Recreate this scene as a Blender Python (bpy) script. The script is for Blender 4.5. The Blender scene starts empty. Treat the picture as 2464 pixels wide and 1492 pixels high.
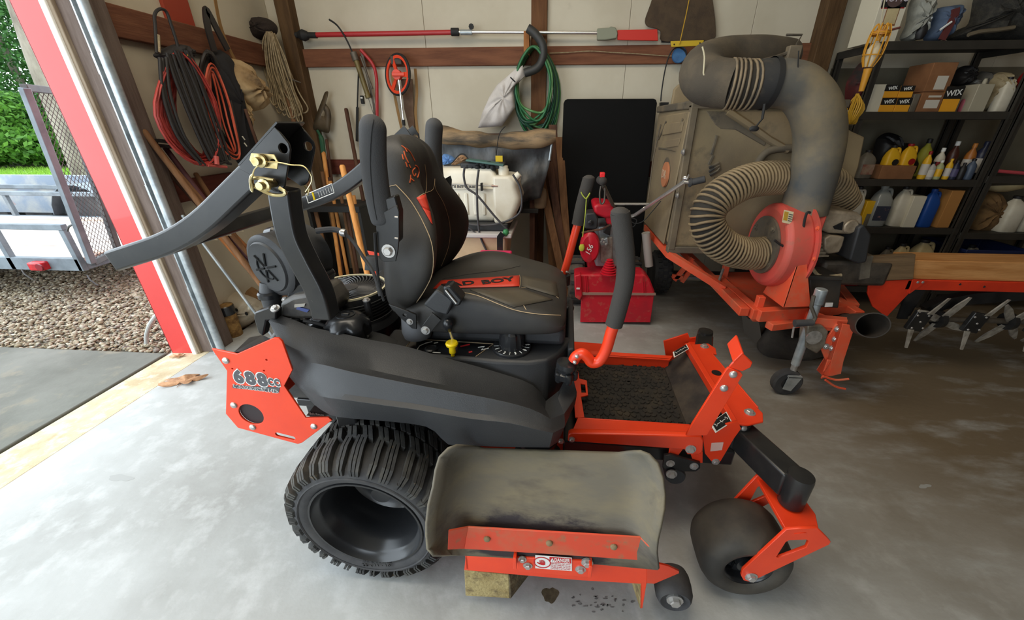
import bpy, bmesh, math, random
import numpy as np
from math import sin, cos, pi, radians
C = bpy.context.scene
rnd = random.Random(7)
# ---------------------------------------------------------------- camera, world, lights, exposure
H, F, CX, CY = 1.36, 934.0, 1270.0, 746.0
PITCH, YAW = radians(25.6), radians(3.9)
cam = bpy.data.cameras.new('camera'); co = bpy.data.objects.new('camera', cam); C.collection.objects.link(co)
co.location = (0, 0, H); co.rotation_euler = (pi/2-PITCH, 0, YAW)
cam.sensor_width = 36; cam.lens = F/2464*36; cam.shift_x = -(CX-1232)/2464; cam.clip_start = .02; cam.clip_end = 300
C.camera = co
C.view_settings.view_transform = 'Standard'; C.view_settings.look = 'None'
C.view_settings.exposure = 2.25; C.view_settings.gamma = 1; C.view_settings.use_curve_mapping = False
W = bpy.data.worlds.new('overcast_sky'); C.world = W; W.use_nodes = True
bg = W.node_tree.nodes['Background']; bg.inputs[0].default_value = (.82, .92, 1, 1); bg.inputs[1].default_value = 1.0
C.cycles.max_bounces = 8; C.cycles.diffuse_bounces = 5; C.cycles.use_denoising = True
def lamp(name, kind, loc, rot, energy, color, **k):
    l = bpy.data.lights.new(name, kind); l.energy = energy; l.color = color
    for a, b in k.items(): setattr(l, a, b)
    o = bpy.data.objects.new(name, l); C.collection.objects.link(o); o.location = loc; o.rotation_euler = rot
    return o
# daylight coming in through the side door and through the door behind the camera; added unseen warm ceiling light, brightens the left wall
p1 = lamp('door_daylight', 'AREA', (-2.5, .2, 1.35), (0, -pi/2, 0), 10, (1, 1, 1), shape='RECTANGLE', size=2.7, size_y=3.7); p1.data.cycles.is_portal = True
p2 = lamp('rear_door_daylight', 'AREA', (-1.2, -2.62, 1.35), (pi/2, 0, 0), 10, (1, 1, 1), shape='RECTANGLE', size=1.8, size_y=2.7); p2.data.cycles.is_portal = True
lamp('ceiling_fill_light', 'AREA', (-.7, 1.0, 3.36), (0, 0, 0), 12, (1, .9, .74), shape='RECTANGLE', size=2.4, size_y=1.4)
# ---------------------------------------------------------------- pixel -> point on a known plane of the place
_c, _s = math.cos, math.sin
RM = np.array([[1, 0, 0], [0, -_s(PITCH), -_c(PITCH)], [0, _c(PITCH), -_s(PITCH)]]) @ np.array([[_c(YAW), _s(YAW), 0], [-_s(YAW), _c(YAW), 0], [0, 0, 1]])
EYE = np.array([0, 0, H])
def ray(x, y): return RM.T @ np.array([(x-CX)/F, (y-CY)/F, 1.0])
def on(x, y, p0, n):
    d = ray(x, y); n = np.array(n, float); t = np.dot(np.array(p0, float)-EYE, n)/np.dot(d, n); return EYE+t*d
def pX(x, y, X): return on(x, y, (X, 0, 0), (1, 0, 0))
def pY(x, y, Y): return on(x, y, (0, Y, 0), (0, 1, 0))
def pZ(x, y, Z=0): return on(x, y, (0, 0, Z), (0, 0, 1))
class Fr:                                  # a local frame: origin on the floor, turned about z
    def __init__(s, o, a=0):
        s.o = np.array(o, float); s.a = a; s.u = np.array([cos(a), sin(a), 0]); s.v = np.array([-sin(a), cos(a), 0])
    def loc(s, P): d = np.array(P)-s.o; return np.array([d@s.u, d@s.v, d[2]])
    def v_(s, x, y, v): return s.loc(on(x, y, s.o+v*s.v, s.v))
    def u_(s, x, y, u): return s.loc(on(x, y, s.o+u*s.u, s.u))
    def w_(s, x, y, w): return s.loc(pZ(x, y, s.o[2]+w))
WF = Fr((0, 0, 0))
# ---------------------------------------------------------------- materials
def hx(r, g, b): return tuple(((c/255)/12.92 if c <= 10 else ((c/255+.055)/1.055)**2.4) for c in (r, g, b))+(1,)
MATS = {}
def mat(name, col, rough=.5, metal=0, c2=None, sc=8, lo=.4, hi=.65, bump=0, bsc=60, c3=None, sc3=2, lo3=.5, hi3=.7, stretch=None, spec=.5, trans=0, coat=0, emit=0, detail=6):
    if name in MATS: return MATS[name]
    m = bpy.data.materials.new(name); m.use_nodes = True; T = m.node_tree; N = T.nodes; L = T.links
    b = N['Principled BSDF']; b.inputs['Roughness'].default_value = rough; b.inputs['Metallic'].default_value = metal
    b.inputs['Specular IOR Level'].default_value = spec; b.inputs['Coat Weight'].default_value = coat
    if trans: b.inputs['Transmission Weight'].default_value = trans
    tc = N.new('ShaderNodeTexCoord'); src = tc.outputs['Object']
    if stretch:
        mp = N.new('ShaderNodeMapping'); mp.inputs['Scale'].default_value = stretch; L.new(src, mp.inputs['Vector']); src = mp.outputs['Vector']
    cur = None
    def layer(base, c, scale, lo, hi):
        n = N.new('ShaderNodeTexNoise'); n.inputs['Scale'].default_value = scale; n.inputs['Detail'].default_value = detail; n.inputs['Roughness'].default_value = .62
        L.new(src, n.inputs['Vector'])
        r = N.new('ShaderNodeMapRange'); r.inputs['From Min'].default_value = lo; r.inputs['From Max'].default_value = hi; L.new(n.outputs['Fac'], r.inputs['Value'])
        x = N.new('ShaderNodeMix'); x.data_type = 'RGBA'; L.new(r.outputs['Result'], x.inputs['Factor'])
        if isinstance(base, tuple): x.inputs[6].default_value = base
        else: L.new(base, x.inputs[6])
        x.inputs[7].default_value = c
        return x.outputs[2]
    cur = col
    if c2: cur = layer(cur, c2, sc, lo, hi)
    if c3: cur = layer(cur, c3, sc3, lo3, hi3)
    if isinstance(cur, tuple): b.inputs['Base Color'].default_value = cur
    else: L.new(cur, b.inputs['Base Color'])
    if emit: b.inputs['Emission Color'].default_value = col; b.inputs['Emission Strength'].default_value = emit
    if bump:
        n = N.new('ShaderNodeTexNoise'); n.inputs['Scale'].default_value = bsc; n.inputs['Detail'].default_value = 4; L.new(src, n.inputs['Vector'])
        p = N.new('ShaderNodeBump'); p.inputs['Strength'].default_value = bump; p.inputs['Distance'].default_value = .01
        L.new(n.outputs['Fac'], p.inputs['Height']); L.new(p.outputs['Normal'], b.inputs['Normal'])
    MATS[name] = m; return m
def wood(name, a, b, axis='X', sc=9, **k):
    st = {'X': (.12, 1, 1), 'Y': (1, .12, 1), 'Z': (1, 1, .12)}[axis]
    return mat(name, a, .75, c2=b, sc=sc*3, lo=.38, hi=.66, stretch=st, bump=.25, bsc=sc*12, spec=.25, **k)
dust = hx(150, 132, 105)
M_orange = mat('orange_paint', hx(244, 70, 30), .36, c2=hx(232, 62, 28), sc=3, coat=.15)
M_orange_dusty = mat('dusty_orange_paint', hx(232, 90, 56), .55, c2=hx(206, 122, 90), sc=9, lo=.45, hi=.75, bump=.05, bsc=200, c3=hx(150, 110, 84), sc3=22, lo3=.62, hi3=.75)
M_red = mat('red_paint', hx(205, 24, 44), .4, c2=hx(186, 30, 46), sc=6, coat=.1)
M_red_dusty = mat('dusty_red_paint', hx(200, 24, 44), .5, c2=hx(190, 100, 84), sc=24, lo=.55, hi=.78, c3=hx(176, 30, 46), sc3=4)
M_black_plastic = mat('black_plastic', hx(44, 45, 47), .5, bump=.12, bsc=420, c2=hx(50, 51, 53), sc=5, c3=hx(120, 118, 110), sc3=120, lo3=.74, hi3=.8)
M_black_gloss = mat('black_gloss_plastic', hx(36, 37, 39), .25)
M_black_metal = mat('black_metal_paint', hx(33, 33, 34), .28, c2=hx(44, 43, 42), sc=14, c3=hx(110, 108, 104), sc3=90, lo3=.72, hi3=.78)
M_rubber = mat('black_rubber', hx(62, 62, 64), .75, c2=hx(80, 79, 78), sc=7, bump=.1, bsc=90, spec=.3)
M_tread = mat('dusty_tread_rubber', hx(62, 62, 62), .85, c2=hx(92, 90, 84), sc=10, lo=.45, hi=.7, c3=hx(150, 128, 96), sc3=16, lo3=.66, hi3=.74, bump=.15, bsc=110, spec=.25)
M_foam = mat('grey_foam_grip', hx(70, 67, 64), .95, bump=.25, bsc=500, spec=.2)
M_vinyl = mat('black_vinyl', hx(44, 43, 43), .55, c2=hx(60, 57, 52), sc=4, bump=.12, bsc=600)
M_vinyl_dark = mat('dark_mesh_fabric', hx(30, 29, 29), .8, bump=.2, bsc=900)
M_vinyl_tan = mat('dusty_vinyl', hx(74, 69, 60), .6, c2=hx(88, 80, 66), sc=5, bump=.12, bsc=600)
M_thread = mat('tan_thread', hx(190, 165, 130), .8)
M_orange_thread = mat('orange_thread', hx(215, 96, 48), .8)
M_red_vinyl = mat('orange_red_vinyl', hx(214, 60, 38), .5, bump=.08, bsc=500)
M_zinc = mat('zinc_bolt', hx(205, 203, 200), .32, .65, c2=hx(165, 162, 158), sc=40)
M_chrome = mat('chrome', hx(225, 222, 218), .2, .8)
M_yzinc = mat('yellow_zinc', hx(206, 190, 142), .3, .9, c2=hx(166, 146, 96), sc=30)
M_galv = mat('galvanised_steel', hx(176, 184, 188), .35, .5, c2=hx(140, 148, 152), sc=14, c3=hx(200, 205, 205), sc3=5)
M_white = mat('white_print', hx(235, 235, 230), .6)
M_blackprint = mat('black_print', hx(24, 24, 26), .5)
M_redprint = mat('red_print', hx(200, 30, 36), .5)
M_greyprint = mat('grey_print', hx(84, 84, 88), .5)
M_yellow = mat('yellow_plastic', hx(250, 214, 20), .4)
M_darkhole = mat('dark_recess', hx(12, 12, 12), .9)
# ---------------------------------------------------------------- mesh helpers
class G:
    def __init__(s): s.v = []; s.f = []
    def add(s, vs, fs):
        n = len(s.v); s.v += [tuple(map(float, p)) for p in vs]; s.f += [tuple(i+n for i in f) for f in fs]; return s
    def merge(s, g): return s.add(g.v, g.f)
    def box(s, x0, x1, y0, y1, z0, z1, R=None, o=None):
        P = [(x, y, z) for x in (x0, x1) for y in (y0, y1) for z in (z0, z1)]
        if R is not None: o = np.array(o if o is not None else (0, 0, 0), float); P = [o+R@np.array(p) for p in P]
        return s.add(P, [(0, 1, 3, 2), (4, 6, 7, 5), (0, 4, 5, 1), (2, 3, 7, 6), (0, 2, 6, 4), (1, 5, 7, 3)])
    def prism(s, pts, d):
        pts = [np.array(p, float) for p in pts]; d = np.array(d, float); n = len(pts)
        nn = sum((np.cross(pts[i], pts[(i+1) % n]) for i in range(n)), np.zeros(3))
        if nn@d > 0: pts = pts[::-1]
        return s.add(list(pts)+[p+d for p in pts], [tuple(range(n)), tuple(range(2*n-1, n-1, -1))]+[(i, i+n, (i+1) % n+n, (i+1) % n) for i in range(n)])
    def loft(s, rings, cap=True, closed=True, loop=False):
        n = len(rings[0]); vs = [p for r in rings for p in r]; fs = []; m = len(rings)
        for i in range(m if loop else m-1):
            for j in range(n if closed else n-1):
                a, b = i*n+j, i*n+(j+1) % n; i2 = (i+1) % m; fs.append((a, b, i2*n+(j+1) % n, i2*n+j))
        if cap and closed and not loop: fs += [tuple(range(n))[::-1], tuple(range((m-1)*n, m*n))]
        return s.add(vs, fs)
    def tube(s, path, r, n=10, cap=True, loop=False, sq=None, up=None):
        P = [np.array(p, float) for p in path]; m = len(P); R = r if hasattr(r, '__len__') else [r]*m; rings = []; prev = None
        for i in range(m):
            if loop: t = P[(i+1) % m]-P[i-1]
            else: t = P[min(i+1, m-1)]-P[max(i-1, 0)]
            t = t/(np.linalg.norm(t)+1e-12)
            if prev is None:
                a = np.array(up if up is not None else ((0, 0, 1) if abs(t[2]) < .9 else (0, 1, 0)), float); x = a-t*(a@t)
            else: x = prev-t*(prev@t)
            x /= np.linalg.norm(x)+1e-12; prev = x; y = np.cross(t, x)
            if sq: rings.append([P[i]+x*a*sq[0]/2+y*b*sq[1]/2 for a, b in ((-1, -1), (-1, 1), (1, 1), (1, -1))])
            else: rings.append([P[i]+R[i]*(cos(2*pi*k/n)*x+sin(2*pi*k/n)*y) for k in range(n)])
        return s.loft(rings, cap, loop=loop)
    def lathe(s, prof, o=(0, 0, 0), ax=(0, 0, 1), n=24, cap=True, sx=1, a0=0):
        ax = np.array(ax, float); ax /= np.linalg.norm(ax); o = np.array(o, float)
        t = np.array((1, 0, 0) if abs(ax[0]) < .9 else (0, 1, 0), float); x = t-ax*(t@ax); x /= np.linalg.norm(x); y = np.cross(ax, x)
        return s.loft([[o+ax*h+max(r, 1e-5)*(sx*cos(a0+2*pi*k/n)*x+sin(a0+2*pi*k/n)*y) for k in range(n)] for r, h in prof], cap)
    def cyl(s, a, b, r, n=16): a = np.array(a, float); b = np.array(b, float); return s.lathe([(r, 0), (r, np.linalg.norm(b-a))], a, b-a, n)
    def ball(s, c, r, n=14, sc=(1, 1, 1)):
        m = max(5, n//2); rings = [[(c[0]+sc[0]*r*sin(pi*i/m)*cos(2*pi*k/n), c[1]+sc[1]*r*sin(pi*i/m)*sin(2*pi*k/n), c[2]+sc[2]*r*-cos(pi*i/m)) for k in range(n)] for i in range(1, m)]
        b = len(s.v); s.loft(rings, True); return s
    def grid(s, rows): n = len(rows[0]); return s.add([p for r in rows for p in r], [(i*n+j, i*n+j+1, (i+1)*n+j+1, (i+1)*n+j) for i in range(len(rows)-1) for j in range(n-1)])
    def xf(s, R, o=(0, 0, 0)): R = np.array(R, float); s.v = [tuple(R@np.array(p)+np.array(o)) for p in s.v]; return s
    def mesh(s, name, m, smooth=30):
        me = bpy.data.meshes.new(name); me.from_pydata(s.v, [], s.f); me.validate()
        b = bmesh.new(); b.from_mesh(me); bmesh.ops.recalc_face_normals(b, faces=b.faces); b.to_mesh(me); b.free()
        if m: me.materials.append(m)
        if smooth:
            me.polygons.foreach_set('use_smooth', [True]*len(me.polygons))
            me.set_sharp_from_angle(angle=radians(smooth))
        return me
    def build(s, name, m, parent=None, bev=0, smooth=35, sub=0, solid=0, seg=2, off=0):
        o = bpy.data.objects.new(name, s.mesh(name, m, smooth)); C.collection.objects.link(o)
        if parent is not None: o.parent = parent
        if solid: d = o.modifiers.new('s', 'SOLIDIFY'); d.thickness = solid; d.offset = off
        if sub: d = o.modifiers.new('u', 'SUBSURF'); d.levels = d.render_levels = sub
        if bev: d = o.modifiers.new('b', 'BEVEL'); d.width = bev; d.segments = seg; d.limit_method = 'ANGLE'; d.angle_limit = radians(35)
        return o
def empty(name, loc=(0, 0, 0), rz=0, parent=None):
    o = bpy.data.objects.new(name, None); C.collection.objects.link(o); o.location = loc; o.rotation_euler = (0, 0, rz); o.empty_display_size = .05
    if parent is not None: o.parent = parent
    return o
def tag(o, label=None, cat=None, group=None, kind=None):
    for k, v in (('label', label), ('category', cat), ('group', group), ('kind', kind)):
        if v: o[k] = v
    return o
def thing(name, label, cat, fr=None, group=None, loc=None, rz=0):
    o = empty(name, tuple(fr.o) if fr else (loc or (0, 0, 0)), fr.a if fr else rz)
    return tag(o, label, cat, group)
def dup(o, parent=None, **k):
    c = o.copy(); C.collection.objects.link(c)
    if parent is not None: c.parent = parent
    for ch in list(o.children): dup(ch, c)
    for a, b in k.items(): setattr(c, a, b)
    return c
def from_curve(cu, name, m, parent):
    t = bpy.data.objects.new('tmp', cu); C.collection.objects.link(t)
    dg = bpy.context.evaluated_depsgraph_get(); me = bpy.data.meshes.new_from_object(t.evaluated_get(dg)); bpy.data.objects.remove(t)
    me.name = name; me.materials.clear(); me.materials.append(m); o = bpy.data.objects.new(name, me); C.collection.objects.link(o)
    if parent is not None: o.parent = parent
    return o
def mat4(o, ax, ay):
    ax = np.array(ax, float); ax /= np.linalg.norm(ax); ay = np.array(ay, float); ay -= ax*(ax@ay); ay /= np.linalg.norm(ay); az = np.cross(ax, ay)
    M = np.eye(4); M[:3, 0] = ax; M[:3, 1] = ay; M[:3, 2] = az; M[:3, 3] = o
    from mathutils import Matrix
    return Matrix(M.tolist())
def plate(name, outer, holes, frame, thick, m, parent=None, bev=0):
    """2D outline with holes, extruded about the plane given by frame = (origin, x axis, y axis)"""
    cu = bpy.data.curves.new(name, 'CURVE'); cu.dimensions = '2D'; cu.fill_mode = 'BOTH'; cu.extrude = max(thick/2-bev, 1e-5); cu.bevel_depth = bev; cu.bevel_resolution = 1; cu.offset = -bev
    for pts in [outer]+list(holes):
        sp = cu.splines.new('POLY'); sp.points.add(len(pts)-1); sp.use_cyclic_u = True
        for q, p in zip(sp.points, pts): q.co = (p[0], p[1], 0, 1)
    o = from_curve(cu, name, m, parent); o.data.transform(mat4(*frame)); return o
def text(body, name, m, frame, size, parent=None, thick=.0006, sx=1, bold=0, align='CENTER', shear=0, fit=0, space=1):
    cu = bpy.data.curves.new(name, 'FONT'); cu.body = body; cu.size = size; cu.extrude = thick; cu.align_x = align; cu.align_y = 'CENTER'; cu.offset = bold; cu.shear = shear; cu.resolution_u = 3; cu.space_character = space
    o = from_curve(cu, name, m, parent)
    from mathutils import Matrix
    if fit: xs = [v.co.x for v in o.data.vertices]; sx = fit/(max(xs)-min(xs))
    o.data.transform(Matrix.Diagonal((sx, 1, 1, 1))); o.data.transform(mat4(*frame)); return o
def circ(x, y, r, n=16, ry=None): return [(x+r*cos(2*pi*i/n), y+(ry or r)*sin(2*pi*i/n)) for i in range(n)]
def spl(pts, n=6, loop=False):
    P = [np.array(p, float) for p in pts]; m = len(P); out = []
    for i in range(m if loop else m-1):
        a, b, c, d = (P[(i-1) % m], P[i], P[(i+1) % m], P[(i+2) % m]) if loop else (P[max(i-1, 0)], P[i], P[i+1], P[min(i+2, m-1)])
        for k in range(n):
            t = k/n; out.append(.5*((2*b)+(c-a)*t+(2*a-5*b+4*c-d)*t*t+(3*b-a-3*c+d)*t**3))
    if not loop: out.append(P[-1])
    return out
def fillet(pts, r, n=4):
    P = [np.array(p, float) for p in pts]; out = [P[0]]
    for i in range(1, len(P)-1):
        a, b, c = P[i-1], P[i], P[i+1]; d1 = a-b; d2 = c-b; l1, l2 = np.linalg.norm(d1), np.linalg.norm(d2); k = min(r, l1/2, l2/2)
        p, q = b+d1/l1*k, b+d2/l2*k
        out += [(1-t)**2*p+2*t*(1-t)*b+t*t*q for t in np.linspace(0, 1, n+1)]
    return out+[P[-1]]
def rotz(a): return np.array([[cos(a), -sin(a), 0], [sin(a), cos(a), 0], [0, 0, 1]])
def roty(a): return np.array([[cos(a), 0, sin(a)], [0, 1, 0], [-sin(a), 0, cos(a)]])
def rotx(a): return np.array([[1, 0, 0], [0, cos(a), -sin(a)], [0, sin(a), cos(a)]])
_bolt = {}
def bolt(p, d, r, parent, kind='hex', m=None, name='bolt', h=None):
    """a bolt head of radius r at p facing d; alike bolts share a mesh"""
    m = m or M_zinc; k = (kind, m.name)
    if k not in _bolt:
        if kind == 'hex': g = G().lathe([(1.35, -.3), (1.35, .12), (1, .12), (1, .7), (.8, .85)], n=6); g = G().lathe([(1.5, -.3), (1.5, .15)], n=14).lathe([(1, .15), (1, .75), (.8, .9)], n=6)
        else: g = G().lathe([(1, -.3), (1, .1), (.86, .38), (.5, .6), (.1, .66)], n=12)
        _bolt[k] = g.mesh('bolt_'+kind, m, 25)
    o = bpy.data.objects.new(name, _bolt[k]); C.collection.objects.link(o); o.parent = parent
    d = np.array(d, float); t = (1, 0, 0) if abs(d[0]) < .8*np.linalg.norm(d) else (0, 1, 0)
    z = d/np.linalg.norm(d); x = np.array(t, float); x -= z*(x@z); x /= np.linalg.norm(x); y = np.cross(z, x)
    from mathutils import Matrix
    o.matrix_basis = Matrix([[x[0]*r, y[0]*r, z[0]*r, p[0]], [x[1]*r, y[1]*r, z[1]*r, p[1]], [x[2]*r, y[2]*r, z[2]*r, p[2]], [0, 0, 0, 1]])
    return o
# ================================================================ THE SETTING
def struct(g, name, m, **k): return tag(g.build(name, m, **k), kind='structure')
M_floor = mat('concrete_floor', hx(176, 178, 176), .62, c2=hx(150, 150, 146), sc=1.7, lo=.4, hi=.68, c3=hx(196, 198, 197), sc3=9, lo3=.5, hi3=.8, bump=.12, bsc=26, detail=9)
def floor_dust_falloff(m):                          # streaky brown dirt, weighted inward and right to paint in the light falloff
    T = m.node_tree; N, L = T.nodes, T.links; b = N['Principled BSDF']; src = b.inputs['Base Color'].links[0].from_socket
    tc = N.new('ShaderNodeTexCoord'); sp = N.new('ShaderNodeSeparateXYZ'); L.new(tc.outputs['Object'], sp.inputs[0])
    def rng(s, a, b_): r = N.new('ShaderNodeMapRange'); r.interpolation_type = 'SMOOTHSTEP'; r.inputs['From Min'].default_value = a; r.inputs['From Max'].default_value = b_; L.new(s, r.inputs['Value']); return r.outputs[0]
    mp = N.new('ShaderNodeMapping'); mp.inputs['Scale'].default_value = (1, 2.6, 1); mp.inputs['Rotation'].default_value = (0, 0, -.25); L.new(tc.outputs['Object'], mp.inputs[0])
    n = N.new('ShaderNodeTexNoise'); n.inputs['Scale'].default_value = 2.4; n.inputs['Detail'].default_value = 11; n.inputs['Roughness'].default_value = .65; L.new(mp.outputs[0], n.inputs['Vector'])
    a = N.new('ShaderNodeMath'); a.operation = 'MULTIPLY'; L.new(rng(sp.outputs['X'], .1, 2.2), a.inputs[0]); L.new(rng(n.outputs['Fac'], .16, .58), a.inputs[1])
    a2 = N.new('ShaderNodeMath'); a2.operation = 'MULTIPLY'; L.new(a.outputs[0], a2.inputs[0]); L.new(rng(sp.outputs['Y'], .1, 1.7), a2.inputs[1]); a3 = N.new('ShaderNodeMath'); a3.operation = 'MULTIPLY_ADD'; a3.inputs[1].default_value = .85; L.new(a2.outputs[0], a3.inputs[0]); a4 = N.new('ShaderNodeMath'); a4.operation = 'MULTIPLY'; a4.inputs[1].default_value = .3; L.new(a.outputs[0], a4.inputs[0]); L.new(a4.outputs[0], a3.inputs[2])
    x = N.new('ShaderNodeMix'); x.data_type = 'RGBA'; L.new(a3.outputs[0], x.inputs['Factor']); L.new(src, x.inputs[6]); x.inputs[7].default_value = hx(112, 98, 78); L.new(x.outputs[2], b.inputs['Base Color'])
floor_dust_falloff(M_floor)
M_slabedge = mat('tan_slab_edge', hx(196, 182, 152), .8, c2=hx(170, 152, 118), sc=6, c3=hx(212, 204, 184), sc3=14, bump=.2, bsc=40)
M_apron = mat('weathered_apron_concrete', hx(104, 104, 96), .85, c2=hx(84, 84, 76), sc=2.2, c3=hx(124, 116, 98), sc3=5, lo3=.55, hi3=.75, bump=.15, bsc=60)
M_wall = mat('white_wall_sheet', hx(204, 195, 174), .55, c2=hx(192, 182, 160), sc=1.5, c3=hx(170, 160, 140), sc3=7, lo3=.66, hi3=.85, bump=.04, bsc=8)
M_girtX = wood('stained_girt_x', hx(126, 82, 58), hx(100, 62, 44), 'X')
M_girtY = wood('stained_girt_y', hx(124, 82, 60), hx(98, 60, 44), 'Y')
M_postZ = wood('brown_post', hx(96, 72, 46), hx(72, 52, 32), 'Z')
M_jamb = wood('grey_brown_jamb', hx(112, 98, 90), hx(90, 76, 68), 'Z')
M_redtrim = mat('red_metal_trim', hx(206, 62, 58), .45, c2=hx(196, 56, 52), sc=2, coat=.2)
M_whitetrim = mat('white_weatherstrip', hx(232, 230, 224), .55)
M_ceil = mat('ceiling_sheathing', hx(200, 190, 170), .8)
M_osb = mat('tan_sheathing_board', hx(112, 86, 56), .8, c2=hx(90, 66, 42), sc=7)
WX, WY = -2.29, 3.60                           # inner skins of the left and the back wall
FX, FY = -2.25, 3.565                          # faces of the girts
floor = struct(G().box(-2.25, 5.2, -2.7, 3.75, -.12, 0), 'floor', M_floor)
# slab edge under the door, sloping out to the joint with the apron
e = G(); e.prism([(-2.25, 2.06, 0), (-2.52, 2.06, -.012), (-2.52, 2.06, -.12), (-2.25, 2.06, -.12)], (0, -4.8, 0)); struct(e, 'trim_1', M_slabedge, bev=.006)
apron = struct(G().box(-7, -2.545, -4.5, 2.035, -.13, -.012), 'ground_apron', M_apron, bev=.008)
struct(G().box(-2.56, -2.5, -4.5, 2.035, -.14, -.04), 'trim_2', mat('joint_filler', hx(52, 48, 46), .9))
# left wall beyond the door
g = G().box(WX-.012, WX, 2.2, 3.75, 0, 3.4); wl = struct(g, 'wall_left', M_wall)
struct(G().box(-2.47, -2.455, 2.05, 3.9, -.05, 3.4), 'wall_left', M_redtrim)
# left wall, part that stands before the door and over it
struct(G().box(-2.47, WX, -2.7, -1.65, 0, 3.4).box(-2.47, WX, -1.65, 2.2, 2.75, 3.4), 'wall_left', M_wall)
# door jamb seen edge on: red corner trim, white weatherstrip, wooden post
struct(G().box(-2.505, -2.345, 2.035, 2.05, -.05, 2.75).box(-2.505, -2.495, 2.035, 2.3, -.05, 2.75), 'trim_3', M_redtrim, bev=.004)
struct(G().box(-2.345, -2.315, 2.018, 2.05, -.01, 2.75), 'trim_4', M_whitetrim, bev=.005)
struct(G().box(-2.35, -2.297, 2.03, 2.16, 0, 2.75), 'trim_5', wood('pale_jamb_edge', hx(150, 136, 118), hx(126, 108, 88), 'Z'), bev=.004)
struct(G().box(-2.35, -2.195, 2.05, 2.19, 0, 2.9), 'trim_14', M_jamb, bev=.004)
# back wall: base sheet and panels with open joints
wb = struct(G().box(-2.47, 5.2, WY, WY+.05, 0, 3.4), 'wall_back', mat('panel_joint', hx(150, 143, 128), .8))
jx = [-2.29, -1.05, -.18, .52, 1.42, 2.3, 3.2, 4.1, 5.2]
for a, b in zip(jx, jx[1:]): G().box(a+.0015, b-.0015, WY-.006, WY+.001, 0, 3.4).build('panel', M_wall, wb, bev=.002)
G().box(2.06, 5.2, WY-.012, WY-.006, 0, 1.74).build('shade_sheet', mat('grey_green_shade', hx(124, 117, 98), .7, c2=hx(108, 100, 82), sc=2), wb, bev=.002)  # added darker sheet, its colour stands in for shade behind the shelves
zt, zb = 1.905, 1.775
def back_z(x, y): return pY(x, y, FY)[2]
zt, zb = back_z(1150, 113), back_z(1150, 158)
struct(G().box(-2.1, 1.98, FY, WY, zb, zt), 'trim_6', M_girtX, bev=.004)
zl = back_z(760, 384); struct(G().box(-2.1, 1.98, FY, WY, zl-.125, zl), 'trim_7', wood('dark_girt', hx(104, 54, 42), hx(82, 40, 32), 'X'), bev=.004)
a, b = pX(430, 52, FX)[2], pX(430, 118, FX)[2]
struct(G().box(FX-.04, FX, 2.19, 3.56, b, a), 'trim_8', M_girtY, bev=.004)
a = pX(385, 441, FX)[2]; struct(G().box(FX-.04, FX, 2.19, 3.56, a-.125, a), 'trim_9', wood('dark_girt_y', hx(104, 54, 42), hx(82, 40, 32), 'Y'), bev=.004)
# posts: corner, centre, right of centre
P = pY(718, 200, 3.5); struct(G().box(P[0]-.055, P[0]+.055, 3.5, WY, 0, 3.4), 'trim_10', M_postZ, bev=.005)
P = pY(1298, 0, FY); struct(G().box(P[0]-.06, P[0]+.06, FY-.006, WY, 0, 3.4), 'trim_11', M_girtX if 0 else wood('centre_post', hx(112, 76, 48), hx(88, 56, 34), 'Z'), bev=.004)
P = pY(2019, 0, 3.48); struct(G().box(P[0]-.062, P[0]+.062, 3.48, WY, 0, 3.4), 'trim_12', M_postZ, bev=.005)
# dark red brace board on the left wall, running up from the girt
P, Q = pX(424, 0, WX+.012), pX(462, 62, WX+.012)
struct(G().box(WX, WX+.022, pX(390, 0, WX+.022)[1], pX(452, 0, WX+.022)[1], 1.8, 3.3), 'trim_13', mat('dark_red_board', hx(160, 62, 40), .7), bev=.003)
# the rest of the shell, out of the picture
struct(G().box(5.2, 5.3, -2.7, 3.7, 0, 3.4), 'wall_right', M_osb)
struct(G().box(-2.47, -2.1, -2.75, -2.65, 0, 3.4).box(-.3, 5.3, -2.75, -2.65, 0, 3.4).box(-2.1, -.3, -2.75, -2.65, 2.7, 3.4), 'wall_front', M_osb)
struct(G().box(-2.6, 5.3, -2.75, 3.7, 3.4, 3.45), 'ceiling', M_ceil)
# stains on the slab
M_oil = mat('oil_stain', hx(104, 96, 76), .5, c2=hx(74, 68, 54), sc=30)
M_oilf = mat('faint_oil_stain', hx(128, 128, 126), .55, c2=hx(100, 100, 100), sc=60)
def stain(px, py, rx, ry, m, n=26, seed=1, z=.0006):
    r = random.Random(seed); P = pZ(px, py); ph = [r.uniform(0, 6) for _ in range(4)]
    pts = []
    for i in range(n):
        t = 2*pi*i/n; k = 1+.16*sin(2*t+ph[0])+.12*sin(3*t+ph[1])+.08*sin(5*t+ph[2])+.05*sin(7*t+ph[3])
        Q = pZ(px+rx*k*cos(t), py+ry*k*sin(t)); pts.append((Q[0], Q[1], z))
    G().prism(pts, (0, 0, -.0005)).build('stain', m, floor, smooth=0)
stain(1324, 1432, 17, 21, M_oil, seed=3)
stain(1018, 1302, 8, 6, mat('tan_stain', hx(176, 168, 146), .6), seed=5)
rr = random.Random(11)
for i in range(34):
    stain(1430+rr.gauss(0, 28), 1448+rr.gauss(0, 13), rr.uniform(2, 6), rr.uniform(1.5, 4), M_oilf, n=9, seed=i)
for (x, y, a, b, s) in ((290, 1150, 26, 9, 4), (2225, 1170, 14, 5, 9)): stain(x, y, a, b, mat('damp_patch', hx(156, 157, 154), .6), seed=s)
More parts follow.
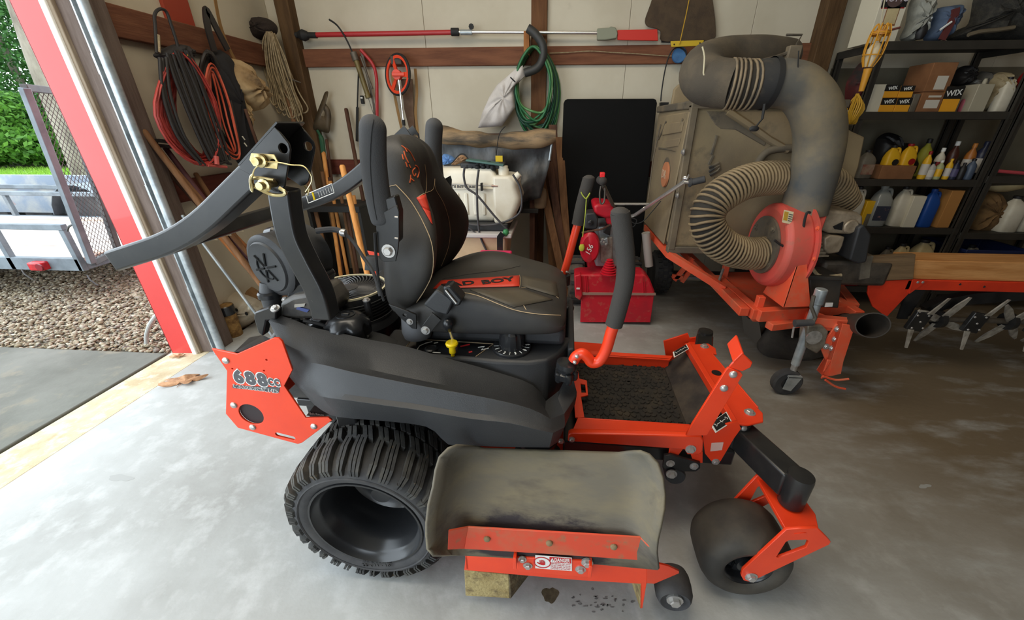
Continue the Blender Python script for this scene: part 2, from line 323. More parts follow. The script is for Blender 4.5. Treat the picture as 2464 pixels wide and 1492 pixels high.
# ---------------------------------------------------------------- outdoors
M_gravel_bed = mat('gravel_bed', hx(92, 84, 68), .95, c2=hx(60, 54, 44), sc=20)
gb = tag(G().box(-9, -2.2, 2.035, 7.5, -.2, -.03).build('ground_gravel', M_gravel_bed), kind='structure')
def stones(n, x0, x1, y0, y1, seed, smin, smax, z):
    r = np.random.default_rng(seed)
    base = np.array([(1, 0, 0), (-1, 0, 0), (0, 1, 0), (0, -1, 0), (0, 0, 1), (0, 0, -1), (.7, .7, .3), (-.7, .6, -.2), (.6, -.7, .2), (-.6, -.7, .3)])
    hull = bmesh.new(); vs = [hull.verts.new(p) for p in base]; bmesh.ops.convex_hull(hull, input=vs); hull.verts.ensure_lookup_table(); hull.verts.index_update()
    fs = np.array([[v.index for v in f.verts] for f in hull.faces]); base = np.array([v.co[:] for v in hull.verts]); hull.free()
    k = len(base); a = r.uniform(0, 2*pi, n); s = r.uniform(smin, smax, (n, 1)); fl = r.uniform(.35, .8, n); st = r.uniform(.6, 1.1, n); tl = r.normal(0, .45, n)
    V = base[None]*np.array([1, 1, 1])*s[:, None]; V = V*(1+r.normal(0, .16, (n, k, 1)))
    V[:, :, 1] *= st[:, None]; V[:, :, 2] *= fl[:, None]
    y, zz = V[:, :, 1].copy(), V[:, :, 2].copy(); V[:, :, 1] = y*np.cos(tl)[:, None]-zz*np.sin(tl)[:, None]; V[:, :, 2] = y*np.sin(tl)[:, None]+zz*np.cos(tl)[:, None]
    x, y = V[:, :, 0].copy(), V[:, :, 1].copy(); V[:, :, 0] = x*np.cos(a)[:, None]-y*np.sin(a)[:, None]; V[:, :, 1] = x*np.sin(a)[:, None]+y*np.cos(a)[:, None]
    V += np.stack([r.uniform(x0, x1, n), r.uniform(y0, y1, n), r.uniform(z-.012, z+.006, n)], 1)[:, None]
    return V.reshape(-1, 3), (fs[None]+(np.arange(n)*k)[:, None, None]).reshape(-1, 3)
def fast_mesh(name, V, Fc, m, parent=None, cols=None):
    me = bpy.data.meshes.new(name); nv, nf = len(V), len(Fc); q = Fc.shape[1]
    me.vertices.add(nv); me.vertices.foreach_set('co', np.asarray(V, np.float32).ravel()); me.loops.add(nf*q); me.loops.foreach_set('vertex_index', Fc.ravel().astype(np.int32))
    me.polygons.add(nf); me.polygons.foreach_set('loop_start', np.arange(0, nf*q, q, dtype=np.int32)); me.update(calc_edges=True); me.validate()
    me.materials.append(m); o = bpy.data.objects.new(name, me); C.collection.objects.link(o)
    if parent is not None: o.parent = parent
    return o
def island_mat(name, cols, rough=.8, trans=0):
    m = bpy.data.materials.new(name); m.use_nodes = True; T = m.node_tree; N, L = T.nodes, T.links; b = N['Principled BSDF']; b.inputs['Roughness'].default_value = rough; b.inputs['Specular IOR Level'].default_value = .3
    gi = N.new('ShaderNodeNewGeometry'); cr = N.new('ShaderNodeValToRGB'); L.new(gi.outputs['Random Per Island'], cr.inputs['Fac']); e = cr.color_ramp.elements
    e[0].position, e[0].color = 0, cols[0]; e[1].position, e[1].color = 1, cols[-1]
    for i, c in enumerate(cols[1:-1]): q = e.new((i+1)/(len(cols)-1)); q.color = c
    L.new(cr.outputs['Color'], b.inputs['Base Color'])
    if trans:
        tr = N.new('ShaderNodeBsdfTranslucent'); L.new(cr.outputs['Color'], tr.inputs['Color']); mx = N.new('ShaderNodeMixShader'); mx.inputs[0].default_value = trans
        L.new(b.outputs[0], mx.inputs[1]); L.new(tr.outputs[0], mx.inputs[2]); L.new(mx.outputs[0], N['Material Output'].inputs['Surface'])
    return m
M_gravel = island_mat('gravel_stones', [hx(84, 72, 54), hx(150, 138, 116), hx(120, 108, 84), hx(176, 166, 146), hx(106, 98, 90), hx(190, 182, 160)], .85)
V, Fc = stones(34000, -6.2, -2.26, 2.05, 4.2, 3, .008, .021, -.022)
tag(fast_mesh('gravel', V, Fc, M_gravel), 'pale crushed gravel covering the ground outside the door', 'gravel', kind='stuff')
struct(G().box(-40, -5, 6.6, 40, -.3, -.02), 'ground_lawn', mat('lawn_soil', hx(112, 146, 60), .95, c2=hx(84, 120, 44), sc=1.2, c3=hx(150, 176, 84), sc3=9))
r = np.random.default_rng(5); n = 26000; bx_, by_ = r.uniform(-24, -7, n), r.uniform(6.8, 13, n); a = r.uniform(0, 2*pi, n); h = r.uniform(.03, .1, n)
V = np.stack([np.stack([bx_-np.cos(a)*.012, by_-np.sin(a)*.012, 0*h-.02], 1), np.stack([bx_+np.cos(a)*.012, by_+np.sin(a)*.012, 0*h-.02], 1), np.stack([bx_+r.normal(0, .03, n), by_+r.normal(0, .03, n), h], 1)], 1).reshape(-1, 3)
tag(fast_mesh('grass', V, np.arange(3*n).reshape(-1, 3), island_mat('grass_blades', [hx(92, 136, 40), hx(140, 178, 64), hx(112, 156, 50)], .8, .3)), 'bright green mown grass beyond the trailer', 'grass', kind='stuff')
M_bark = mat('grey_bark', hx(128, 120, 106), .9, c2=hx(86, 78, 66), sc=3, c3=hx(176, 172, 160), sc3=5, lo3=.6, hi3=.72, stretch=(1, 1, .35), bump=.8, bsc=9)
M_leaf = [island_mat('leaves_bright', [hx(48, 86, 24), hx(84, 130, 44), hx(64, 108, 34), hx(108, 152, 60)], .6, .4), island_mat('leaves_dark', [hx(28, 60, 22), hx(56, 98, 40), hx(40, 78, 30), hx(74, 120, 52)], .6, .35)]
def leaf_cloud(n, cs, size, seed):
    r = np.random.default_rng(seed); out = []
    for (c, R) in cs:
        k = int(n*(R[0]*R[1]*R[2])**.67/sum((q[1][0]*q[1][1]*q[1][2])**.67 for q in cs))
        d = r.normal(0, 1, (k, 3)); d /= np.linalg.norm(d, axis=1)[:, None]; cl = r.normal(0, 1, (60, 3)); cl /= np.linalg.norm(cl, axis=1)[:, None]
        d = cl[r.integers(0, 60, k)]*.85+d*.5; d /= np.linalg.norm(d, axis=1)[:, None]
        out.append(np.array(c)+d*np.array(R)*(r.uniform(.55, 1.05, k)**.6)[:, None])
    Pn = np.concatenate(out); k = len(Pn); a = r.normal(0, 1, (k, 3)); a /= np.linalg.norm(a, axis=1)[:, None]; b = r.normal(0, 1, (k, 3)); b -= a*(a*b).sum(1)[:, None]; b /= np.linalg.norm(b, axis=1)[:, None]
    s = r.uniform(.6, 1.3, (k, 1))*size
    V = np.stack([Pn-a*s, Pn-b*s*.5, Pn+a*s, Pn+b*s*.5], 1).reshape(-1, 3); return V, np.arange(4*k).reshape(-1, 4)
def tree(label, base, h, r0, crowns, n, size, m, seed, lean=(0, 0), cat='tree'):
    t = thing('leafy_tree', label, cat, loc=tuple(base), group=None); p = [(0, 0, -.3)]+[(lean[0]*k+.06*sin(k*7+seed), lean[1]*k, h*k) for k in (.15, .35, .6, 1)]
    G().tube(spl(p, 5), [r0*(1.25-.6*i/20) for i in range(21)], 14).build('trunk', M_bark, t)
    V, Fc = leaf_cloud(n, crowns, size, seed); tag(fast_mesh('foliage', V, Fc, m, t), kind='stuff'); return t
# big pale trunk seen through the ramp gate, and the woods behind
P = pY(212, 446, 8.8); Q = pY(20, 20, 8.8)
tree('tall pale-barked tree seen behind the ramp gate', (P[0], P[1], 0), 6.5, .19, [((-1.9, -.6, 5.6), (1.3, 1.2, 1.0))], 3600, .07, M_leaf[0], 2, lean=((Q[0]-P[0])*1.5, .4))
for i, (px, py, Y, hh, R, k, lab) in enumerate(((-120, 330, 13.6, 6, 3.2, 0, 'bright green bushy tree at the edge of the lawn, cut by the picture edge'), (60, 380, 14, 4.6, 2.6, 0, 'light green bush low beside the pale trunk'), (180, 330, 15.5, 7, 3.2, 1, 'dark green tree directly behind the pale trunk'), (330, 300, 16.5, 8, 3.6, 1, 'dark tree hidden mostly by the red door trim'), (-20, 60, 18.5, 11, 4.2, 1, 'tall dark tree rising above the bright bush'), (120, 60, 20, 12, 4.4, 1, 'tall dark tree farthest back in the woods'))):
    P = pY(px, py, Y); z = max(1.2, P[2])
    cr = [((0, 0, z), (R*.8, R*.7, z*.85)), ((R*.55, -.3, z*.6), (R*.6, R*.6, z*.55)), ((-R*.6, -.2, z*.7), (R*.6, R*.6, z*.6)), ((.1, -.4, z*1.5), (R*.6, R*.6, z*.5))]
    tree(lab, (P[0], Y, 0), z*1.5, .16, cr, 20000, .095, M_leaf[k], 20+i)
# ================================================================ UTILITY TRAILER OUTSIDE
M_tgrey = mat('weathered_grey_steel', hx(112, 122, 128), .6, c2=hx(84, 92, 98), sc=5, c3=hx(110, 80, 60), sc3=14, lo3=.7, hi3=.85)
M_tdark = mat('dark_trailer_steel', hx(58, 60, 62), .6, c2=hx(80, 79, 76), sc=6)
M_plank = wood('sun_bleached_plank', hx(214, 204, 194), hx(176, 158, 144), 'X', c3=hx(198, 150, 120), sc3=2.5, lo3=.55, hi3=.75)
T = thing('utility_trailer', 'grey utility trailer with bleached plank bed and open mesh ramp gate, outside', 'trailer', loc=(-5.2, 3.5, 0)); TO = np.array((-5.2, 3.5, 0))
def tl(p): return np.array(p, float)-TO
zb_, y0, y1, xr, xl = .36, 2.78, 4.32, -3.88, -7.8
for k in range(9):
    a = y0+.04+k*(y1-y0-.08)/9; G().box(xl+5.2, xr+5.2-.02, a-3.5+.004, a-3.5+(y1-y0-.08)/9-.004, zb_-.035+rnd.uniform(-.003, .003), zb_+rnd.uniform(-.003, .003)).build('plank', M_plank, T, bev=.004)
g = G()
for y in (y0, y1-.05): g.box(xl+5.2, xr+5.2, y-3.5, y+.05-3.5, zb_-.1, zb_+.005)
for x in (xl, -6.4, -5.2, xr-.06): g.box(x+5.2, x+5.26, y0-3.49, y1-3.51, zb_-.1, zb_-.036)
g.build('frame', M_tgrey, T, bev=.004)
for y in (y0+.02, y1-.02):
    G().box(xl+5.2, xr+5.2+.01, y-.022-3.5, y+.022-3.5, .6, .645).build('top_rail', M_tgrey, T, bev=.004)
    for x in (-7.7, -6.5, -4.5, -3.895): G().box(x+5.18, x+5.225, y-.02-3.5, y+.02-3.5, zb_-.1, .6).build('stake_post', M_tgrey, T, bev=.004)
for y in (y0-.18, y1+.18):
    w = G().lathe([(.1, -.09), (.26, -.1), (.32, -.06), (.33, 0), (.32, .06), (.26, .1), (.1, .09)], (-.5, y-3.5, .32), (0, 1, 0), 28).build('wheel', M_rubber, T)
    G().lathe([(.01, -.05), (.17, -.05), (.18, -.095), (.18, .095), (.17, .05), (.01, .05)], (-.5, y-3.5, .32), (0, 1, 0), 20).build('rim', M_galv, w)
    G().loft([[(-.5+.4*cos(a)*q, y-3.5+d, .32+.4*sin(a)*q) for q, d in ((1, -.13), (1, .13), (.98, .13), (.98, -.13))] for a in np.linspace(.1, pi-.1, 10)]).build('fender', M_tgrey, T)
G().cyl((-.5, y0-.2-3.5, .32), (-.5, y1+.2-3.5, .32), .03).build('axle', M_tdark, T)
BL = pY(222, 633, 2.76); BR = pZ(284, 601, BL[2]); TL = pY(58, 211, 2.7); TR = TL+(BR-BL)
gt = empty('ramp_gate', (0, 0, 0), parent=T)
for n_, a, b in (('gate_bar', BL, TL), ('gate_bar', BR, TR), ('gate_bar', TL, TR), ('gate_bar', BL, BR)):
    G().tube([tl(a), tl(b)], .02, sq=(.045, .04)).build(n_, M_tgrey if a is BL and b is TL else M_tdark, gt, bev=.004)
g = G(); nu, nw = 16, 52
def gp(i, j): return tl(BL+(BR-BL)*i/nu+(TL-BL)*j/nw)
for i in range(nu):
    for j in range(nw):
        if (i+j) % 2 == 0: g.tube([gp(i, j), gp(i+1, j+1)], .0022, 3, cap=False); g.tube([gp(i, j), gp(i-1 if i else 0, j+1)], .0022, 3, cap=False) if i else 0
        elif i == nu-1: g.tube([gp(nu, j), gp(nu-1, j+1)], .0022, 3, cap=False)
g.build('gate_mesh', M_tdark, gt, smooth=0)
arc = [pY(x, y, 2.76) for x, y in ((162, 556), (166, 545), (178, 541), (188, 548), (196, 570), (203, 595))]
G().tube([tl(p) for p in spl(arc, 4)], .008, 6).build('latch_rod', M_tdark, T)
P = tl(pY(92, 641, 2.74)); lt = G().box(P[0]-.07, P[0]+.05, P[1]-.02, P[1]+.05, P[2]-.035, P[2]+.035).build('tail_light', mat('red_lens', hx(190, 30, 36), .25, c2=hx(150, 24, 34), sc=20), T, bev=.012)
G().cyl((P[0]+.04, P[1]-.028, P[2]), (P[0]+.04, P[1]-.018, P[2]), .03).build('lens', mat('dark_red_lens', hx(120, 20, 32), .2), lt)
for px, py in ((52, 648), (210, 662)):
    P = tl(pY(px, py, 2.78)); G().tube(spl([P, P+np.array((.02, -.01, -.04)), P+np.array((.05, 0, -.09))], 4), .006, 6).build('chain_end', M_tdark, T)
# weathered steel-sided flatbed standing behind it
B_ = thing('flatbed_trailer', 'blue-grey weathered steel flatbed behind the mesh-gate trailer', 'trailer', loc=(-7.2, 5.4, 0))
M_blue = mat('scuffed_blue_steel', hx(122, 134, 148), .6, c2=hx(160, 160, 156), sc=2.5, lo=.45, hi=.62, c3=hx(160, 104, 76), sc3=3.5, lo3=.62, hi3=.74)
G().box(-1.9, 1.9, -.62, .62, .32, .40).build('bed', M_tdark, B_, bev=.005)
G().box(-1.9, 1.95, -.67, -.62, .3, .64).build('side_panel', M_blue, B_, bev=.006); G().box(-1.9, 1.95, .62, .67, .3, .62).build('side_panel', M_blue, B_, bev=.006)
G().box(-1.9, 1.97, -.69, -.67, .61, .66).build('top_rail', M_tgrey, B_, bev=.005)
for x in (-.3, .35):
    for y in (-.55, .55): G().lathe([(.08, -.08), (.2, -.09), (.24, -.05), (.24, .05), (.2, .09), (.08, .08)], (x, y, .24), (0, 1, 0), 20).build('wheel', M_rubber, B_)
# ================================================================ THE ZERO-TURN MOWER
from mathutils import Matrix
M = Fr((-.593, .75, 0), radians(-1.5)); VC = .56
MW = thing('zero_turn_mower', 'orange and black zero-turn riding mower with folded roll bar, middle of the floor', 'mower', M)
def pv(x, y, v): return M.v_(x, y, v)
def pw(x, y, w): return M.w_(x, y, w)
MIR = Matrix(((1, 0, 0, 0), (0, -1, 0, 2*VC), (0, 0, 1, 0), (0, 0, 0, 1)))
def mirror(o, parent=None):
    c = o.copy(); C.collection.objects.link(c); c.parent = parent or o.parent
    if parent is None: c.matrix_basis = MIR @ o.matrix_basis
    for ch in list(o.children): mirror(ch, c)
    return c
def rowv(px, v, n):
    """a pixel polyline on plane(s) v, resampled to n points"""
    P = [pv(x, y, v[i] if hasattr(v, '__len__') else v) for i, (x, y) in enumerate(px)]; P = spl(P, 6); d = np.cumsum([0]+[np.linalg.norm(b-a) for a, b in zip(P, P[1:])]); P = np.array(P)
    return [np.array([np.interp(t, d, P[:, k]) for k in range(3)]) for t in np.linspace(0, d[-1], n)]
FV = lambda v: ((0, v, 0), (1, 0, 0), (0, 0, 1))             # plate frame facing the camera side
def uw(px, v): return [tuple(pv(x, y, v)[[0, 2]]) for x, y in px]
# ---- rear wheel
wu, ww, WB = .049, .262, .27
prof = [(.176, .0), (.19, -.012), (.212, -.013), (.232, -.002), (.243, .018), (.249, .05), (.251, WB/2), (.249, WB-.05), (.243, WB-.018), (.238, WB), (.215, WB+.014), (.19, WB+.012), (.176, WB)]
def lathe_v(prof, u, w, n=40): return G().lathe([(r, h) for r, h in prof], (u, 0, w), (0, 1, 0), n, cap=False)
rt = lathe_v(prof, wu, ww, 56).build('rear_tire', M_rubber, MW, smooth=50)
g = G(); N = 17; da = 2*pi/N
def tp(a, v, r): return (wu+r*cos(a), v, ww+r*sin(a))
CB = [(.092, .250), (.05, .249), (.014, .243), (-.002, .231), (-.009, .216)]; CT = [(.094, .2685), (.05, .268), (.004, .2585), (-.016, .240), (-.0165, .220)]
def rib(a, mir, i0, i1, sh, hw, base=CB, topc=CT):
    """one rubber rib wrapped over crown, shoulder and sidewall: angular centre a + sh[i], half width hw[i]"""
    f = (lambda v: WB-v) if mir else (lambda v: v); rings = []
    for i in range(i0, i1+1):
        c = a+sh[i]*da*(-1 if mir else 1); h = hw[i]*da; (vb, rb), (vt, rt_) = base[i], topc[i]
        rings.append([tp(c-h, f(vb), rb), tp(c+h, f(vb), rb), tp(c+h*.86, f(vt), rt_), tp(c-h*.86, f(vt), rt_)])
    g.loft(rings)
CM = [(.082, .249), (.1, .25), (.118, .2505), (.133, .2505)]; CMt = [(.084, .2685), (.1, .2695), (.118, .270), (.132, .270)]
for i in range(N):
    for mir in (0, 1):
        a = (i+.5*mir)*da
        for k in range(3): rib(a, mir, 0, 4, [.19+k*.115, .11+k*.12, .0+k*.125, -.03+k*.12, -.02+k*.115], [.05, .053, .055, .052, .048])
        for k in range(2): rib(a, mir, 0, 3, [.66+k*.12, .6+k*.125, .5+k*.125, .5+k*.11], [.052, .055, .055, .035])
        for k in range(2): rib(a, mir, 3, 4, [0, 0, 0, .5+k*.12, .52+k*.12], [0, 0, 0, .045, .04])
        for k in range(2): rib(a, mir, 0, 3, [.02+k*.17, .1+k*.17, .19+k*.17, .27+k*.17], [.074, .076, .076, .074], CM, CMt)
        for k in range(2): rib(a, mir, 0, 3, [.52+k*.17, .6+k*.17, .69+k*.17, .77+k*.17], [.074, .076, .076, .074], CM, CMt)
g.build('tread', M_tread, rt, smooth=0)
lathe_v([(.203, -.0135), (.206, -.017), (.209, -.0135)], wu, ww, 56).build('sidewall_ring', M_rubber, rt)
text('22 x 11 - 10', 'size_lettering', M_rubber, (pv(905, 1360, -.014), (1, 0, .12), (0, 0, 1)), .02, rt, .0012)
rim = lathe_v([(.176, .022), (.181, .004), (.178, -.008), (.172, -.008), (.166, .006), (.158, .012), (.152, .02), (.146, .045), (.142, .05), (.138, .1), (.135, .16), (.12, .172), (.075, .175), (.07, .165), (.0, .165)], wu, ww, 48).build('rear_rim', M_black_gloss, MW, smooth=40)
hub = G().cyl((wu, .165, ww), (wu, .1, ww), .032, 20).build('hub', M_black_gloss, rim)
for k in range(5): bolt((wu+.05*cos(k*2*pi/5+.5), .164, ww+.05*sin(k*2*pi/5+.5)), (0, -1, 0), .008, rim, name='lug_nut')
rt2 = mirror(rt); mirror(rim)
G().cyl((wu, .17, ww), (wu, 2*VC-.17, ww), .035).build('axle', M_black_metal, MW)
# ---- body side panel (faceted), mirrored on the far side
n = 26
E0 = [(646, 772), (683, 782), (736, 803), (805, 818), (881, 835), (958, 849), (1072, 881), (1149, 902), (1206, 919), (1259, 936), (1290, 954), (1312, 985)]
E1 = [(668, 818), (713, 841), (778, 858), (843, 877), (920, 896), (996, 912), (1072, 927), (1149, 942), (1225, 959), (1282, 977), (1322, 1003)]
E1b = [(684, 865), (716, 868), (778, 878), (843, 894), (920, 910), (996, 925), (1072, 939), (1149, 953), (1225, 969), (1284, 986), (1325, 1008)]
E2 = [(697, 908), (729, 924), (760, 934), (843, 950), (920, 961), (996, 971), (1072, 984), (1149, 996), (1225, 1003), (1300, 1024), (1330, 1034)]
E2b = [(712, 926), (745, 945), (780, 956), (843, 964), (920, 975), (996, 985), (1072, 998), (1149, 1010), (1225, 1018), (1300, 1036), (1331, 1042)]
E3 = [(756, 974), (794, 999), (843, 1007), (920, 1013), (996, 1021), (1034, 1030), (1053, 1045), (1075, 1068), (1103, 1072), (1225, 1076), (1322, 1077)]
vr = lambda a, b, k: [a+(b-a)*min(1, i/k) for i in range(14)]
R0 = rowv(E0, vr(.23, .2, 4), n); R1 = rowv(E1, vr(.185, .13, 2.5), n); R1b = rowv(E1b, vr(.17, .095, 2.5), n); R2 = rowv(E2, vr(.14, .07, 2.5), n); R2b = rowv(E2b, vr(.12, .055, 2.5), n); R3 = rowv(E3, vr(.11, .085, 2), n)
Ri = [p+np.array((0, .035, .004)) for p in R0]; Rii = [p+np.array((0, .065, -.05)) for p in R0]; R4 = [p+np.array((0, .05, .006)) for p in R3]
rows = [Rii, Ri, R0, R1, R1b, R2, R2b, R3, R4]
front = [(.66, .38, .60), (.66, .36, .64), (.65, .30, .66), (.672, .25, .612), (.672, .245, .60), (.668, .235, .575), (.66, .23, .56), (.63, .2, .53), (.63, .22, .53)]
front2 = [((np.array(r[-1])*2+np.array(f))/3+np.array((.012, -.012, 0))) for r, f in zip(rows, front)]
rows = [list(r)+[f2, np.array(f)] for r, f, f2 in zip(rows, front, front2)]
body = G().grid(rows).build('side_panel', M_black_plastic, MW, solid=.006, bev=.004, smooth=28, off=1)
mirror(body)
# fuel tank body behind the panel, console tower in front
tank = G().loft([[(u, .235, w), (u, .37, w-.015), (u, .37, .44), (u, .235, .44)] for u, w in ((-.2, .78), (-.1, .765), (.02, .735), (.1, .70), (.2, .66))]).build('fuel_tank', M_black_plastic, MW, bev=.012); mirror(tank)
CW = .70
cons = G().loft([[(u, v1-k, w) for u, v1 in ((.08, 0), (.1, 0))] for k, w in ()]) if 0 else G()
top = [pw(*q, CW)[:2] for q in ((905, 846), (969, 848), (1145, 864), (1196, 869), (1270, 872), (1318, 866), (1345, 850))]
top = [np.array((max(.0, p[0]), p[1])) for p in top]
outl = [(t[0], t[1]) for t in top]+[(.665, .44), (.02, .44)]
bot = [(x, max(.215, y-.045) if i < 6 else y) for i, (x, y) in enumerate(outl)]
mid = [(x, max(.225, y-.012) if i < 6 else y) for i, (x, y) in enumerate(outl)]
cn = G().loft([[(x, y, .45) for x, y in bot], [(x, y, .6) for x, y in bot], [(x, y, .645) for x, y in mid], [(x, y, CW) for x, y in outl]]).build('console', M_black_plastic, MW, bev=.01, seg=3, smooth=40); mirror(cn)
# console decal with its border, icons and the controls on it
q = [pw(*c, CW+.001) for c in ((992, 816), (1187, 828), (1145, 858), (969, 845))]
dec = G().prism([(a[0], a[1], CW+.0012) for a in q], (0, 0, -.001)).build('control_decal', mat('gloss_decal', hx(26, 26, 28), .18), MW, smooth=0)
g = G()
for a, b in ((q[3], q[0]), (q[0], q[1]), (q[1], q[2])): g.tube([(a[0], a[1], CW+.0018), (b[0], b[1], CW+.0018)], .0012, 4)
g.build('border_line', M_thread, dec, smooth=0)
def cpt(x, y): p = pw(x, y, CW+.0016); return (p[0], p[1], CW+.0016)
g = G()
for pts in (((1003, 842), (1010, 832), (1024, 826), (1040, 822)), ((1044, 826), (1054, 824)), ((1030, 847), (1060, 849)), ((1150, 836), (1166, 834), (1160, 840)), ((1158, 842), (1176, 838))): g.tube([cpt(*p) for p in pts], .0016, 4)
tag(g.build('icons', M_white, dec, smooth=0), kind='stuff')
G().tube([cpt(1108, 834), cpt(1130, 829)], .003, 4).build('red_icon', M_redprint, dec, smooth=0); G().tube([cpt(1128, 848), cpt(1136, 846)], .003, 4).build('red_icon', M_redprint, dec, smooth=0)
p = pw(1038, 842, CW); G().lathe([(.02, 0), (.021, .006), (.016, .009), (.015, .006), (.005, .006)], (p[0], p[1], CW), n=20).build('ignition_switch', M_black_gloss, MW)
p = pw(1090, 856, CW); G().lathe([(.006, 0), (.006, .008), (.0105, .012), (.0105, .034), (.018, .038), (.02, .045), (.017, .05), (.004, .05)], (p[0], p[1], CW), n=20).build('blade_switch_knob', M_yellow, MW)
p = np.array((*pw(1098, 840, CW)[:2], CW)); q = pv(1080, 790, .285); q2 = pv(1077, 772, .28)
tl_ = G().tube([p, q], [.006, .0045], 10).build('throttle_lever', M_chrome, MW); G().lathe([(.007, -.004), (.011, .004), (.0165, .018), (.0165, .028), (.011, .038), (.003, .042)], q-(q2-q)*.2, q2-q, 16).build('lever_knob', M_black_gloss, tl_)
p = pw(1232, 838, CW); dr = abs(pw(1279, 838, CW)[0]-p[0])
dial = G().lathe([(dr, 0), (dr, .008), (dr*.96, .011), (.01, .011)], (p[0], p[1], CW), n=40).build('height_dial', M_black_gloss, MW)
kr = abs(pw(1262, 830, CW)[0]-pw(1232, 830, CW)[0]); g = G()
N8 = 28; ring = lambda f, w, fl: [(p[0]+f*kr*(1-(fl if k % 4 == 0 else 0))*cos(2*pi*k/N8), p[1]+f*kr*(1-(fl if k % 4 == 0 else 0))*sin(2*pi*k/N8), w) for k in range(N8)]
g.loft([ring(1, CW+.01, .06), ring(1, CW+.04, .1), ring(.92, CW+.062, .12), ring(.72, CW+.07, .1)]).build('dial_knob', M_black_gloss, dial, smooth=30)
for k, s in enumerate(('1', '2', '3', '4', '5', '6')):
    a = radians(-150+k*40); text(s, 'number', M_white, ((p[0]+dr*.8*cos(a), p[1]+dr*.8*sin(a), CW+.0115), (-sin(a), cos(a), 0), (-cos(a), -sin(a), 0)), .016, dial)
g = G()
for k in range(10): a = radians(-170+k*20); g.tube([(p[0]+dr*.68*cos(a), p[1]+dr*.68*sin(a), CW+.0113), (p[0]+dr*.92*cos(a), p[1]+dr*.92*sin(a), CW+.0113)], .0009, 4)
g.build('tick_mark', M_white, dial, smooth=0)
# ---- fuel cap
p = pv(842, 806, .3); cap = G()
NL = 48
def lobe(f, w, k): return [(p[0]+f*.062*(1-k*(.5+.5*cos(6*2*pi*i/NL+.6))**3)*cos(2*pi*i/NL), .3+f*.062*(1-k*(.5+.5*cos(6*2*pi*i/NL+.6))**3)*sin(2*pi*i/NL), p[2]+w) for i in range(NL)]
cap.loft([lobe(1.0, .0, .2), lobe(1.1, .006, .22), lobe(1.12, .034, .22), lobe(1.1, .044, .16), lobe(1.0, .05, .04), lobe(.8, .066, 0), lobe(.55, .073, 0)]).build('fuel_cap', M_black_gloss, MW, smooth=40)
G().lathe([(.056, -.06), (.056, -.012), (.05, -.008), (.05, 0), (.01, 0)], (p[0], .3, p[2]), n=28).build('filler_neck', M_black_gloss, MW)
G().lathe([(.03, .0725), (.03, .0755), (.026, .0755), (.026, .0725)], (p[0], .3, p[2]), n=24).tube([(p[0]-.012, .3, p[2]+.0745), (p[0]+.012, .3, p[2]+.0745)], .004, 6).build('cap_emblem', M_black_gloss, MW)
# fuel hose on the tank top
P = [pv(*q) for q in ((730, 772, .27), (770, 780, .28), (800, 792, .29), (815, 800, .3))]; G().tube(spl(P, 5), .006, 8).build('fuel_hose', M_rubber, MW)
p = pv(712, 778, .27); G().lathe([(.026, -.02), (.026, 0), (.016, .004), (.014, .014), (.003, .016)], p, n=18).build('vent_fitting', M_black_gloss, MW)
# ---- red rear side plate with its lettering
VP = .10
outer = uw([(511, 838), (571, 851), (660, 812), (671, 812), (680, 820), (705, 889), (685, 927), (736, 1004), (790, 1003), (800, 1010), (728, 1064), (718, 1067), (574, 1028), (545, 994), (548, 891)], VP)
hc = uw([(606, 996)], VP)[0]; hr = (uw([(634, 996)], VP)[0][0]-hc[0])
s1, s2 = uw([(670, 1044), (706, 1053)], VP); sl = [(s1[0]-.008*sin(t), s1[1]+.008*cos(t)) for t in np.linspace(0, pi, 7)]+[(s2[0]+.008*sin(t), s2[1]-.008*cos(t)) for t in np.linspace(0, pi, 7)]
holes = [circ(hc[0], hc[1], hr, 28), sl]+[circ(*uw([q], VP)[0], .003, 8) for q in ((561, 886), (637, 891), (643, 865))]
rp = plate('rear_side_plate', outer, holes, FV(VP), .006, M_orange, MW, .001)
for q in ((546, 866), (565, 973), (610, 1026), (757, 1024)): bolt(pv(*q, VP)-np.array((0, .003, 0)), (0, -1, 0), .0105, MW, 'dome')
p = pv(616, 917, VP-.004); ax = pv(670, 925, VP)-pv(562, 911, VP)
fr = lambda x, y, e=0: (pv(x, y, VP-.0036-e), ax, (0, 0, 1))
lb = uw([(559, 928), (560, 934), (671, 944), (673, 932)], VP-.004)
plate('decal_base', lb, [], FV(VP-.0036), .0006, M_greyprint, rp)
plate('hole_plug', circ(hc[0], hc[1], hr*1.04, 28), [], FV(VP+.006), .003, mat('plug_black', hx(44, 32, 34), .6), rp)
hgt = abs(pv(600, 897, VP)[2]-pv(600, 930, VP)[2]); W6 = abs(pv(644, 914, VP)[0]-pv(561, 908, VP)[0])
t_ = text('688', 'decal_outline', M_white, fr(602, 912, .0003), hgt*1.2, rp, .0003, 1, .0062, fit=W6, space=1.3); text('688', 'decal_number', M_greyprint, fr(602, 912, .0012), hgt*1.2, rp, .0003, 1, .0032, fit=W6*.955, space=1.3)
text('CC', 'decal_outline', M_white, fr(659, 921, .0003), hgt*.66, rp, .0003, 1, .0042, fit=W6*.36, space=1.25); text('CC', 'decal_number', M_greyprint, fr(659, 921, .0012), hgt*.66, rp, .0003, 1, .0018, fit=W6*.325, space=1.25)
text('MAVERICK HD', 'decal_name', M_white, fr(616, 936, .0005), hgt*.32, rp, .0003, 1, .0012, fit=W6*1.3); text('MAVERICK HD', 'decal_name_fill', M_greyprint, fr(616, 936, .0012), hgt*.32, rp, .0002, 1, .0002, fit=W6*1.28)
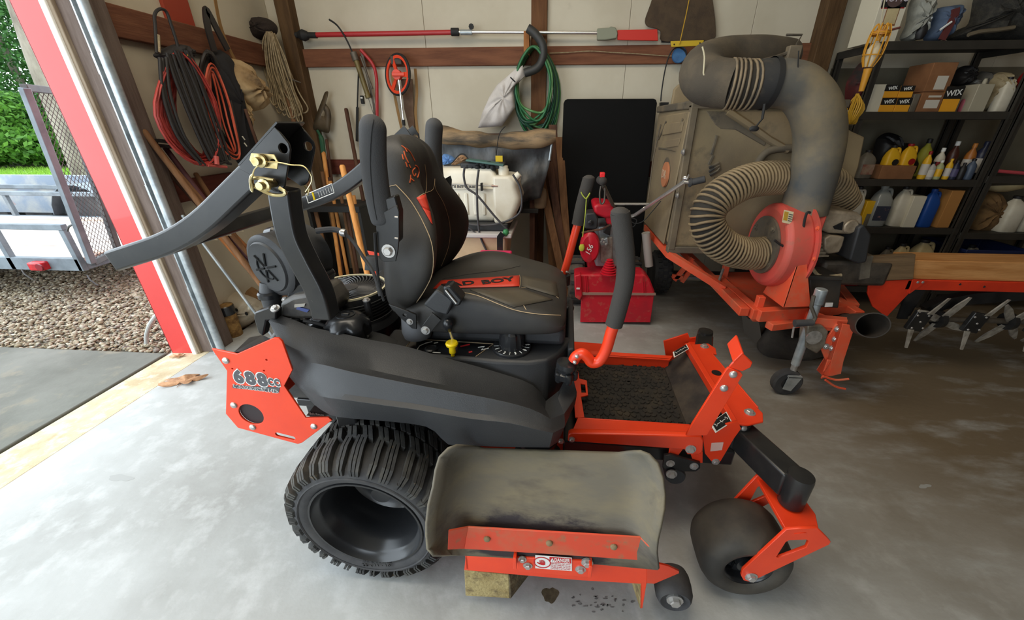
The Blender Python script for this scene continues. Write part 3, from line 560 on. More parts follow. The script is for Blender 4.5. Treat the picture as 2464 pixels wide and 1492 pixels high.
# rear engine guard: cross bars, far plate, dark heat-shield tray
rp2 = mirror(rp) if 0 else plate('rear_side_plate', outer, holes, FV(2*VC-VP), .006, M_orange, MW, .001)
tr = [pv(575, 848, VP+.02), pv(640, 800, VP+.06)]
G().prism([pv(560, 850, VP+.005), pv(650, 815, VP+.005), pv(632, 806, .3), pv(600, 812, .3)], (0, 0, -.012)).build('guard_tray', M_black_metal, MW)
a = pv(575, 1000, VP); G().box(a[0]-.01, a[0]+.05, VP+.02, 2*VC-VP-.003, a[2]-.02, a[2]+.05).build('rear_cross_bar', M_orange, MW, bev=.004)
p = [pv(*q, .16) for q in ((737, 1000), (757, 975), (795, 995), (775, 1006))]; G().prism(p, (0, .004, 0)).build('belt_label', M_blackprint, MW); text('Belt Route', 'label_text', M_white, (pv(762, 997, .158), (1, 0, -.05), (0, 0, 1)), .011, MW)
# main frame and engine deck
for v in (.34, 2*VC-.34): G().box(-.3, .62, v-.03, v+.03, .36, .44).build('frame_rail', M_black_metal, MW, bev=.004)
G().box(-.32, .1, .3, 2*VC-.3, .44, .47).build('engine_plate', M_black_metal, MW, bev=.003)
# ---- engine
fu, fv_, fw = *pv(838, 692, .5)[[0]], .5, pv(838, 692, .5)[2]; fr_ = .132
sh = G().lathe([(.16, -.17), (.165, -.12), (.15, -.1), (.14, -.09), (.136, -.012), (fr_, 0), (fr_-.012, 0), (fr_-.012, -.012), (.02, -.012)], (fu, fv_, fw), n=48).build('engine_shroud', M_black_gloss, MW, smooth=40)
G().lathe([(fr_+.001, -.002), (fr_+.001, .004), (fr_-.006, .004), (fr_-.006, -.002)], (fu, fv_, fw), n=48, cap=False).build('cream_ring', mat('cream_paint', hx(225, 215, 180), .5), sh)
g = G()
for k in range(44):
    a = 2*pi*k/44; g.tube([(fu+r*cos(a+(r-.03)*7), fv_+r*sin(a+(r-.03)*7), fw-.001) for r in np.linspace(.03, fr_-.01, 7)], .0024, 4)
g.lathe([(.032, -.008), (.034, .002), (.03, .004), (.005, .006)], (fu, fv_, fw), n=24).build('fan_grille', mat('grille_grey', hx(70, 70, 72), .4), sh)
g = G()
for j in range(7):
    w = -.022-j*.0105; R_ = .1385 if j < 6 else .146; g.lathe([(R_, w), (R_+.0035, w-.001), (R_+.0035, w-.004), (R_, w-.005)], (fu, fv_, fw), n=48, cap=False)
for k in range(10): a = 2*pi*k/10; g.box(-.003, .003, -.0045, .0045, -.085, -.015, rotz(a), (fu+.1395*cos(a), fv_+.1395*sin(a), fw))
g.build('side_louvre', M_black_plastic, sh)
for q in ((768, 725), (882, 722), (730, 735)):
    p = pv(*q, .36); G().cyl(p-np.array((0, 0, .05)), p, .011, 12).build('stud', M_black_metal, sh); bolt(p, (0, 0, 1), .008, sh)
G().loft([[(fu-.24+x, .3+y, .47+z) for x, y, z in r] for r in ([(0, 0, 0), (.4, 0, 0), (.4, .5, 0), (0, .5, 0)], [(0, 0, .2), (.4, 0, .16), (.4, .5, .16), (0, .5, .2)], [(.05, .05, .27), (.35, .06, .2), (.35, .44, .2), (.05, .44, .27)])]).build('engine_block', mat('cast_black', hx(40, 40, 42), .45, c2=hx(62, 60, 56), sc=20), MW, bev=.012)
# valve cover, ignition cover, engine label
P = [pv(*q, .3) for q in ((686, 716), (690, 690), (706, 682), (738, 676), (752, 690), (748, 712), (728, 722))]; G().prism(P, (0, .14, 0)).build('valve_cover', M_black_gloss, MW, bev=.01, seg=3)
for q in ((686, 720), (718, 722)): bolt(pv(*q, .295), (0, -.4, 1), .007, MW)
P = [pv(*q, .27) for q in ((668, 770), (672, 728), (700, 712), (770, 700), (800, 742), (790, 770))]; G().prism(P, (0, .12, 0)).build('cylinder_shroud', mat('shroud_dark', hx(52, 50, 48), .4, c2=hx(84, 80, 74), sc=16), MW, bev=.014, seg=3)
P = [pv(*q, .266) for q in ((716, 738), (744, 746), (738, 752), (712, 744))]; G().prism(P, (0, .004, 0)).build('engine_label', mat('blue_label', hx(70, 84, 140), .5), MW)
P = [pv(*q, .266) for q in ((708, 733), (734, 731), (732, 738), (708, 740))]; G().prism(P, (0, .004, 0)).build('engine_label', mat('grey_label', hx(170, 165, 155), .5), MW)
# air filter canister with its snorkel
fc = pv(641, 645, .3); axd = np.array((.30, .93, .05)); axd /= np.linalg.norm(axd); rf = .098
af = G().lathe([(.03, .0), (.076, .0), (.08, .006), (.084, .006), (rf, .014), (rf+.001, .03), (rf, .036), (rf-.002, .04), (rf-.002, .1), (rf+.002, .104), (rf+.002, .112), (rf-.003, .12), (rf-.004, .16), (.07, .17), (.0, .17)], fc, axd, 40).build('air_filter', M_black_plastic, MW, smooth=40)
t1 = np.cross(axd, (0, 0, 1)); t1 /= np.linalg.norm(t1); t2 = np.cross(t1, axd); g = G()
for k in range(6): a = k*pi/3+.25; d = t1*cos(a)+t2*sin(a); g.tube([fc+d*.008-axd*.001, fc+d*.05-axd*.001], .0036, 5)
g.tube([fc+(t1*cos(a)+t2*sin(a))*.036-axd*.001 for a in np.linspace(2.2, 5.3, 14)], .003, 5).build('cover_ribs', M_darkhole, af)
cl = pv(617, 598, .33); g = G(); g.tube(spl([cl+np.array(q) for q in ((-.03, 0, -.01), (-.012, 0, .012), (.004, -.01, .0), (.012, 0, .03), (.03, .01, .03), (.036, .02, .01))], 5), .0022, 6)
g.build('wire_clip', M_zinc, af)
p = pv(672, 560, .42); ob = G().lathe([(.018, -.05), (.024, -.045), (.024, -.01), (.018, -.004), (.018, .03), (.0, .032)], p, (.9, -.25, .25), 20).build('crankcase_fitting', M_black_gloss, MW); bolt(p+np.array((.028, -.008, .008)), (.9, -.25, .25), .012, MW)
P = spl([pv(*q) for q in ((760, 556, .4), (800, 552, .42), (826, 560, .42), (850, 582, .42), (875, 620, .4), (900, 660, .38), (915, 712, .36))], 5); G().tube(P, [.0095]*11+[.0055]*(len(P)-11), 8).build('fuel_line', M_rubber, MW); G().lathe([(.011, -.008), (.013, 0), (.011, .008)], P[10], (1, 0, -.1), 12).build('hose_clamp', M_zinc, MW)
p = pv(650, 706, .33); G().tube(fillet([p+np.array((.004, .01, .03)), p, p+np.array((.0, .0, -.06)), p+np.array((-.02, -.0, -.08))], .03), .03, 18).build('intake_snorkel', M_black_plastic, MW, smooth=50)
G().lathe([(.036, -.02), (.036, -.006), (.031, 0)], p+np.array((0, 0, .01)), n=20).build('snorkel_clamp', M_black_gloss, MW)
P = [pv(*q, .24) for q in ((610, 765), (612, 752), (645, 740), (664, 748), (664, 770), (640, 772), (632, 810), (620, 800))]; G().prism(P, (0, .03, 0)).build('rear_bracket', M_black_metal, MW, bev=.004); bolt(pv(662, 742, .235), (0, -.5, 1), .009, MW)
# ---- roll-over bar: legs, hinge brackets, folded hoop, lock pins
LV = .175; LW = .052
P = spl([pv(*q, LV) for q in ((684, 452), (690, 500), (704, 568), (734, 632), (768, 698), (786, 762))], 5)
leg = G().tube(P, .02, sq=(LW, LW*1.05), up=(0, 1, 0)).build('roll_bar_leg', M_black_metal, MW, bev=.007, seg=3); mirror(leg)
a = pv(786, 745, LV); lf = G().box(a[0]-.035, a[0]+.03, LV-.035, .36, .46, .62).build('roll_bar_foot', M_black_metal, MW, bev=.006); mirror(lf)
BV = .145
bo = uw([(578, 399), (662, 305), (676, 320), (696, 345), (700, 360), (698, 378), (686, 448), (678, 458), (667, 461), (608, 422), (580, 407)], BV)
h1 = uw([(683, 357)], BV)[0]
br = plate('hinge_bracket', bo, [circ(*h1, .0105, 18)], FV(BV), .006, M_black_metal, MW, .001)
BV2 = LV+.062
bo2 = [(x+.0, y) for x, y in bo]; br2 = plate('hinge_bracket', bo2, [circ(*h1, .0105, 18)], FV(BV2), .006, M_black_metal, MW, .001)
a, b = np.array((bo[0][0], bo[0][1])), np.array((bo[1][0], bo[1][1])); d = (b-a)/np.linalg.norm(b-a); nrm = np.array((-d[1], d[0]))
g = G(); c0, c1 = a-d*.0, b+d*.012
g.prism([(c0[0], BV-.003, c0[1]), (c1[0], BV-.003, c1[1]), (c1[0]+nrm[0]*.004, BV-.003, c1[1]+nrm[1]*.004), (c0[0]+nrm[0]*.004, BV-.003, c0[1]+nrm[1]*.004)], (0, BV2-BV+.006, 0)).build('bracket_top', M_black_metal, MW)
mirror(br); mirror(br2)
# the folded hoop is a U: near arm, cross bar, far arm
hp = [pv(*q, LV+.02) for q in ((655, 385), (612, 428), (565, 478), (512, 530), (466, 562), (420, 580), (350, 600), (285, 622))]
HP = fillet([hp[0], pv(468, 566, LV+.02), pv(292, 622, LV+.02)], .13, 8)
arm = G().tube(HP, .02, sq=(.066, .058), up=(0, 1, 0)); arm = arm.build('roll_bar_arm', M_black_metal, MW, bev=.007, seg=3); mirror(arm)
e = HP[-1]; d = HP[-1]-HP[-2]; d /= np.linalg.norm(d)
e2 = e-d*.028
cb = G().tube([(e2[0], LV+.04, e2[2]), (e2[0], 2*VC-LV-.04, e2[2])], .02, sq=(.054, .05), up=np.cross((0, 1, 0), d)).build('roll_bar_cross_bar', M_black_metal, MW, bev=.008, seg=3)
for k in range(3): G().box(-.012, .012, -.001, .001, -.004, .004).build('slot', M_thread, MW).location = (e2[0]-.026*d[2]*0-.0, LV+.3+.06*k, e2[2]-.027)
# warning label on the far arm
mb = HP[len(HP)//2]
def fa(x, y): return M.v_(x, y, 2*VC-LV-.02-.031)
P = [fa(*q) for q in ((736, 468), (798, 442), (804, 464), (742, 489))]; lab = G().prism(P, (0, .002, 0)).build('warning_label', mat('grey_warning', hx(96, 98, 108), .5), MW)
def stroke(a, b, w, m, nm, v): G().tube([M.v_(*a, v), M.v_(*b, v)], w, 4).build(nm, m, lab, smooth=0)
for a, b in (((736, 468), (798, 442)), ((798, 442), (804, 464)), ((804, 464), (742, 489)), ((742, 489), (736, 468))): stroke(a, b, .0016, M_white, 'label_border', 2*VC-LV-.053)
for k in range(6): x = 765+k*6; stroke((x, 462-k*2.5), (x+4, 474-k*2.5), .0009, M_white, 'label_text', 2*VC-LV-.053)
stroke((752, 463), (757, 481), .004, M_yellow, 'label_band', 2*VC-LV-.053)
# lock pins: yellow zinc, with bail and lanyard
def pin(px, py, ang):
    p = pv(px, py, BV-.004); t = G().cyl(p+np.array((0, .0, 0)), p-np.array((0, .05, 0)), .0085, 14).lathe([(.014, 0), (.014, .006), (.009, .008)], p-np.array((0, .03, 0)), (0, -1, 0), 14).build('lock_pin', M_yzinc, MW); return t, p
t, p = pin(652, 384, 0)
plate('pin_flag', [tuple(np.array((p[0], p[2]))+rotz(-.05)[:2, :2]@np.array(q)) for q in ((-.024, -.013), (-.03, 0), (-.022, .014), (.03, .014), (.036, .0), (.03, -.016))], [circ(p[0]+.024, p[2]+.0, .006, 10, .004)], FV(BV-.03), .003, M_yzinc, t, .0006)
t, p = pin(660, 441, 0)
P = [M.v_(*q, BV-.02) for q in ((660, 434), (612, 428), (606, 438), (612, 448), (648, 466), (668, 470), (684, 468), (686, 462), (672, 452))]
G().tube(spl(P, 4), .0042, 8).build('bail_wire', M_yzinc, t)
G().tube(spl([M.v_(*q, BV-.03) for q in ((605, 459), (602, 440), (603, 426), (609, 420), (604, 432), (608, 450), (607, 462))], 4), .0024, 6).build('clip_ring', M_yzinc, t)
G().tube(spl([M.v_(*q, BV-.035) for q in ((606, 426), (612, 408), (628, 396), (645, 390), (675, 392), (700, 397), (730, 400), (748, 420), (750, 436), (742, 452), (735, 462))], 4), .0014, 5).build('lanyard', M_yzinc, MW)
G().tube(spl([M.v_(*q, .2) for q in ((732, 446), (740, 458), (734, 464), (744, 452), (740, 470))], 4), .0018, 5).build('lanyard_clip', M_yzinc, MW)
# dangling tag by the leg
P = [M.v_(*q, .24) for q in ((658, 517), (668, 511), (672, 545), (662, 541)) ]; G().prism(P, (0, .002, 0)).build('paper_tag', mat('grey_tag', hx(140, 140, 142), .7), MW)
# ---- seat
from mathutils.bvhtree import BVHTree
from mathutils import Vector
def bvh(o):
    dg = bpy.context.evaluated_depsgraph_get(); dg.update(); return BVHTree.FromObject(o, dg)
def hit(tree, x, y, fr=None, off=.001):
    """the point of a built surface that the picture shows at x, y (in the thing's own coordinates)"""
    fr = fr or M; o = fr.loc(EYE); d = fr.loc(EYE+ray(x, y))-o; d /= np.linalg.norm(d)
    p, nrm, i, ds = tree.ray_cast(Vector(o.tolist()), Vector(d.tolist()))
    if p is None: return None
    nrm = np.array(nrm); nrm = nrm if nrm@d < 0 else -nrm
    return np.array(p)+nrm*off
def seam(tree, px, r, name, m, parent, n=4, k=4, fr=None, off=.0008):
    P = [hit(tree, x, y, fr, off) for x, y in [(p[0], p[1]) for p in spl([(a, b) for a, b in px], k)]]; P = [p for p in P if p is not None]
    return G().tube(P, r, n).build(name, m, parent)
def patch(tree, quad, nu, nv, name, m, parent, fr=None, off=.002):
    """a thin panel sewn on a surface: quad = four picture corners"""
    q = [np.array(c, float) for c in quad]; rows = []
    for j in range(nv+1):
        t = j/nv; a = q[0]*(1-t)+q[3]*t; b = q[1]*(1-t)+q[2]*t; rows.append([hit(tree, *(a*(1-s)+b*s), fr, off) for s in np.linspace(0, 1, nu+1)])
    if any(p is None for r in rows for p in r): return None
    return G().grid(rows).build(name, m, parent, solid=.0015)
def ringv(pairs, f): half = pairs; full = [(-a, b) for a, b in half]+[(a, b) for a, b in half[::-1] if abs(a) > 1e-9]; return [f(a, b) for a, b in full]
sb = G()
us = [.085, .1, .16, .22, .3, .38, .46, .53, .59, .625, .632]
hb_ = [.80, .835, .852, .878, .898, .892, .868, .852, .838, .81, .795]; hc_ = [.80, .825, .842, .848, .85, .852, .853, .85, .838, .81, .795]; bt_ = [.79, .765, .755, .75, .75, .752, .755, .757, .758, .762, .78]
hw_ = [.2, .235, .25, .252, .252, .252, .252, .25, .243, .225, .2]
for u, hb, hc, b, hw in zip(us, hb_, hc_, bt_, hw_): sb.loft  # stations
rings = [ringv([(hw-.03, b), (hw-.004, b+.012), (hw, b+.035), (hw, hb-.025), (hw-.012, hb-.006), (hw-.04, hb), (hw-.08, hb-.004), (hw-.125, hc+.004), (hw-.17, hc-.002), (0, hc)][::1], lambda a, w, u=u: (u, VC+a, w)) for u, hb, hc, b, hw in zip(us, hb_, hc_, bt_, hw_)]
seat = sb.loft(rings).build('seat_cushion', M_vinyl, MW, sub=2, smooth=80)
sk = G()
ws = [.795, .82, .87, .92, .98, 1.05, 1.11, 1.17, 1.215, 1.255, 1.295, 1.318, 1.328, 1.331]
uf = [.10, .13, .178, .212, .236, .242, .226, .19, .166, .160, .146, .12, .106, .09]; uc = [.08, .1, .125, .142, .152, .155, .15, .148, .15, .156, .148, .124, .108, .091]
ub = [.06, .055, .05, .056, .062, .064, .058, .048, .04, .036, .04, .052, .066, .078]; hw2 = [.2, .225, .245, .25, .25, .236, .192, .155, .146, .140, .126, .098, .062, .02]
def bring(w, f, c, b, hw):
    k = min(1, hw/.17); r = [(hw-.06*k, b), (hw-.012*k, b+.012*k), (hw, b+(f-b)*.3), (hw, f-(f-b)*.22), (hw-.012*k, f-.006*k), (hw-.035*k, f), (hw-.07*k, f-.01*k), (hw-.11*k, c+.006), (hw-.14*k, c), (0, c)]
    return ringv(r, lambda a, u: (u, VC+a, w))
rings = [bring(*q) for q in zip(ws, uf, uc, ub, hw2)]
back = sk.loft(rings).build('seat_back', M_vinyl, MW, sub=2, smooth=80)
tb, tc_ = bvh(back), bvh(seat)
seam(tb, [(953, 445), (989, 485), (1021, 541), (1040, 594), (1040, 654), (1021, 698), (992, 740)], .0016, 'piping', M_thread, back)
seam(tb, [(953, 445), (940, 448), (928, 452)], .001, 'seam', M_thread, back)
seam(tb, [(1046, 430), (1048, 455), (1068, 490), (1082, 540), (1080, 590), (1062, 640)], .0008, 'seam', M_thread, back)
seam(tb, [(1004, 476), (1016, 468), (1024, 462), (1026, 430), (1022, 396)], .0012, 'seam', M_thread, back)
seam(tb, [(1024, 464), (1042, 455), (1046, 430)], .0009, 'seam', M_thread, back)
for q in (((1002, 477), (1023, 467), (1034, 510), (1016, 500)), ((1016, 500), (1034, 510), (1040, 540), (1036, 536))): patch(tb, q, 3, 4, 'red_insert', M_red_vinyl, back)
for L in ([(966, 351), (974, 357), (979, 366)], [(976, 357), (986, 366), (994, 380), (998, 388)], [(972, 364), (976, 378), (983, 392)], [(984, 396), (988, 404)], [(999, 398), (1005, 402), (1008, 414), (1004, 428)], [(998, 404), (992, 412), (996, 424), (1000, 418)], [(988, 421), (988, 432), (986, 440)], [(989, 430), (996, 436)], [(968, 372), (971, 384)], [(976, 390), (980, 402)]): seam(tb, L, .0019, 'embroidery', M_orange_thread, back, k=3)
patch(tc_, ((1062, 676), (1250, 664), (1250, 690), (1042, 696)), 12, 3, 'red_insert', M_red_vinyl, seat)
seam(tc_, [(1112, 704), (1150, 712), (1202, 733), (1242, 747), (1294, 756), (1349, 759)], .0014, 'stitching', M_thread, seat)
seam(tc_, [(1150, 706), (1200, 712), (1238, 715), (1256, 730), (1266, 746)], .001, 'stitching', M_thread, seat)
seam(tc_, [(1254, 692), (1290, 694), (1320, 702), (1344, 718)], .0008, 'seam', M_thread, seat)
seam(tc_, [(1064, 672), (1130, 660), (1200, 652), (1252, 640)], .0008, 'seam', M_vinyl_dark, seat)
seam(tc_, [(1250, 662), (1253, 676), (1250, 692)], .0008, 'seam', M_thread, seat)
patch(tc_, ((1256, 664), (1338, 680), (1344, 716), (1256, 690)), 6, 4, 'front_panel', M_vinyl_tan, seat)
patch(tc_, ((1130, 698), (1252, 694), (1330, 722), (1236, 740)), 8, 5, 'side_bolster_panel', M_vinyl_tan, seat, off=.0018)
p1_, p2_ = hit(tc_, 1110, 690), hit(tc_, 1205, 678)
for s, q in (('BAD', (1102, 687)), ('BOY', (1198, 678))):
    c = hit(tc_, *q, None, .0042); text(s, 'seat_lettering', M_blackprint, (c, p2_-p1_, (0, 1, .05)), .05, seat, .0005, 1.2, .0015)
# seat base, bracket, retractor, buckle
G().box(.12, .63, .36, 2*VC-.36, .705, .765).build('seat_base', M_black_plastic, MW, bev=.02, seg=3)
p = pv(985, 800, .33); G().lathe([(.045, -.02), (.05, 0), (.045, .05), (.02, .06)], (p[0]+.02, .35, p[2]), (0, 0, 1), 18).build('base_end_cap', mat('grey_moulding', hx(100, 101, 104), .5), MW)
G().box(.64, .662, .36, 2*VC-.36, .5, .7).build('seat_box_front', M_black_plastic, MW, bev=.006)
text('MAVERICK', 'front_lettering', M_orange, (M.u_(1338, 836, .672), (0, 0, 1), (0, -1, 0)), .034, MW, .0008, 1.2, .001)
SV = .285
plate('hinge_plate', uw([(936, 731), (980, 747), (1002, 756), (1003, 791), (992, 789), (958, 757)], SV), [circ(*uw([(975, 757)], SV)[0], .006, 12)], FV(SV), .008, M_black_metal, MW, .001); bolt(pv(986, 774, SV-.004), (0, -1, 0), .007, MW)
plate('belt_anchor', uw([(1040, 752), (1062, 769), (1033, 804), (1014, 801), (1016, 784)], SV-.01), [], FV(SV-.01), .006, M_black_metal, MW, .001); bolt(pv(1024, 795, SV-.014), (0, -1, 0), .0095, MW)
P = [pv(*q, SV-.012) for q in ((1018, 734), (1050, 697), (1092, 723), (1076, 760), (1046, 752))]; G().prism(P, (0, .045, 0)).build('belt_retractor', M_black_plastic, MW, bev=.006, seg=3)
P = [pv(*q, SV-.016) for q in ((1066, 690), (1082, 688), (1112, 722), (1106, 736), (1094, 738), (1066, 706))]; bk = G().prism(P, (0, .05, 0)).build('belt_buckle', M_black_gloss, MW, bev=.005, seg=2)
G().tube([pv(1072, 698, SV-.02), pv(1098, 730, SV-.02)], .003, 6).build('buckle_edge', M_chrome, bk)
# ---- armrests (flipped up) with brackets
AV = .265
P = [pv(*q, AV) for q in ((897, 308), (897, 340), (899, 390), (906, 450), (915, 500), (923, 530))]; PP = spl(P, 4); ra = .032; t0 = PP[0]-PP[1]; t0 /= np.linalg.norm(t0); t1 = PP[-1]-PP[-2]; t1 /= np.linalg.norm(t1); rings = []
sect = [(PP[0]+t0*ra*.95*sin(th_), cos(th_), t0) for th_ in (1.5, 1.25, .95, .6, .3)]+[(p, 1.0, None) for p in PP]+[(PP[-1]+t1*.012*sin(th_), .55+.45*cos(th_), t1) for th_ in (.5, 1.0, 1.5)]
for i, (p, f, tt) in enumerate(sect):
    q = [c[0] for c in sect]; t = q[min(i+1, len(q)-1)]-q[max(i-1, 0)]; t /= np.linalg.norm(t); x = np.cross(t, (0, 1, 0)); x /= np.linalg.norm(x)
    rings.append([p+x*ra*f*cos(a)*(1+.08*cos(2*a)**2)+np.array((0, .029*f*sin(a), 0)) for a in np.linspace(0, 2*pi, 17)[:-1]])
ar = G().loft(rings).build('armrest', mat('grey_rubber_foam', hx(64, 64, 65), .85, bump=.15, bsc=300), MW, sub=1, smooth=70); ta = bvh(ar)
seam(ta, [(899, 288), (893, 330), (891, 400), (898, 480), (907, 530)], .0012, 'mould_seam', M_black_plastic, ar); mirror(ar).location.x = -.035
BVm = .245
bm = plate('armrest_bracket', uw([(906, 549), (908, 520), (955, 493), (961, 509), (961, 574), (958, 604), (953, 628), (925, 630), (914, 622)], BVm), [], FV(BVm), .006, M_black_metal, MW, .0012); mirror(bm).location.x = -.035
bm2 = G().prism([pv(*q, BVm+.005) for q in ((920, 480), (950, 470), (961, 509), (961, 580), (940, 600), (912, 560))], (0, .03, 0)).build('bracket_core', M_black_metal, MW, bev=.004)
bolt(pv(935, 604, BVm-.004), (0, -1, 0), .0125, MW)
for q in ((950, 522), (950, 573)): G().tube([pv(*q, BVm-.003), pv(q[0]+8, q[1]+1, BVm-.003)], .0022, 5).build('slot', M_zinc, MW)
P = spl([pv(*q, .235) for q in ((902, 560), (905, 620), (912, 680), (924, 724))], 5); G().tube(P, .004, 6).build('belt_webbing', M_vinyl_dark, MW)
# ---- lap bars
LB = .25
def lapbar(v, bar, grip, r):
    P = [pv(*q, v) for q in bar]; b = G().tube(spl(P, 6), r, 14).build('lap_bar', M_orange, MW, smooth=60)
    Q = [pv(*q, v) for q in grip]; Q = spl(Q, 6); g = G().tube(Q, [r*1.48]*len(Q), 16).build('foam_grip', M_foam, b, smooth=50); e = Q[-1]; G().ball(e, r*1.44, 14, (1, 1, .6)).build('grip_end', M_foam, b)
    return b
lb = lapbar(LB, ((1380, 868), (1388, 856), (1402, 851), (1414, 860), (1424, 872), (1442, 868), (1458, 842), (1470, 802), (1480, 772)), ((1477, 782), (1490, 736), (1503, 680), (1506, 630), (1500, 570), (1492, 512)), .0165)
lbf = lapbar(2*VC-LB, ((1356, 660), (1366, 628), (1380, 575), (1393, 528)), ((1390, 540), (1398, 500), (1408, 462), (1417, 430)), .0165)
for q in ((1388, 858), (1383, 872)): bolt(pv(*q, LB-.02), (-.2, -1, .2), .006, MW, 'dome')
p = pv(1362, 884, LB); kn = G().lathe([(.02, .02), (.03, .018), (.031, .004), (.026, .0), (.026, -.006), (.024, -.012), (.03, -.016), (.03, -.034), (.02, -.04)], p, (.1, 0, 1), 28).build('lever_pivot', M_black_gloss, MW, smooth=40)
for k in range(5): a = k*2*pi/5; G().lathe([(.009, -.016), (.011, -.012), (.011, .012), (.007, .016)], p+np.array((.026*cos(a), .026*sin(a), -.026)), n=10).build('pivot_lobe', M_black_gloss, kn)
p = pv(1356, 668, 2*VC-LB); G().lathe([(.02, .02), (.03, .014), (.03, -.03), (.02, -.036)], p, n=20).build('lever_pivot', M_black_gloss, MW)
for q in ((1352, 655), (1364, 655), (1352, 668)): bolt(pv(*q, 2*VC-LB-.02), (0, -1, 0), .006, MW, 'dome')
# ---- foot pan
RW = .44
g = G()
a = [pw(*q, RW) for q in ((1390, 1006), (1661, 1023), (1654, 1042), (1377, 1037))]; g.prism([(p[0], p[1], RW) for p in a], (0, 0, -.006)); g.prism([(a[0][0], a[0][1], RW), (a[1][0], a[1][1], RW), (a[1][0], a[1][1], RW-.045), (a[0][0], a[0][1], RW-.045)], (0, .005, 0))
g.build('foot_pan_rail', M_orange, MW, bev=.0015)
g = G(); a = [pw(*q, RW) for q in ((1363, 840), (1619, 856), (1612, 866), (1363, 851))]; g.prism([(p[0], p[1], RW) for p in a], (0, 0, -.006)); q = a
y_ = a[3][1]; g.box(a[3][0], a[2][0], y_-.002, y_+.004, RW-.06, RW); g.build('foot_pan_rail', M_orange, MW, bev=.0015)
PWf = .395
mt_c = [pw(*q, PWf) for q in ((1380, 866), (1596, 880), (1650, 1020), (1388, 1010))]
M_mat = mat('embossed_rubber_mat', hx(36, 33, 29), .85, c2=hx(62, 54, 42), sc=16, lo=.5, hi=.75, bump=.2, bsc=120)
G().prism([(p[0], p[1], PWf-.008) for p in mt_c], (0, 0, -.006)).build('foot_pan', M_orange, MW)
fm = G().prism([(p[0], p[1], PWf) for p in mt_c], (0, 0, -.008)).build('floor_mat', M_mat, MW)
g = G(); mr = random.Random(4)                                   # the raised pebbled pattern of the mat
for i in range(15):
    for j in range(16):
        s, t = (i+.5+mr.uniform(-.25, .25)+.5*(j % 2))/15.5, (j+.5+mr.uniform(-.25, .25))/16
        c = (mt_c[0]*(1-s)+mt_c[1]*s)*(1-t)+(mt_c[3]*(1-s)+mt_c[2]*s)*t; r_ = mr.uniform(.007, .012); an = mr.uniform(0, 6)
        pts = [(c[0]+r_*(1.5 if k % 2 else 1)*cos(an)*cos(k*pi/3)-r_*sin(an)*sin(k*pi/3), c[1]+r_*1.5*sin(an)*cos(k*pi/3)+r_*cos(an)*sin(k*pi/3), 0) for k in range(6)]
        g.loft([[(x, y, PWf-.001) for x, y, _ in pts], [(c[0]+(x-c[0])*.8, c[1]+(y-c[1])*.8, PWf+.0045) for x, y, _ in pts]])
g.build('mat_pattern', M_mat, fm, smooth=0)
BW = .475
im = [np.array(p) for p in (pw(1598, 880, PWf), pw(1657, 838, BW), pw(1742, 990, BW), pw(1652, 1021, PWf))]
G().prism(im, (-.003, 0, -.01)).build('toe_mat', mat('dusty_toe_mat', hx(42, 37, 35), .85, c2=hx(72, 63, 54), sc=9, bump=.5, bsc=40), MW)
# cross strap at the seat end
g = plate('pan_end_strap', [tuple(pw(*q, .43)[:2]) for q in ((1377, 896), (1391, 894), (1394, 912), (1412, 917), (1415, 952), (1398, 956), (1406, 1005), (1384, 1005))], [[tuple(pw(*q, .43)[:2]) for q in ((1397, 924), (1408, 926), (1410, 946), (1399, 946))]], ((0, 0, .43), (1, 0, 0), (0, 1, 0)), .006, M_orange, MW, .001)
# front beam: angle section with bolted end lugs
bt = [pw(*q, BW) for q in ((1652, 830), (1704, 826), (1722, 838), (1725, 852), (1712, 850), (1822, 980), (1836, 994), (1837, 1014), (1800, 1022), (1770, 1019))]
g = G().prism([(p[0], p[1], BW) for p in bt], (0, 0, -.008)); g.prism([(bt[0][0], bt[0][1], BW), (bt[-1][0], bt[-1][1], BW), (bt[-1][0], bt[-1][1], BW-.07), (bt[0][0], bt[0][1], BW-.07)], (.006, 0, 0))
g.prism([(bt[4][0], bt[4][1], BW), (bt[5][0], bt[5][1], BW), (bt[5][0], bt[5][1], BW-.1), (bt[4][0], bt[4][1], BW-.1)], (.006, 0, 0)); g.build('front_beam', M_orange, MW, bev=.002)
bl = [pw(*q, BW+.022) for q in ((1648, 826), (1660, 824), (1775, 1012), (1766, 1020))]; G().prism([(p[0], p[1], BW+.022) for p in bl], (0, 0, -.03)).build('beam_lip', M_orange, MW, bev=.002)
for q in ((1695, 834), (1804, 993)): bolt(pw(*q, BW), (0, 0, 1), .012, MW)
bolt(pw(1790, 1030, BW-.02), (.2, -1, .3), .011, MW, 'dome')
p = pw(1724, 897, BW+.001); G().lathe([(.018, 0), (.018, .002), (.002, .003)], (p[0], p[1], BW), n=24, sx=1).xf(np.eye(3)).build('round_emblem', M_blackprint, MW)
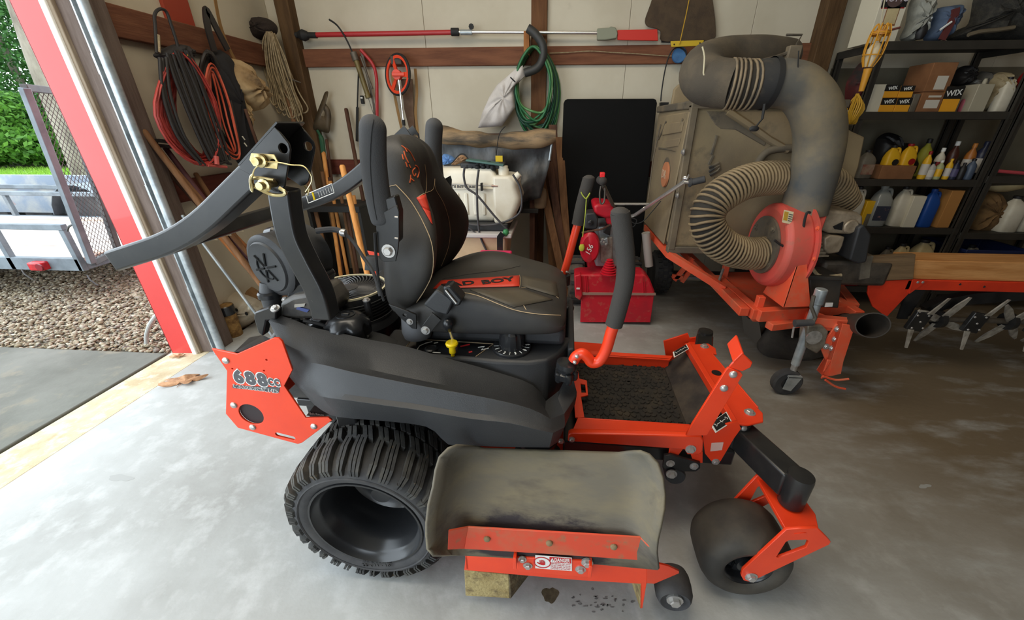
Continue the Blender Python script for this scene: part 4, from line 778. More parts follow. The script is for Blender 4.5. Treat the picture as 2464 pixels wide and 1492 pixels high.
def scale_label(q, nm):
    c = [pw(x, y, BW+.026) for x, y in q]; t = G().prism([(p[0], p[1], BW+.026) for p in c], (0, 0, -.003)).build(nm, M_white, MW, bev=.001); m_ = np.mean(c, 0)
    G().prism([(m_[0]+(p[0]-m_[0])*.86, m_[1]+(p[1]-m_[1])*.86, BW+.0275) for p in c], (0, 0, -.001)).build('label_face', M_blackprint, t)
    a, b = (np.array(c[0])+c[3])/2, (np.array(c[1])+c[2])/2; ax = b-a; ay = np.cross((0, 0, 1), ax)
    for s, k in (('3', .18), ('4', .5), ('5', .82)): text(s, 'scale_number', M_white, ((a[0]+ax[0]*k, a[1]+ax[1]*k, BW+.0282), ax, ay), .016, t, .0003)
    G().tube([(a[0]+ax[0]*.26, a[1]+ax[1]*.26, BW+.0282), (a[0]+ax[0]*.42, a[1]+ax[1]*.42, BW+.0282)], .0012, 4).tube([(a[0]+ax[0]*.58, a[1]+ax[1]*.58, BW+.0282), (a[0]+ax[0]*.74, a[1]+ax[1]*.74, BW+.0282)], .0012, 4).build('scale_line', M_white, t)
scale_label(((1708, 1018), (1748, 990), (1762, 1015), (1722, 1041)), 'height_scale_label'); scale_label(((1619, 847), (1652, 828), (1658, 839), (1622, 860)), 'height_scale_label')
# lift linkage bar, pedal arm and pedal
KV = .24
plate('lift_link', uw([(1368, 1040), (1376, 1036), (1647, 1043), (1684, 1044), (1691, 1054), (1689, 1080), (1682, 1088), (1652, 1088), (1645, 1076), (1376, 1057), (1366, 1056)], KV), [], FV(KV), .022, M_orange, MW, .004)
for q, r_ in (((1662, 1081), .011), ((1376, 1058), .007), ((1350, 1062), .007)): bolt(pv(*q, KV-.013), (0, -1, 0), r_, MW)
KP = .225
plate('lift_pedal_arm', uw([(1650, 1046), (1664, 1020), (1746, 889), (1752, 883), (1782, 895), (1786, 901), (1700, 1046)], KP), [], FV(KP), .008, M_orange, MW, .001)
P = [pv(*q, KP) for q in ((1753, 884), (1763, 872), (1786, 849), (1812, 873), (1807, 885), (1786, 895))]; ped = G().prism([P[0], P[1], P[2], P[3], P[4], P[5]], (.0, .006, 0)).build('lift_pedal', M_orange, MW, bev=.003); ped2 = G().prism([P[1], P[2], P[2]+np.array((.012, .085, .01)), P[1]+np.array((.012, .085, .01))], (.006, 0, -.002)).build('pedal_flange', M_orange, MW, bev=.002)
for q in ((1764, 901), (1742, 934)): bolt(pv(*q, KP-.005), (0, -1, 0), .0115, MW, 'dome')
# front corner plate with sticker, links below, idler roller
CVp = .275
cp = plate('front_corner_plate', uw([(1690, 1034), (1775, 1012), (1782, 1030), (1766, 1052), (1733, 1108), (1722, 1114), (1714, 1112), (1696, 1090)], CVp), [], FV(CVp), .008, M_orange, MW, .001); mirror(cp)
bolt(pv(1722, 1111, CVp-.004), (0, -1, 0), .0085, MW)
plate('spec_sticker', uw([(1712, 1066), (1741, 1064), (1737, 1083), (1709, 1086)], CVp-.005), [], FV(CVp-.005), .001, mat('pale_sticker', hx(220, 180, 168), .5), MW)
plate('deck_hanger', uw([(1612, 1076), (1645, 1076), (1622, 1106), (1606, 1104)], .27), [], FV(.27), .008, M_orange, MW, .001); plate('deck_hanger', uw([(1662, 1092), (1690, 1086), (1690, 1112), (1668, 1112)], .27), [], FV(.27), .008, M_orange, MW, .001)
plate('hanger_plate', uw([(1598, 1094), (1614, 1092), (1684, 1112), (1684, 1124), (1674, 1132), (1604, 1132), (1594, 1120)], .26), [], FV(.26), .01, M_black_metal, MW, .001)
for q in ((1613, 1115), (1670, 1122)): bolt(pv(*q, .254), (0, -1, 0), .0095, MW)
p = pv(1623, 1138, .27); G().lathe([(.01, -.02), (.03, -.02), (.034, -.012), (.034, .03), (.03, .036), (.01, .036)], p, (0, 1, 0), 24).build('idler_wheel', M_black_plastic, MW); bolt(pv(1616, 1141, .247), (0, -1, 0), .012, MW)
G().box(.64, 1.22, .3, 2*VC-.3, .3, .36).build('front_frame', M_black_metal, MW, bev=.006)
G().box(1.14, 1.26, .33, 2*VC-.33, .36, .44).build('front_axle_beam', M_black_metal, MW, bev=.008)
# ---- caster arm, pivot, fork and wheel (mirrored on the far side)
pu, pvv = 1.315, .13
g = G(); A0, A1 = np.array((1.235, .36, .40)), np.array((pu-.005, pvv+.015, .405)); ca = G().tube([A0, A1], .03, sq=(.085, .075), up=(0, 0, 1)).build('caster_arm', M_black_metal, MW, bev=.008, seg=3); mirror(ca)
px_ = G().lathe([(.012, -.115), (.034, -.112), (.035, -.01), (.033, .0), (.0, .003)], (pu, pvv, .458), n=28).build('caster_pivot', M_black_metal, MW, smooth=40); mirror(px_)
p = (1.228, .345, .36); g = G().cyl(p, (1.228, .345, .462), .034, 20).build('arm_socket', M_black_metal, MW, bev=.004); mirror(g)
fk = empty('caster_fork', parent=MW)
FT = .34
tp_ = [(1.262, .035, FT), (1.35, .04, FT), (1.372, .1, FT), (1.362, .215, FT), (1.258, .215, FT)]
G().prism(tp_, (0, 0, -.012)).build('fork_crown', M_orange, fk, bev=.002)
FVn = .034
leg = uw([(1891, 1271), (1964, 1267), (1990, 1292), (1997, 1300), (1993, 1307), (1812, 1393), (1800, 1396), (1788, 1393), (1782, 1382), (1786, 1368)], FVn)
tri = uw([(1889, 1301), (1896, 1297), (1938, 1295), (1944, 1299), (1938, 1314), (1872, 1339), (1866, 1337)], FVn)
plate('fork_leg', leg, [tri], FV(FVn), .009, M_orange, fk, .001); plate('fork_leg', leg, [tri], FV(.216), .009, M_orange, fk, .001)
plate('fork_emboss', uw([(1911, 1284), (1940, 1282), (1938, 1287), (1914, 1289)], FVn-.005), [], FV(FVn-.005), .0015, M_orange, fk)
ax0 = pv(1806, 1384, FVn); bolt(ax0-np.array((0, .005, 0)), (0, -1, 0), .012, fk); cu_, cw_ = ax0[0], .138
R = .138
ct = lathe_v([(.07, .048), (.078, .04), (.095, .036), (.115, .042), (.129, .056), (.136, .075), (R, .1), (R, .15), (.136, .175), (.129, .194), (.115, .208), (.095, .214), (.078, .21), (.07, .202)], cu_, cw_, 48).build('caster_tire', mat('scuffed_smooth_rubber', hx(54, 52, 49), .6, c2=hx(76, 71, 63), sc=7, bump=.06, bsc=60, spec=.4), MW, smooth=60)
cr = lathe_v([(.071, .049), (.066, .052), (.062, .06), (.058, .09), (.03, .1), (.03, .06), (.014, .056), (.0, .056)], cu_, cw_, 32).build('caster_rim', M_black_gloss, MW, smooth=40)
G().cyl((cu_, .03, cw_), (cu_, .22, cw_), .011, 14).build('caster_axle', M_black_metal, MW)
for k in range(3): a = k*2*pi/3+.4; G().box(.03, .064, -.004, .004, -.02, .02, np.array([[cos(a), 0, -sin(a)], [0, 1, 0], [sin(a), 0, cos(a)]]), (cu_, .085, cw_)).build('rim_spoke', M_black_gloss, cr)
for o in (fk, ct, cr): mirror(o)
# ---- cutting deck
DV = -.045
d0 = [pv(*q, DV) for q in ((1122, 1324), (1240, 1329), (1556, 1350), (1556, 1406), (1400, 1397), (1117, 1372))]
g = G().prism(d0, (0, .006, 0)); g.build('deck_side', M_orange, MW, bev=.001)
u0, u1, wt = d0[0][0], d0[2][0], max(d0[0][2], d0[2][2])
dk = [(u0, DV), (u1, DV), (.86, .1), (.88, .3), (.9, VC), (.9, 2*VC-.3), (.88, 2*VC+.03), (.5, 2*VC+.05), (.35, 2*VC-.1), (.32, VC), (.33, .25)]
G().prism([(x, y, .262) for x, y in dk], (0, 0, -.006)).build('deck_top', M_orange, MW, bev=.002)
g = G()
for (a, b) in zip(dk[2:], dk[3:]+dk[:1]): g.prism([(a[0], a[1], .262), (b[0], b[1], .262), (b[0], b[1], .165), (a[0], a[1], .165)], (.0, .005, 0) if abs(b[1]-a[1]) < .12 else (-.005, 0, 0))
g.build('deck_skirt', M_orange, MW)
for u, v in ((.55, .3), (.62, VC), (.55, 2*VC-.3)): G().lathe([(.09, 0), (.09, .02), (.05, .03), (.05, .09), (.07, .095), (.07, .11), (.01, .115)], (u, v, .262), n=24).build('blade_spindle', M_black_metal, MW)
M_grassy = mat('dry_grass_crust', hx(170, 152, 104), .95, c2=hx(140, 120, 74), sc=14, c3=hx(96, 80, 56), sc3=30, bump=.4, bsc=120)
b0 = [pv(*q, DV+.001) for q in ((1117, 1373), (1224, 1384), (1226, 1440), (1120, 1434))]
for p in b0[2:]: p[2] = max(p[2], .012)
G().prism(b0, (0, .006, 0)).build('discharge_baffle', M_grassy, MW, bev=.002)
b1, b2 = b0[1], b0[2]; e_ = np.array((.06, .09, 0)); G().prism([b1, b2, b2+e_, b1+e_], (.004, 0, 0)).build('baffle_return', mat('caked_clippings', hx(112, 98, 70), .95, c2=hx(70, 60, 44), sc=22, bump=.8, bsc=60), MW)
q = [pv(*c, DV) for c in ((1556, 1404), (1546, 1464), (1540, 1464), (1541, 1404))]
for p in q: p[2] = max(p[2], .015)
G().prism(q, (0, .005, 0)).build('chute_flange', M_orange, MW, bev=.001); G().prism([q[3], q[2], q[2]+np.array((-.02, .1, 0)), q[3]+np.array((-.02, .1, 0))], (.004, 0, 0)).build('chute_edge', M_grassy, MW)
# wing and anti-scalp roller
q = [pv(1556, 1350, DV), pv(1608, 1363, DV+.01), pv(1634, 1375, DV+.03), pv(1634, 1380, DV+.03), pv(1574, 1404, DV), pv(1556, 1404, DV)]
G().prism(q, (.0, .006, 0)).build('roller_wing', M_orange, MW, bev=.001)
c = pv(1625, 1450, -.042); rr_ = .05
ro = G().lathe([(.02, .012), (.036, .004), (.042, .0), (.047, .006), (rr_+.003, .02), (rr_+.004, .045), (rr_+.002, .07), (.046, .086), (.02, .09)], c, (.06, 1, 0), 36).build('anti_scalp_roller', M_rubber, MW, smooth=50)
G().lathe([(.0, .014), (.02, .013), (.022, .02)], c, (.06, 1, 0), 20).build('roller_core', M_black_metal, ro); bolt(c+np.array((0, .006, 0)), (-.06, -1, 0), .016, ro)
# hinge plate, pivot tabs, warning label
HV = DV-.012
hp_ = plate('hinge_plate', uw([(1244, 1338), (1400, 1346), (1413, 1352), (1420, 1362), (1417, 1386), (1250, 1372), (1246, 1366)], HV), [], FV(HV), .008, M_orange, MW, .001)
for x in (1240, 1421): P = [pv(x, y, DV-.02) for y in (1330+(x-1240)*.11, 1354+(x-1240)*.11)]; G().box(P[0][0]-.004, P[0][0]+.004, DV-.035, DV, P[1][2]-.006, P[0][2]).build('pivot_tab', M_orange, MW, bev=.001)
for q, r_ in (((1270, 1361), .009), (((1257, 1346)), .008), ((1413, 1354), .011), ((1397, 1370), .01)): bolt(pv(*q, HV-.005), (0, -1, 0), r_, MW)
LVv = HV-.0055
P = uw([(1288, 1336), (1376, 1342), (1376, 1374), (1288, 1367)], LVv); dl = plate('danger_label', P, [], FV(LVv), .001, M_white, MW)
def lq(s0, s1, t0, t1, e=0):                                            # rectangle in label coordinates
    q = np.array(P); f = lambda s, t: (q[0]*(1-s)+q[1]*s)*(1-t)+(q[3]*(1-s)+q[2]*s)*t; return [tuple(f(s, t)) for s, t in ((s0, t0), (s1, t0), (s1, t1), (s0, t1))]
def lpt(s, t, e=.0008): x = lq(s, s, t, t)[0]; return (x[0], LVv-e, x[1])
plate('label_band', lq(.39, .985, .04, .42), [], FV(LVv-.0006), .0006, M_redprint, dl)
ax = (P[1][0]-P[0][0], 0, P[1][1]-P[0][1]); lh = abs(P[0][1]-P[3][1])
text('DANGER', 'label_heading', M_white, (lpt(.735, .23, .0012), ax, (0, 0, 1)), lh*.38, dl, .0002, 1, .0006, fit=np.hypot(ax[0], ax[2])*.42)
tri_ = lq(.41, .53, .08, .38); plate('warning_triangle', [((tri_[0][0]+tri_[1][0])/2, tri_[0][1]), tri_[2], tri_[3]], [], FV(LVv-.0012), .0004, M_white, dl); text('!', 'triangle_mark', M_blackprint, (lpt(.47, .28, .0018), ax, (0, 0, 1)), lh*.2, dl, .0002)
for k, s in enumerate(('KEEP HANDS & FEET AWAY', 'DO NOT OPERATE MOWER', 'UNLESS GUARD OR GRASS', 'CATCHER IS ATTACHED')): text(s, 'label_text', M_redprint, (lpt(.69, .52+k*.13, .0008), ax, (0, 0, 1)), lh*.125, dl, .0002, fit=np.hypot(ax[0], ax[2])*.55)
cx_ = lpt(.19, .5, .0009); G().lathe([(lh*.42, 0), (lh*.42, .0006), (lh*.37, .0006), (lh*.37, 0)], cx_, (0, -1, 0), 28, cap=False).build('hazard_circle', M_redprint, dl)
g = G(); s_ = lh*.012
for k in range(4): g.tube([(cx_[0]-.1*lh+k*.075*lh, cx_[1], cx_[2]-.02*lh), (cx_[0]-.16*lh+k*.06*lh+.05*lh, cx_[1], cx_[2]+(.2-.03*abs(k-1.5))*lh)], .026*lh, 5)
g.ball((cx_[0]+.02*lh, cx_[1], cx_[2]-.1*lh), .13*lh, 12, (1.1, .05, .9)); g.tube([(cx_[0]-.1*lh, cx_[1], cx_[2]-.12*lh), (cx_[0]-.24*lh, cx_[1], cx_[2]-.02*lh)], .03*lh, 5); g.build('hand_pictogram', M_redprint, dl)
# ---- discharge deflector, flipped up, with its bolted bracket
M_defl = mat('dusty_deflector_rubber', hx(102, 97, 86), .8, c2=hx(122, 112, 88), sc=5, lo=.42, hi=.66, c3=hx(72, 66, 62), sc3=4.5, lo3=.5, hi3=.66, bump=.15, bsc=60, stretch=(.45, 1, 1.6))
def smear(m, col, x0, x1, z0, z1):      # a caked dark smear low on the rubber, with ragged edges
    T = m.node_tree; N, L = T.nodes, T.links; b = N['Principled BSDF']; src = b.inputs['Base Color'].links[0].from_socket; tc = N.new('ShaderNodeTexCoord'); sp = N.new('ShaderNodeSeparateXYZ'); L.new(tc.outputs['Object'], sp.inputs[0])
    def R(s, a, c): r = N.new('ShaderNodeMapRange'); r.inputs['From Min'].default_value = a; r.inputs['From Max'].default_value = c; L.new(s, r.inputs['Value']); return r.outputs[0]
    def mul(a, c, op='MULTIPLY'): q = N.new('ShaderNodeMath'); q.operation = op; L.new(a, q.inputs[0]); L.new(c, q.inputs[1]); return q.outputs[0]
    mp = N.new('ShaderNodeMapping'); mp.inputs['Scale'].default_value = (.6, 1, 1.3); L.new(tc.outputs['Object'], mp.inputs[0]); n = N.new('ShaderNodeTexNoise'); n.inputs['Scale'].default_value = 22; n.inputs['Detail'].default_value = 8; n.inputs['Roughness'].default_value = .7; L.new(mp.outputs[0], n.inputs['Vector'])
    env = mul(mul(R(sp.outputs['X'], x0, x0+.12), R(sp.outputs['X'], x1, x1-.2)), mul(R(sp.outputs['Z'], z0, z0+.03), R(sp.outputs['Z'], z1, z1-.11))); f = R(mul(env, n.outputs['Fac'], 'ADD'), 0.9, 1.15)
    x = N.new('ShaderNodeMix'); x.data_type = 'RGBA'; L.new(f, x.inputs['Factor']); L.new(src, x.inputs[6]); x.inputs[7].default_value = col; L.new(x.outputs[2], b.inputs['Base Color'])
smear(M_defl, hx(50, 44, 46), .34, .88, .24, .46)
Lp = [(1046, 1334), (1032, 1322), (1029, 1290), (1029, 1260), (1034, 1215), (1045, 1172), (1051, 1132), (1060, 1102), (1080, 1082), (1100, 1075)]
Rp = [(1583, 1372), (1578, 1330), (1580, 1300), (1588, 1262), (1595, 1225), (1597, 1190), (1592, 1150), (1580, 1116), (1560, 1096), (1540, 1089)]
vb = [DV-.012, DV-.010, DV-.006, DV+.005, DV+.025, .01, .035, .06, .075, .085]; rows = []
for (l, r_), v in zip(zip(Lp, Rp), vb):
    row = []
    for s in np.linspace(0, 1, 27):
        k = max(0, (.2-s)/.2)**2*.085+max(0, (s-.84)/.16)**2*.05; x = l[0]+(r_[0]-l[0])*s; y = l[1]+(r_[1]-l[1])*s
        row.append(pv(x, y-(4*sin(pi*s) if v < .03 else 0), v-k))
    rows.append(row)
df = G().grid(rows).build('discharge_deflector', M_defl, MW, solid=.007, smooth=60, off=1)
bk_ = [pv(*q, DV-.022) for q in ((1126, 1269), (1330, 1281), (1541, 1294), (1548, 1349), (1330, 1334), (1117, 1321))]
bb = G().prism(bk_, (0, .005, 0)).prism([pv(1126, 1269, DV-.022), pv(1117, 1321, DV-.022), pv(1077, 1323, DV-.06), pv(1079, 1278, DV-.06)], (0, .005, 0)).prism([pv(1541, 1294, DV-.022), pv(1548, 1349, DV-.022), pv(1584, 1368, DV-.05), pv(1571, 1324, DV-.05)], (0, .005, 0)).build('deflector_bracket', mat('grass_stained_orange', hx(220, 76, 48), .55, c2=hx(176, 116, 82), sc=7, lo=.46, hi=.74, c3=hx(140, 118, 84), sc3=24, lo3=.58, hi3=.75), MW, bev=.001)
for q in ((1172, 1297), (1322, 1307), (1477, 1316), (1558, 1335)): bolt(pv(*q, DV-.024), (0, -1, .1), .0095, bb, 'dome', mat('crusted_bolt', hx(150, 130, 96), .8, c2=hx(110, 92, 66), sc=60))
# ================================================================ THINGS ALONG THE BACK WALL (world coordinates)
def base(o):
    b = np.zeros(3)
    while o is not None: b = b+np.array(o.location); o = o.parent
    return b
def put(g, name, m, parent, **k):
    b = base(parent); g.v = [(p[0]-b[0], p[1]-b[1], p[2]-b[2]) for p in g.v]; return g.build(name, m, parent, **k)
def wbolt(p, d, r, parent, *a, **k): return bolt(np.array(p)-base(parent), d, r, parent, *a, **k)
def th(name, label, cat, loc, group=None): return thing(name, label, cat, loc=tuple(map(float, loc)), group=group)
def wtext(s, name, m, o, ax, ay, size, parent, **k): return text(s, name, m, (np.array(o)-base(parent), ax, ay), size, parent, **k)
def quadY(px, Y): return [pY(x, y, Y) for x, y in px]
def wplate(name, px, Y, thick, m, parent, holes=(), bev=0):
    b = base(parent); f = lambda q: [tuple((pY(x, y, Y)-b)[[0, 2]]) for x, y in q]
    return plate(name, f(px), [f(h) for h in holes], ((0, Y-b[1], 0), (1, 0, 0), (0, 0, 1)), thick, m, parent, bev)
def pillow(px, Y, d, seed=0, X=None, back=.15, wr=.006, n=44, prof=((1, 0), (.93, .45), (.8, .72), (.6, .9), (.35, .98), (.08, 1)), lin=False):
    """a bulging bag: outline on a plane (Y or X), belly d towards the room"""
    f = (lambda x, y: pX(x, y, X)) if X is not None else (lambda x, y: pY(x, y, Y)); Q = [f(*q) for q in px]; P = [Q[i]*(1-t)+Q[(i+1) % len(Q)]*t for i in range(len(Q)) for t in np.linspace(0, 1, 5)[:-1]] if lin else spl(Q, max(3, n//len(px)), True); c = np.mean(P, 0); r = random.Random(seed); dirv = np.array((1, 0, 0)) if X is not None else np.array((0, -1, 0))
    ph = [r.uniform(0, 6) for _ in range(6)]; rings = [[p-dirv*d*back for p in [c+(q-c)*.5 for q in P]]]
    for s, h in prof: rings.append([c+(q-c)*s+dirv*(d*h+wr*(sin(9*i/len(P)*6.28+ph[0]+s*4)+.7*sin(5*i/len(P)*6.28+ph[1]-s*7)+.6*sin(14*i/len(P)*6.28+ph[2]+3*s))*min(1, h*2)) for i, q in enumerate(P)])
    return G().loft(rings)
M_ash = wood('pale_ash_handle', hx(226, 160, 92), hx(196, 128, 66), 'Z')
M_oldw = wood('old_wood_handle', hx(132, 96, 66), hx(104, 72, 48), 'Z')
M_darkw = wood('dark_wood_handle', hx(96, 66, 50), hx(70, 46, 36), 'Z')
M_steel = mat('dull_steel', hx(104, 98, 88), .5, .3, c2=hx(80, 70, 58), sc=9)
M_dkcord = mat('black_cord', hx(30, 30, 30), .7)
M_redpole = mat('red_fibreglass', hx(176, 42, 46), .4)
# ---- pole saw across the wall
T = th('pole_saw', 'long red and silver pole saw lying level above the upper wall girt', 'saw', pY(1150, 84, 3.52)); y = 3.52
def cylpx(a, b, r, n=14, Y=3.52): return G().cyl(pY(*a, Y), pY(*b, Y), r, n)
put(cylpx((760, 84), (1088, 78), .017), 'outer_pole', M_redpole, T); put(cylpx((688, 84), (762, 85), .02), 'rubber_grip', M_dkcord, T)
put(G().lathe([(.01, -.05), (.03, -.03), (.04, 0), (.03, .03), (.01, .05)], pY(730, 85, y), (1, 0, 0), 14), 'rope_pulley', M_dkcord, T); put(cylpx((1086, 77), (1104, 77), .026), 'lock_collar', M_dkcord, T)
put(cylpx((1104, 77), (1440, 79), .011), 'inner_pole', M_chrome, T); cl = put(cylpx((1108, 78), (1136, 78), .018), 'clamp', M_galv, T); put(G().cyl(pY(1133, 74, y), pY(1133, 62, y), .006).lathe([(.02, -.005), (.02, .005)], pY(1134, 64, y), (0, 1, 0), 8), 'clamp_wing', M_dkcord, cl)
put(G().prism(quadY([(1437, 68), (1466, 66), (1470, 63), (1482, 66), (1487, 80), (1484, 92), (1458, 96), (1437, 96)], y-.02), (0, .04, 0)), 'saw_head', mat('grey_green_casting', hx(138, 140, 120), .6), T, bev=.006)
put(G().prism(quadY([(1486, 72), (1582, 70), (1584, 98), (1486, 96)], y-.008), (0, .018, 0)), 'blade_scabbard', mat('red_scabbard', hx(206, 48, 36), .5), T, bev=.004)
T = th('hook_block', 'small orange-brown wooden block nailed to the centre post', 'block', pY(1266, 100, 3.54)); put(G().prism(quadY([(1260, 74), (1273, 74), (1274, 132), (1260, 128)], 3.46), (0, .099, 0)), 'peg', wood('orange_block', hx(168, 110, 62), hx(140, 88, 48), 'Z'), T, bev=.003)
# ---- garden hose coil
T = th('garden_hose', 'green garden hose hanging coiled in loops on the centre post', 'hose', pY(1280, 200, 3.50)); cols = [mat('hose_green', hx(46, 110, 66), .45), mat('hose_pale_green', hx(92, 142, 86), .45), mat('hose_dark_green', hx(30, 74, 56), .45)]
for k in range(14):
    r = random.Random(k); ry = 84+k*2.4+r.uniform(-6, 6); rx = 40+k*.9+r.uniform(-3, 3); cx, cy = 1283+r.uniform(-3, 3)+k*.8, 112+ry
    P = [pY(cx+rx*sin(t)*(1-.35*(cos(t) > 0)*cos(t)**2), cy-ry*cos(t)+(8 if cos(t) < 0 else 0)*sin(3*t+k), 3.42+.01*k-.02*cos(t)*r.random()) for t in np.linspace(0, 2*pi, 33)[:-1]]
    put(G().tube(P, .0092, 8, loop=True), 'hose_loop', cols[k % 3], T, smooth=60)
# ---- leaf blower tube and white catch bag
T = th('leaf_vacuum_bag', 'white leaf vacuum bag with a black tube hung on the centre post', 'bag', pY(1250, 200, 3.42))
P = spl([pY(*q, 3.42) for q in ((1270, 68), (1290, 84), (1306, 110), (1306, 140), (1292, 164), (1262, 176))], 5); put(G().tube(P, [.03]*len(P), 14), 'black_tube', mat('grey_black_tube', hx(52, 52, 50), .55), T, smooth=60)
put(pillow([(1218, 186), (1240, 166), (1258, 157), (1264, 182), (1242, 200), (1236, 220), (1240, 258), (1224, 282), (1208, 303), (1176, 306), (1150, 308), (1160, 272), (1178, 232), (1196, 204)], 3.43, .05, 4, wr=.006, lin=True), 'catch_bag', mat('white_bag_cloth', hx(214, 208, 204), .8, c2=hx(190, 184, 178), sc=6), T, smooth=70)
put(G().tube([pY(1228, 186, 3.33), pY(1240, 198, 3.33)], .005, 5), 'velcro_strap', M_dkcord, T)
# ---- measuring wheel
T = th('measuring_wheel', 'orange measuring wheel with a silver handle hung on the wall girt', 'measuring wheel', pY(957, 180, 3.5)); Y = 3.48; M_mo = mat('measuring_orange', hx(230, 72, 40), .45)
cw = pY(957, 180, Y); ey = pY(957, 130, Y)[2]-cw[2]; ex = ey*.80; tilt = -.22
def mw(t, s=1, dy=0): a, b = ex*s*cos(t), ey*s*sin(t); return cw+np.array((a*cos(tilt)-b*sin(tilt), dy-.05*cos(t)*s, a*sin(tilt)+b*cos(tilt)))
put(G().tube([mw(t) for t in np.linspace(0, 2*pi, 41)[:-1]], .012, 8, loop=True), 'tyre', M_dkcord, T, smooth=60)
put(G().loft([[mw(t, .97, -.012), mw(t, .97, .012), mw(t, .82, .012), mw(t, .82, -.012)] for t in np.linspace(0, 2*pi, 41)[:-1]], loop=True), 'rim', M_mo, T)
for a in (.15, 2.2, 4.3):
    q = [mw(a-.16, .84, -.01), mw(a+.16, .84, -.01), mw(a+.5, .2, -.012), mw(a-.5, .2, -.012)]; put(G().prism(q, (0, .02, 0)), 'spoke', M_mo, T)
put(G().cyl(cw+np.array((0, -.03, 0)), cw+np.array((0, .02, 0)), .035, 18), 'hub', M_mo, T); put(G().box(-.05, .05, -.02, 0, -.012, .012, None).xf(np.eye(3), cw+np.array((.02, -.03, -.0))), 'counter', M_mo, T, bev=.003)
a, b = pY(960, 192, Y-.04), pY(976, 335, Y-.02); hd = put(G().cyl(a, b, .0085, 10), 'handle_rod', M_chrome, T); p = a+(b-a)*.66; put(G().cyl(p, p+(b-a)*.1, .013, 10), 'rod_clip', M_dkcord, hd)
put(G().box(-.05, .04, -.01, .02, -.03, .03).xf(rotz(0), cw+np.array((.0, .02, .1))), 'wheel_bracket', mat('dark_bracket', hx(66, 54, 44), .6), T, bev=.006)
# ---- brown sling and tan straps behind the wheel
T = th('canvas_sling', 'brown canvas sling with tan straps hanging under the orange measuring wheel', 'sling', pY(985, 250, 3.53)); Y = 3.54
put(G().prism(quadY([(964, 190), (992, 190), (998, 330), (990, 333), (972, 262)], Y), (0, .012, 0)), 'canvas', mat('brown_canvas', hx(112, 88, 70), .9, c2=hx(90, 68, 52), sc=12), T, bev=.004)
for k, L in enumerate((((944, 180), (950, 230), (962, 290), (974, 340)), ((999, 165), (1003, 220), (1000, 270), (1004, 310), (1010, 355)))): put(G().tube(spl([pY(*q, Y-.01-.008*k) for q in L], 5), .005, sq=(.004, .022), up=(0, 1, 0)), 'strap', mat('tan_strap', hx(138, 104, 60), .8), T)
put(G().tube(spl([pY(*q, Y-.015) for q in ((998, 325), (996, 336), (1001, 341), (1005, 334))], 4), .0025, 6), 'strap_hook', M_steel, T)
# ---- grease gun
T = th('grease_gun', 'olive grease gun with a black whip hose hung on the upper girt', 'grease gun', pY(866, 180, 3.5)); Y = 3.5; M_ol = mat('olive_barrel', hx(118, 104, 62), .45, .2, c2=hx(92, 80, 48), sc=14)
put(cylpx((856, 142), (886, 232), .02, Y=Y), 'barrel', M_ol, T); put(cylpx((850, 126), (857, 146), .026, Y=Y), 'pump_head', M_steel, T); put(cylpx((868, 136), (896, 214), .008, Y=Y-.02), 'pump_lever', M_steel, T)
put(G().tube(spl([pY(*q, Y) for q in ((792, 47), (812, 62), (832, 92), (848, 126))], 6), .0065, 8), 'whip_hose', M_dkcord, T); put(cylpx((885, 232), (903, 288), .0025, 6, Y=Y), 'pull_rod', M_steel, T); put(cylpx((884, 228), (887, 236), .023, Y=Y), 'end_cap', M_ol, T)
T = th('bent_red_tube', 'red bent tubular bow-saw frame hung beside the olive grease gun', 'bow saw', pY(905, 200, 3.52)); Y = 3.53
put(G().tube(fillet([pY(*q, Y) for q in ((868, 120), (900, 156), (907, 190), (908, 330))], .08), .013, 10), 'tube_frame', M_redpole, T, smooth=60); put(G().tube([pY(*q, Y-.004) for q in ((870, 124), (899, 250), (906, 330))], .002, sq=(.002, .018), up=(0, 1, 0)), 'saw_blade', M_steel, T)
T = th('black_rod', 'thin black rod hanging on the wall left of the red bent tube', 'rod', pY(861, 230, 3.55)); put(G().tube(spl([pY(*q, 3.55) for q in ((863, 168), (861, 220), (860, 262), (860, 340))], 4), .006, 7), 'rod', M_dkcord, T); put(cylpx((860, 258), (859, 340), .011, Y=3.55), 'grip', M_dkcord, T)
T = th('wall_clip', 'small black and white clip fixed to the wall below the grease gun', 'clip', pY(872, 240, 3.58)); put(G().box(-.012, .012, -.012, .012, -.03, .03).xf(rotx(0), pY(872, 240, 3.58)), 'clip_body', M_dkcord, T, bev=.003); put(G().box(-.009, .009, -.016, -.012, -.004, .006).xf(rotx(0), pY(872, 236, 3.58)), 'clip_label', M_white, T)
# ---- long-handled tools leaning in the corner
def leaning(name, label, a, b, Ya, Yb, r, m, head=None, group=None, cat='tool'):
    p, q = pY(*a, Ya), pY(*b, Yb); d = (q-p)/np.linalg.norm(q-p); t = -p[2]/d[2] if q[2] > .02 or q[2] < 0 else None
    if t is not None and d[2] < 0: q = p+d*t
    T = th(name, label, cat, (q[0], q[1], 0)); put(G().tube([q+np.array((0, 0, .004)), p], r, 10).ball(p, r*.98, 10), 'handle', m, T, smooth=60); return T, p, q, d
M_shov = mat('rusty_shovel_steel', hx(92, 78, 58), .55, .2, c2=hx(66, 56, 42), sc=10)
T, p, q, d = leaning('shovel', 'shovel leaning blade up on the back wall, green socket', (778, 365), (800, 520), 3.45, 3.3, .017, M_ash, cat='shovel')
bl = [(768, 258), (776, 238), (782, 222), (790, 221), (787, 236), (782, 246), (793, 262), (797, 280), (795, 302), (791, 320), (776, 317), (755, 312), (756, 292)]
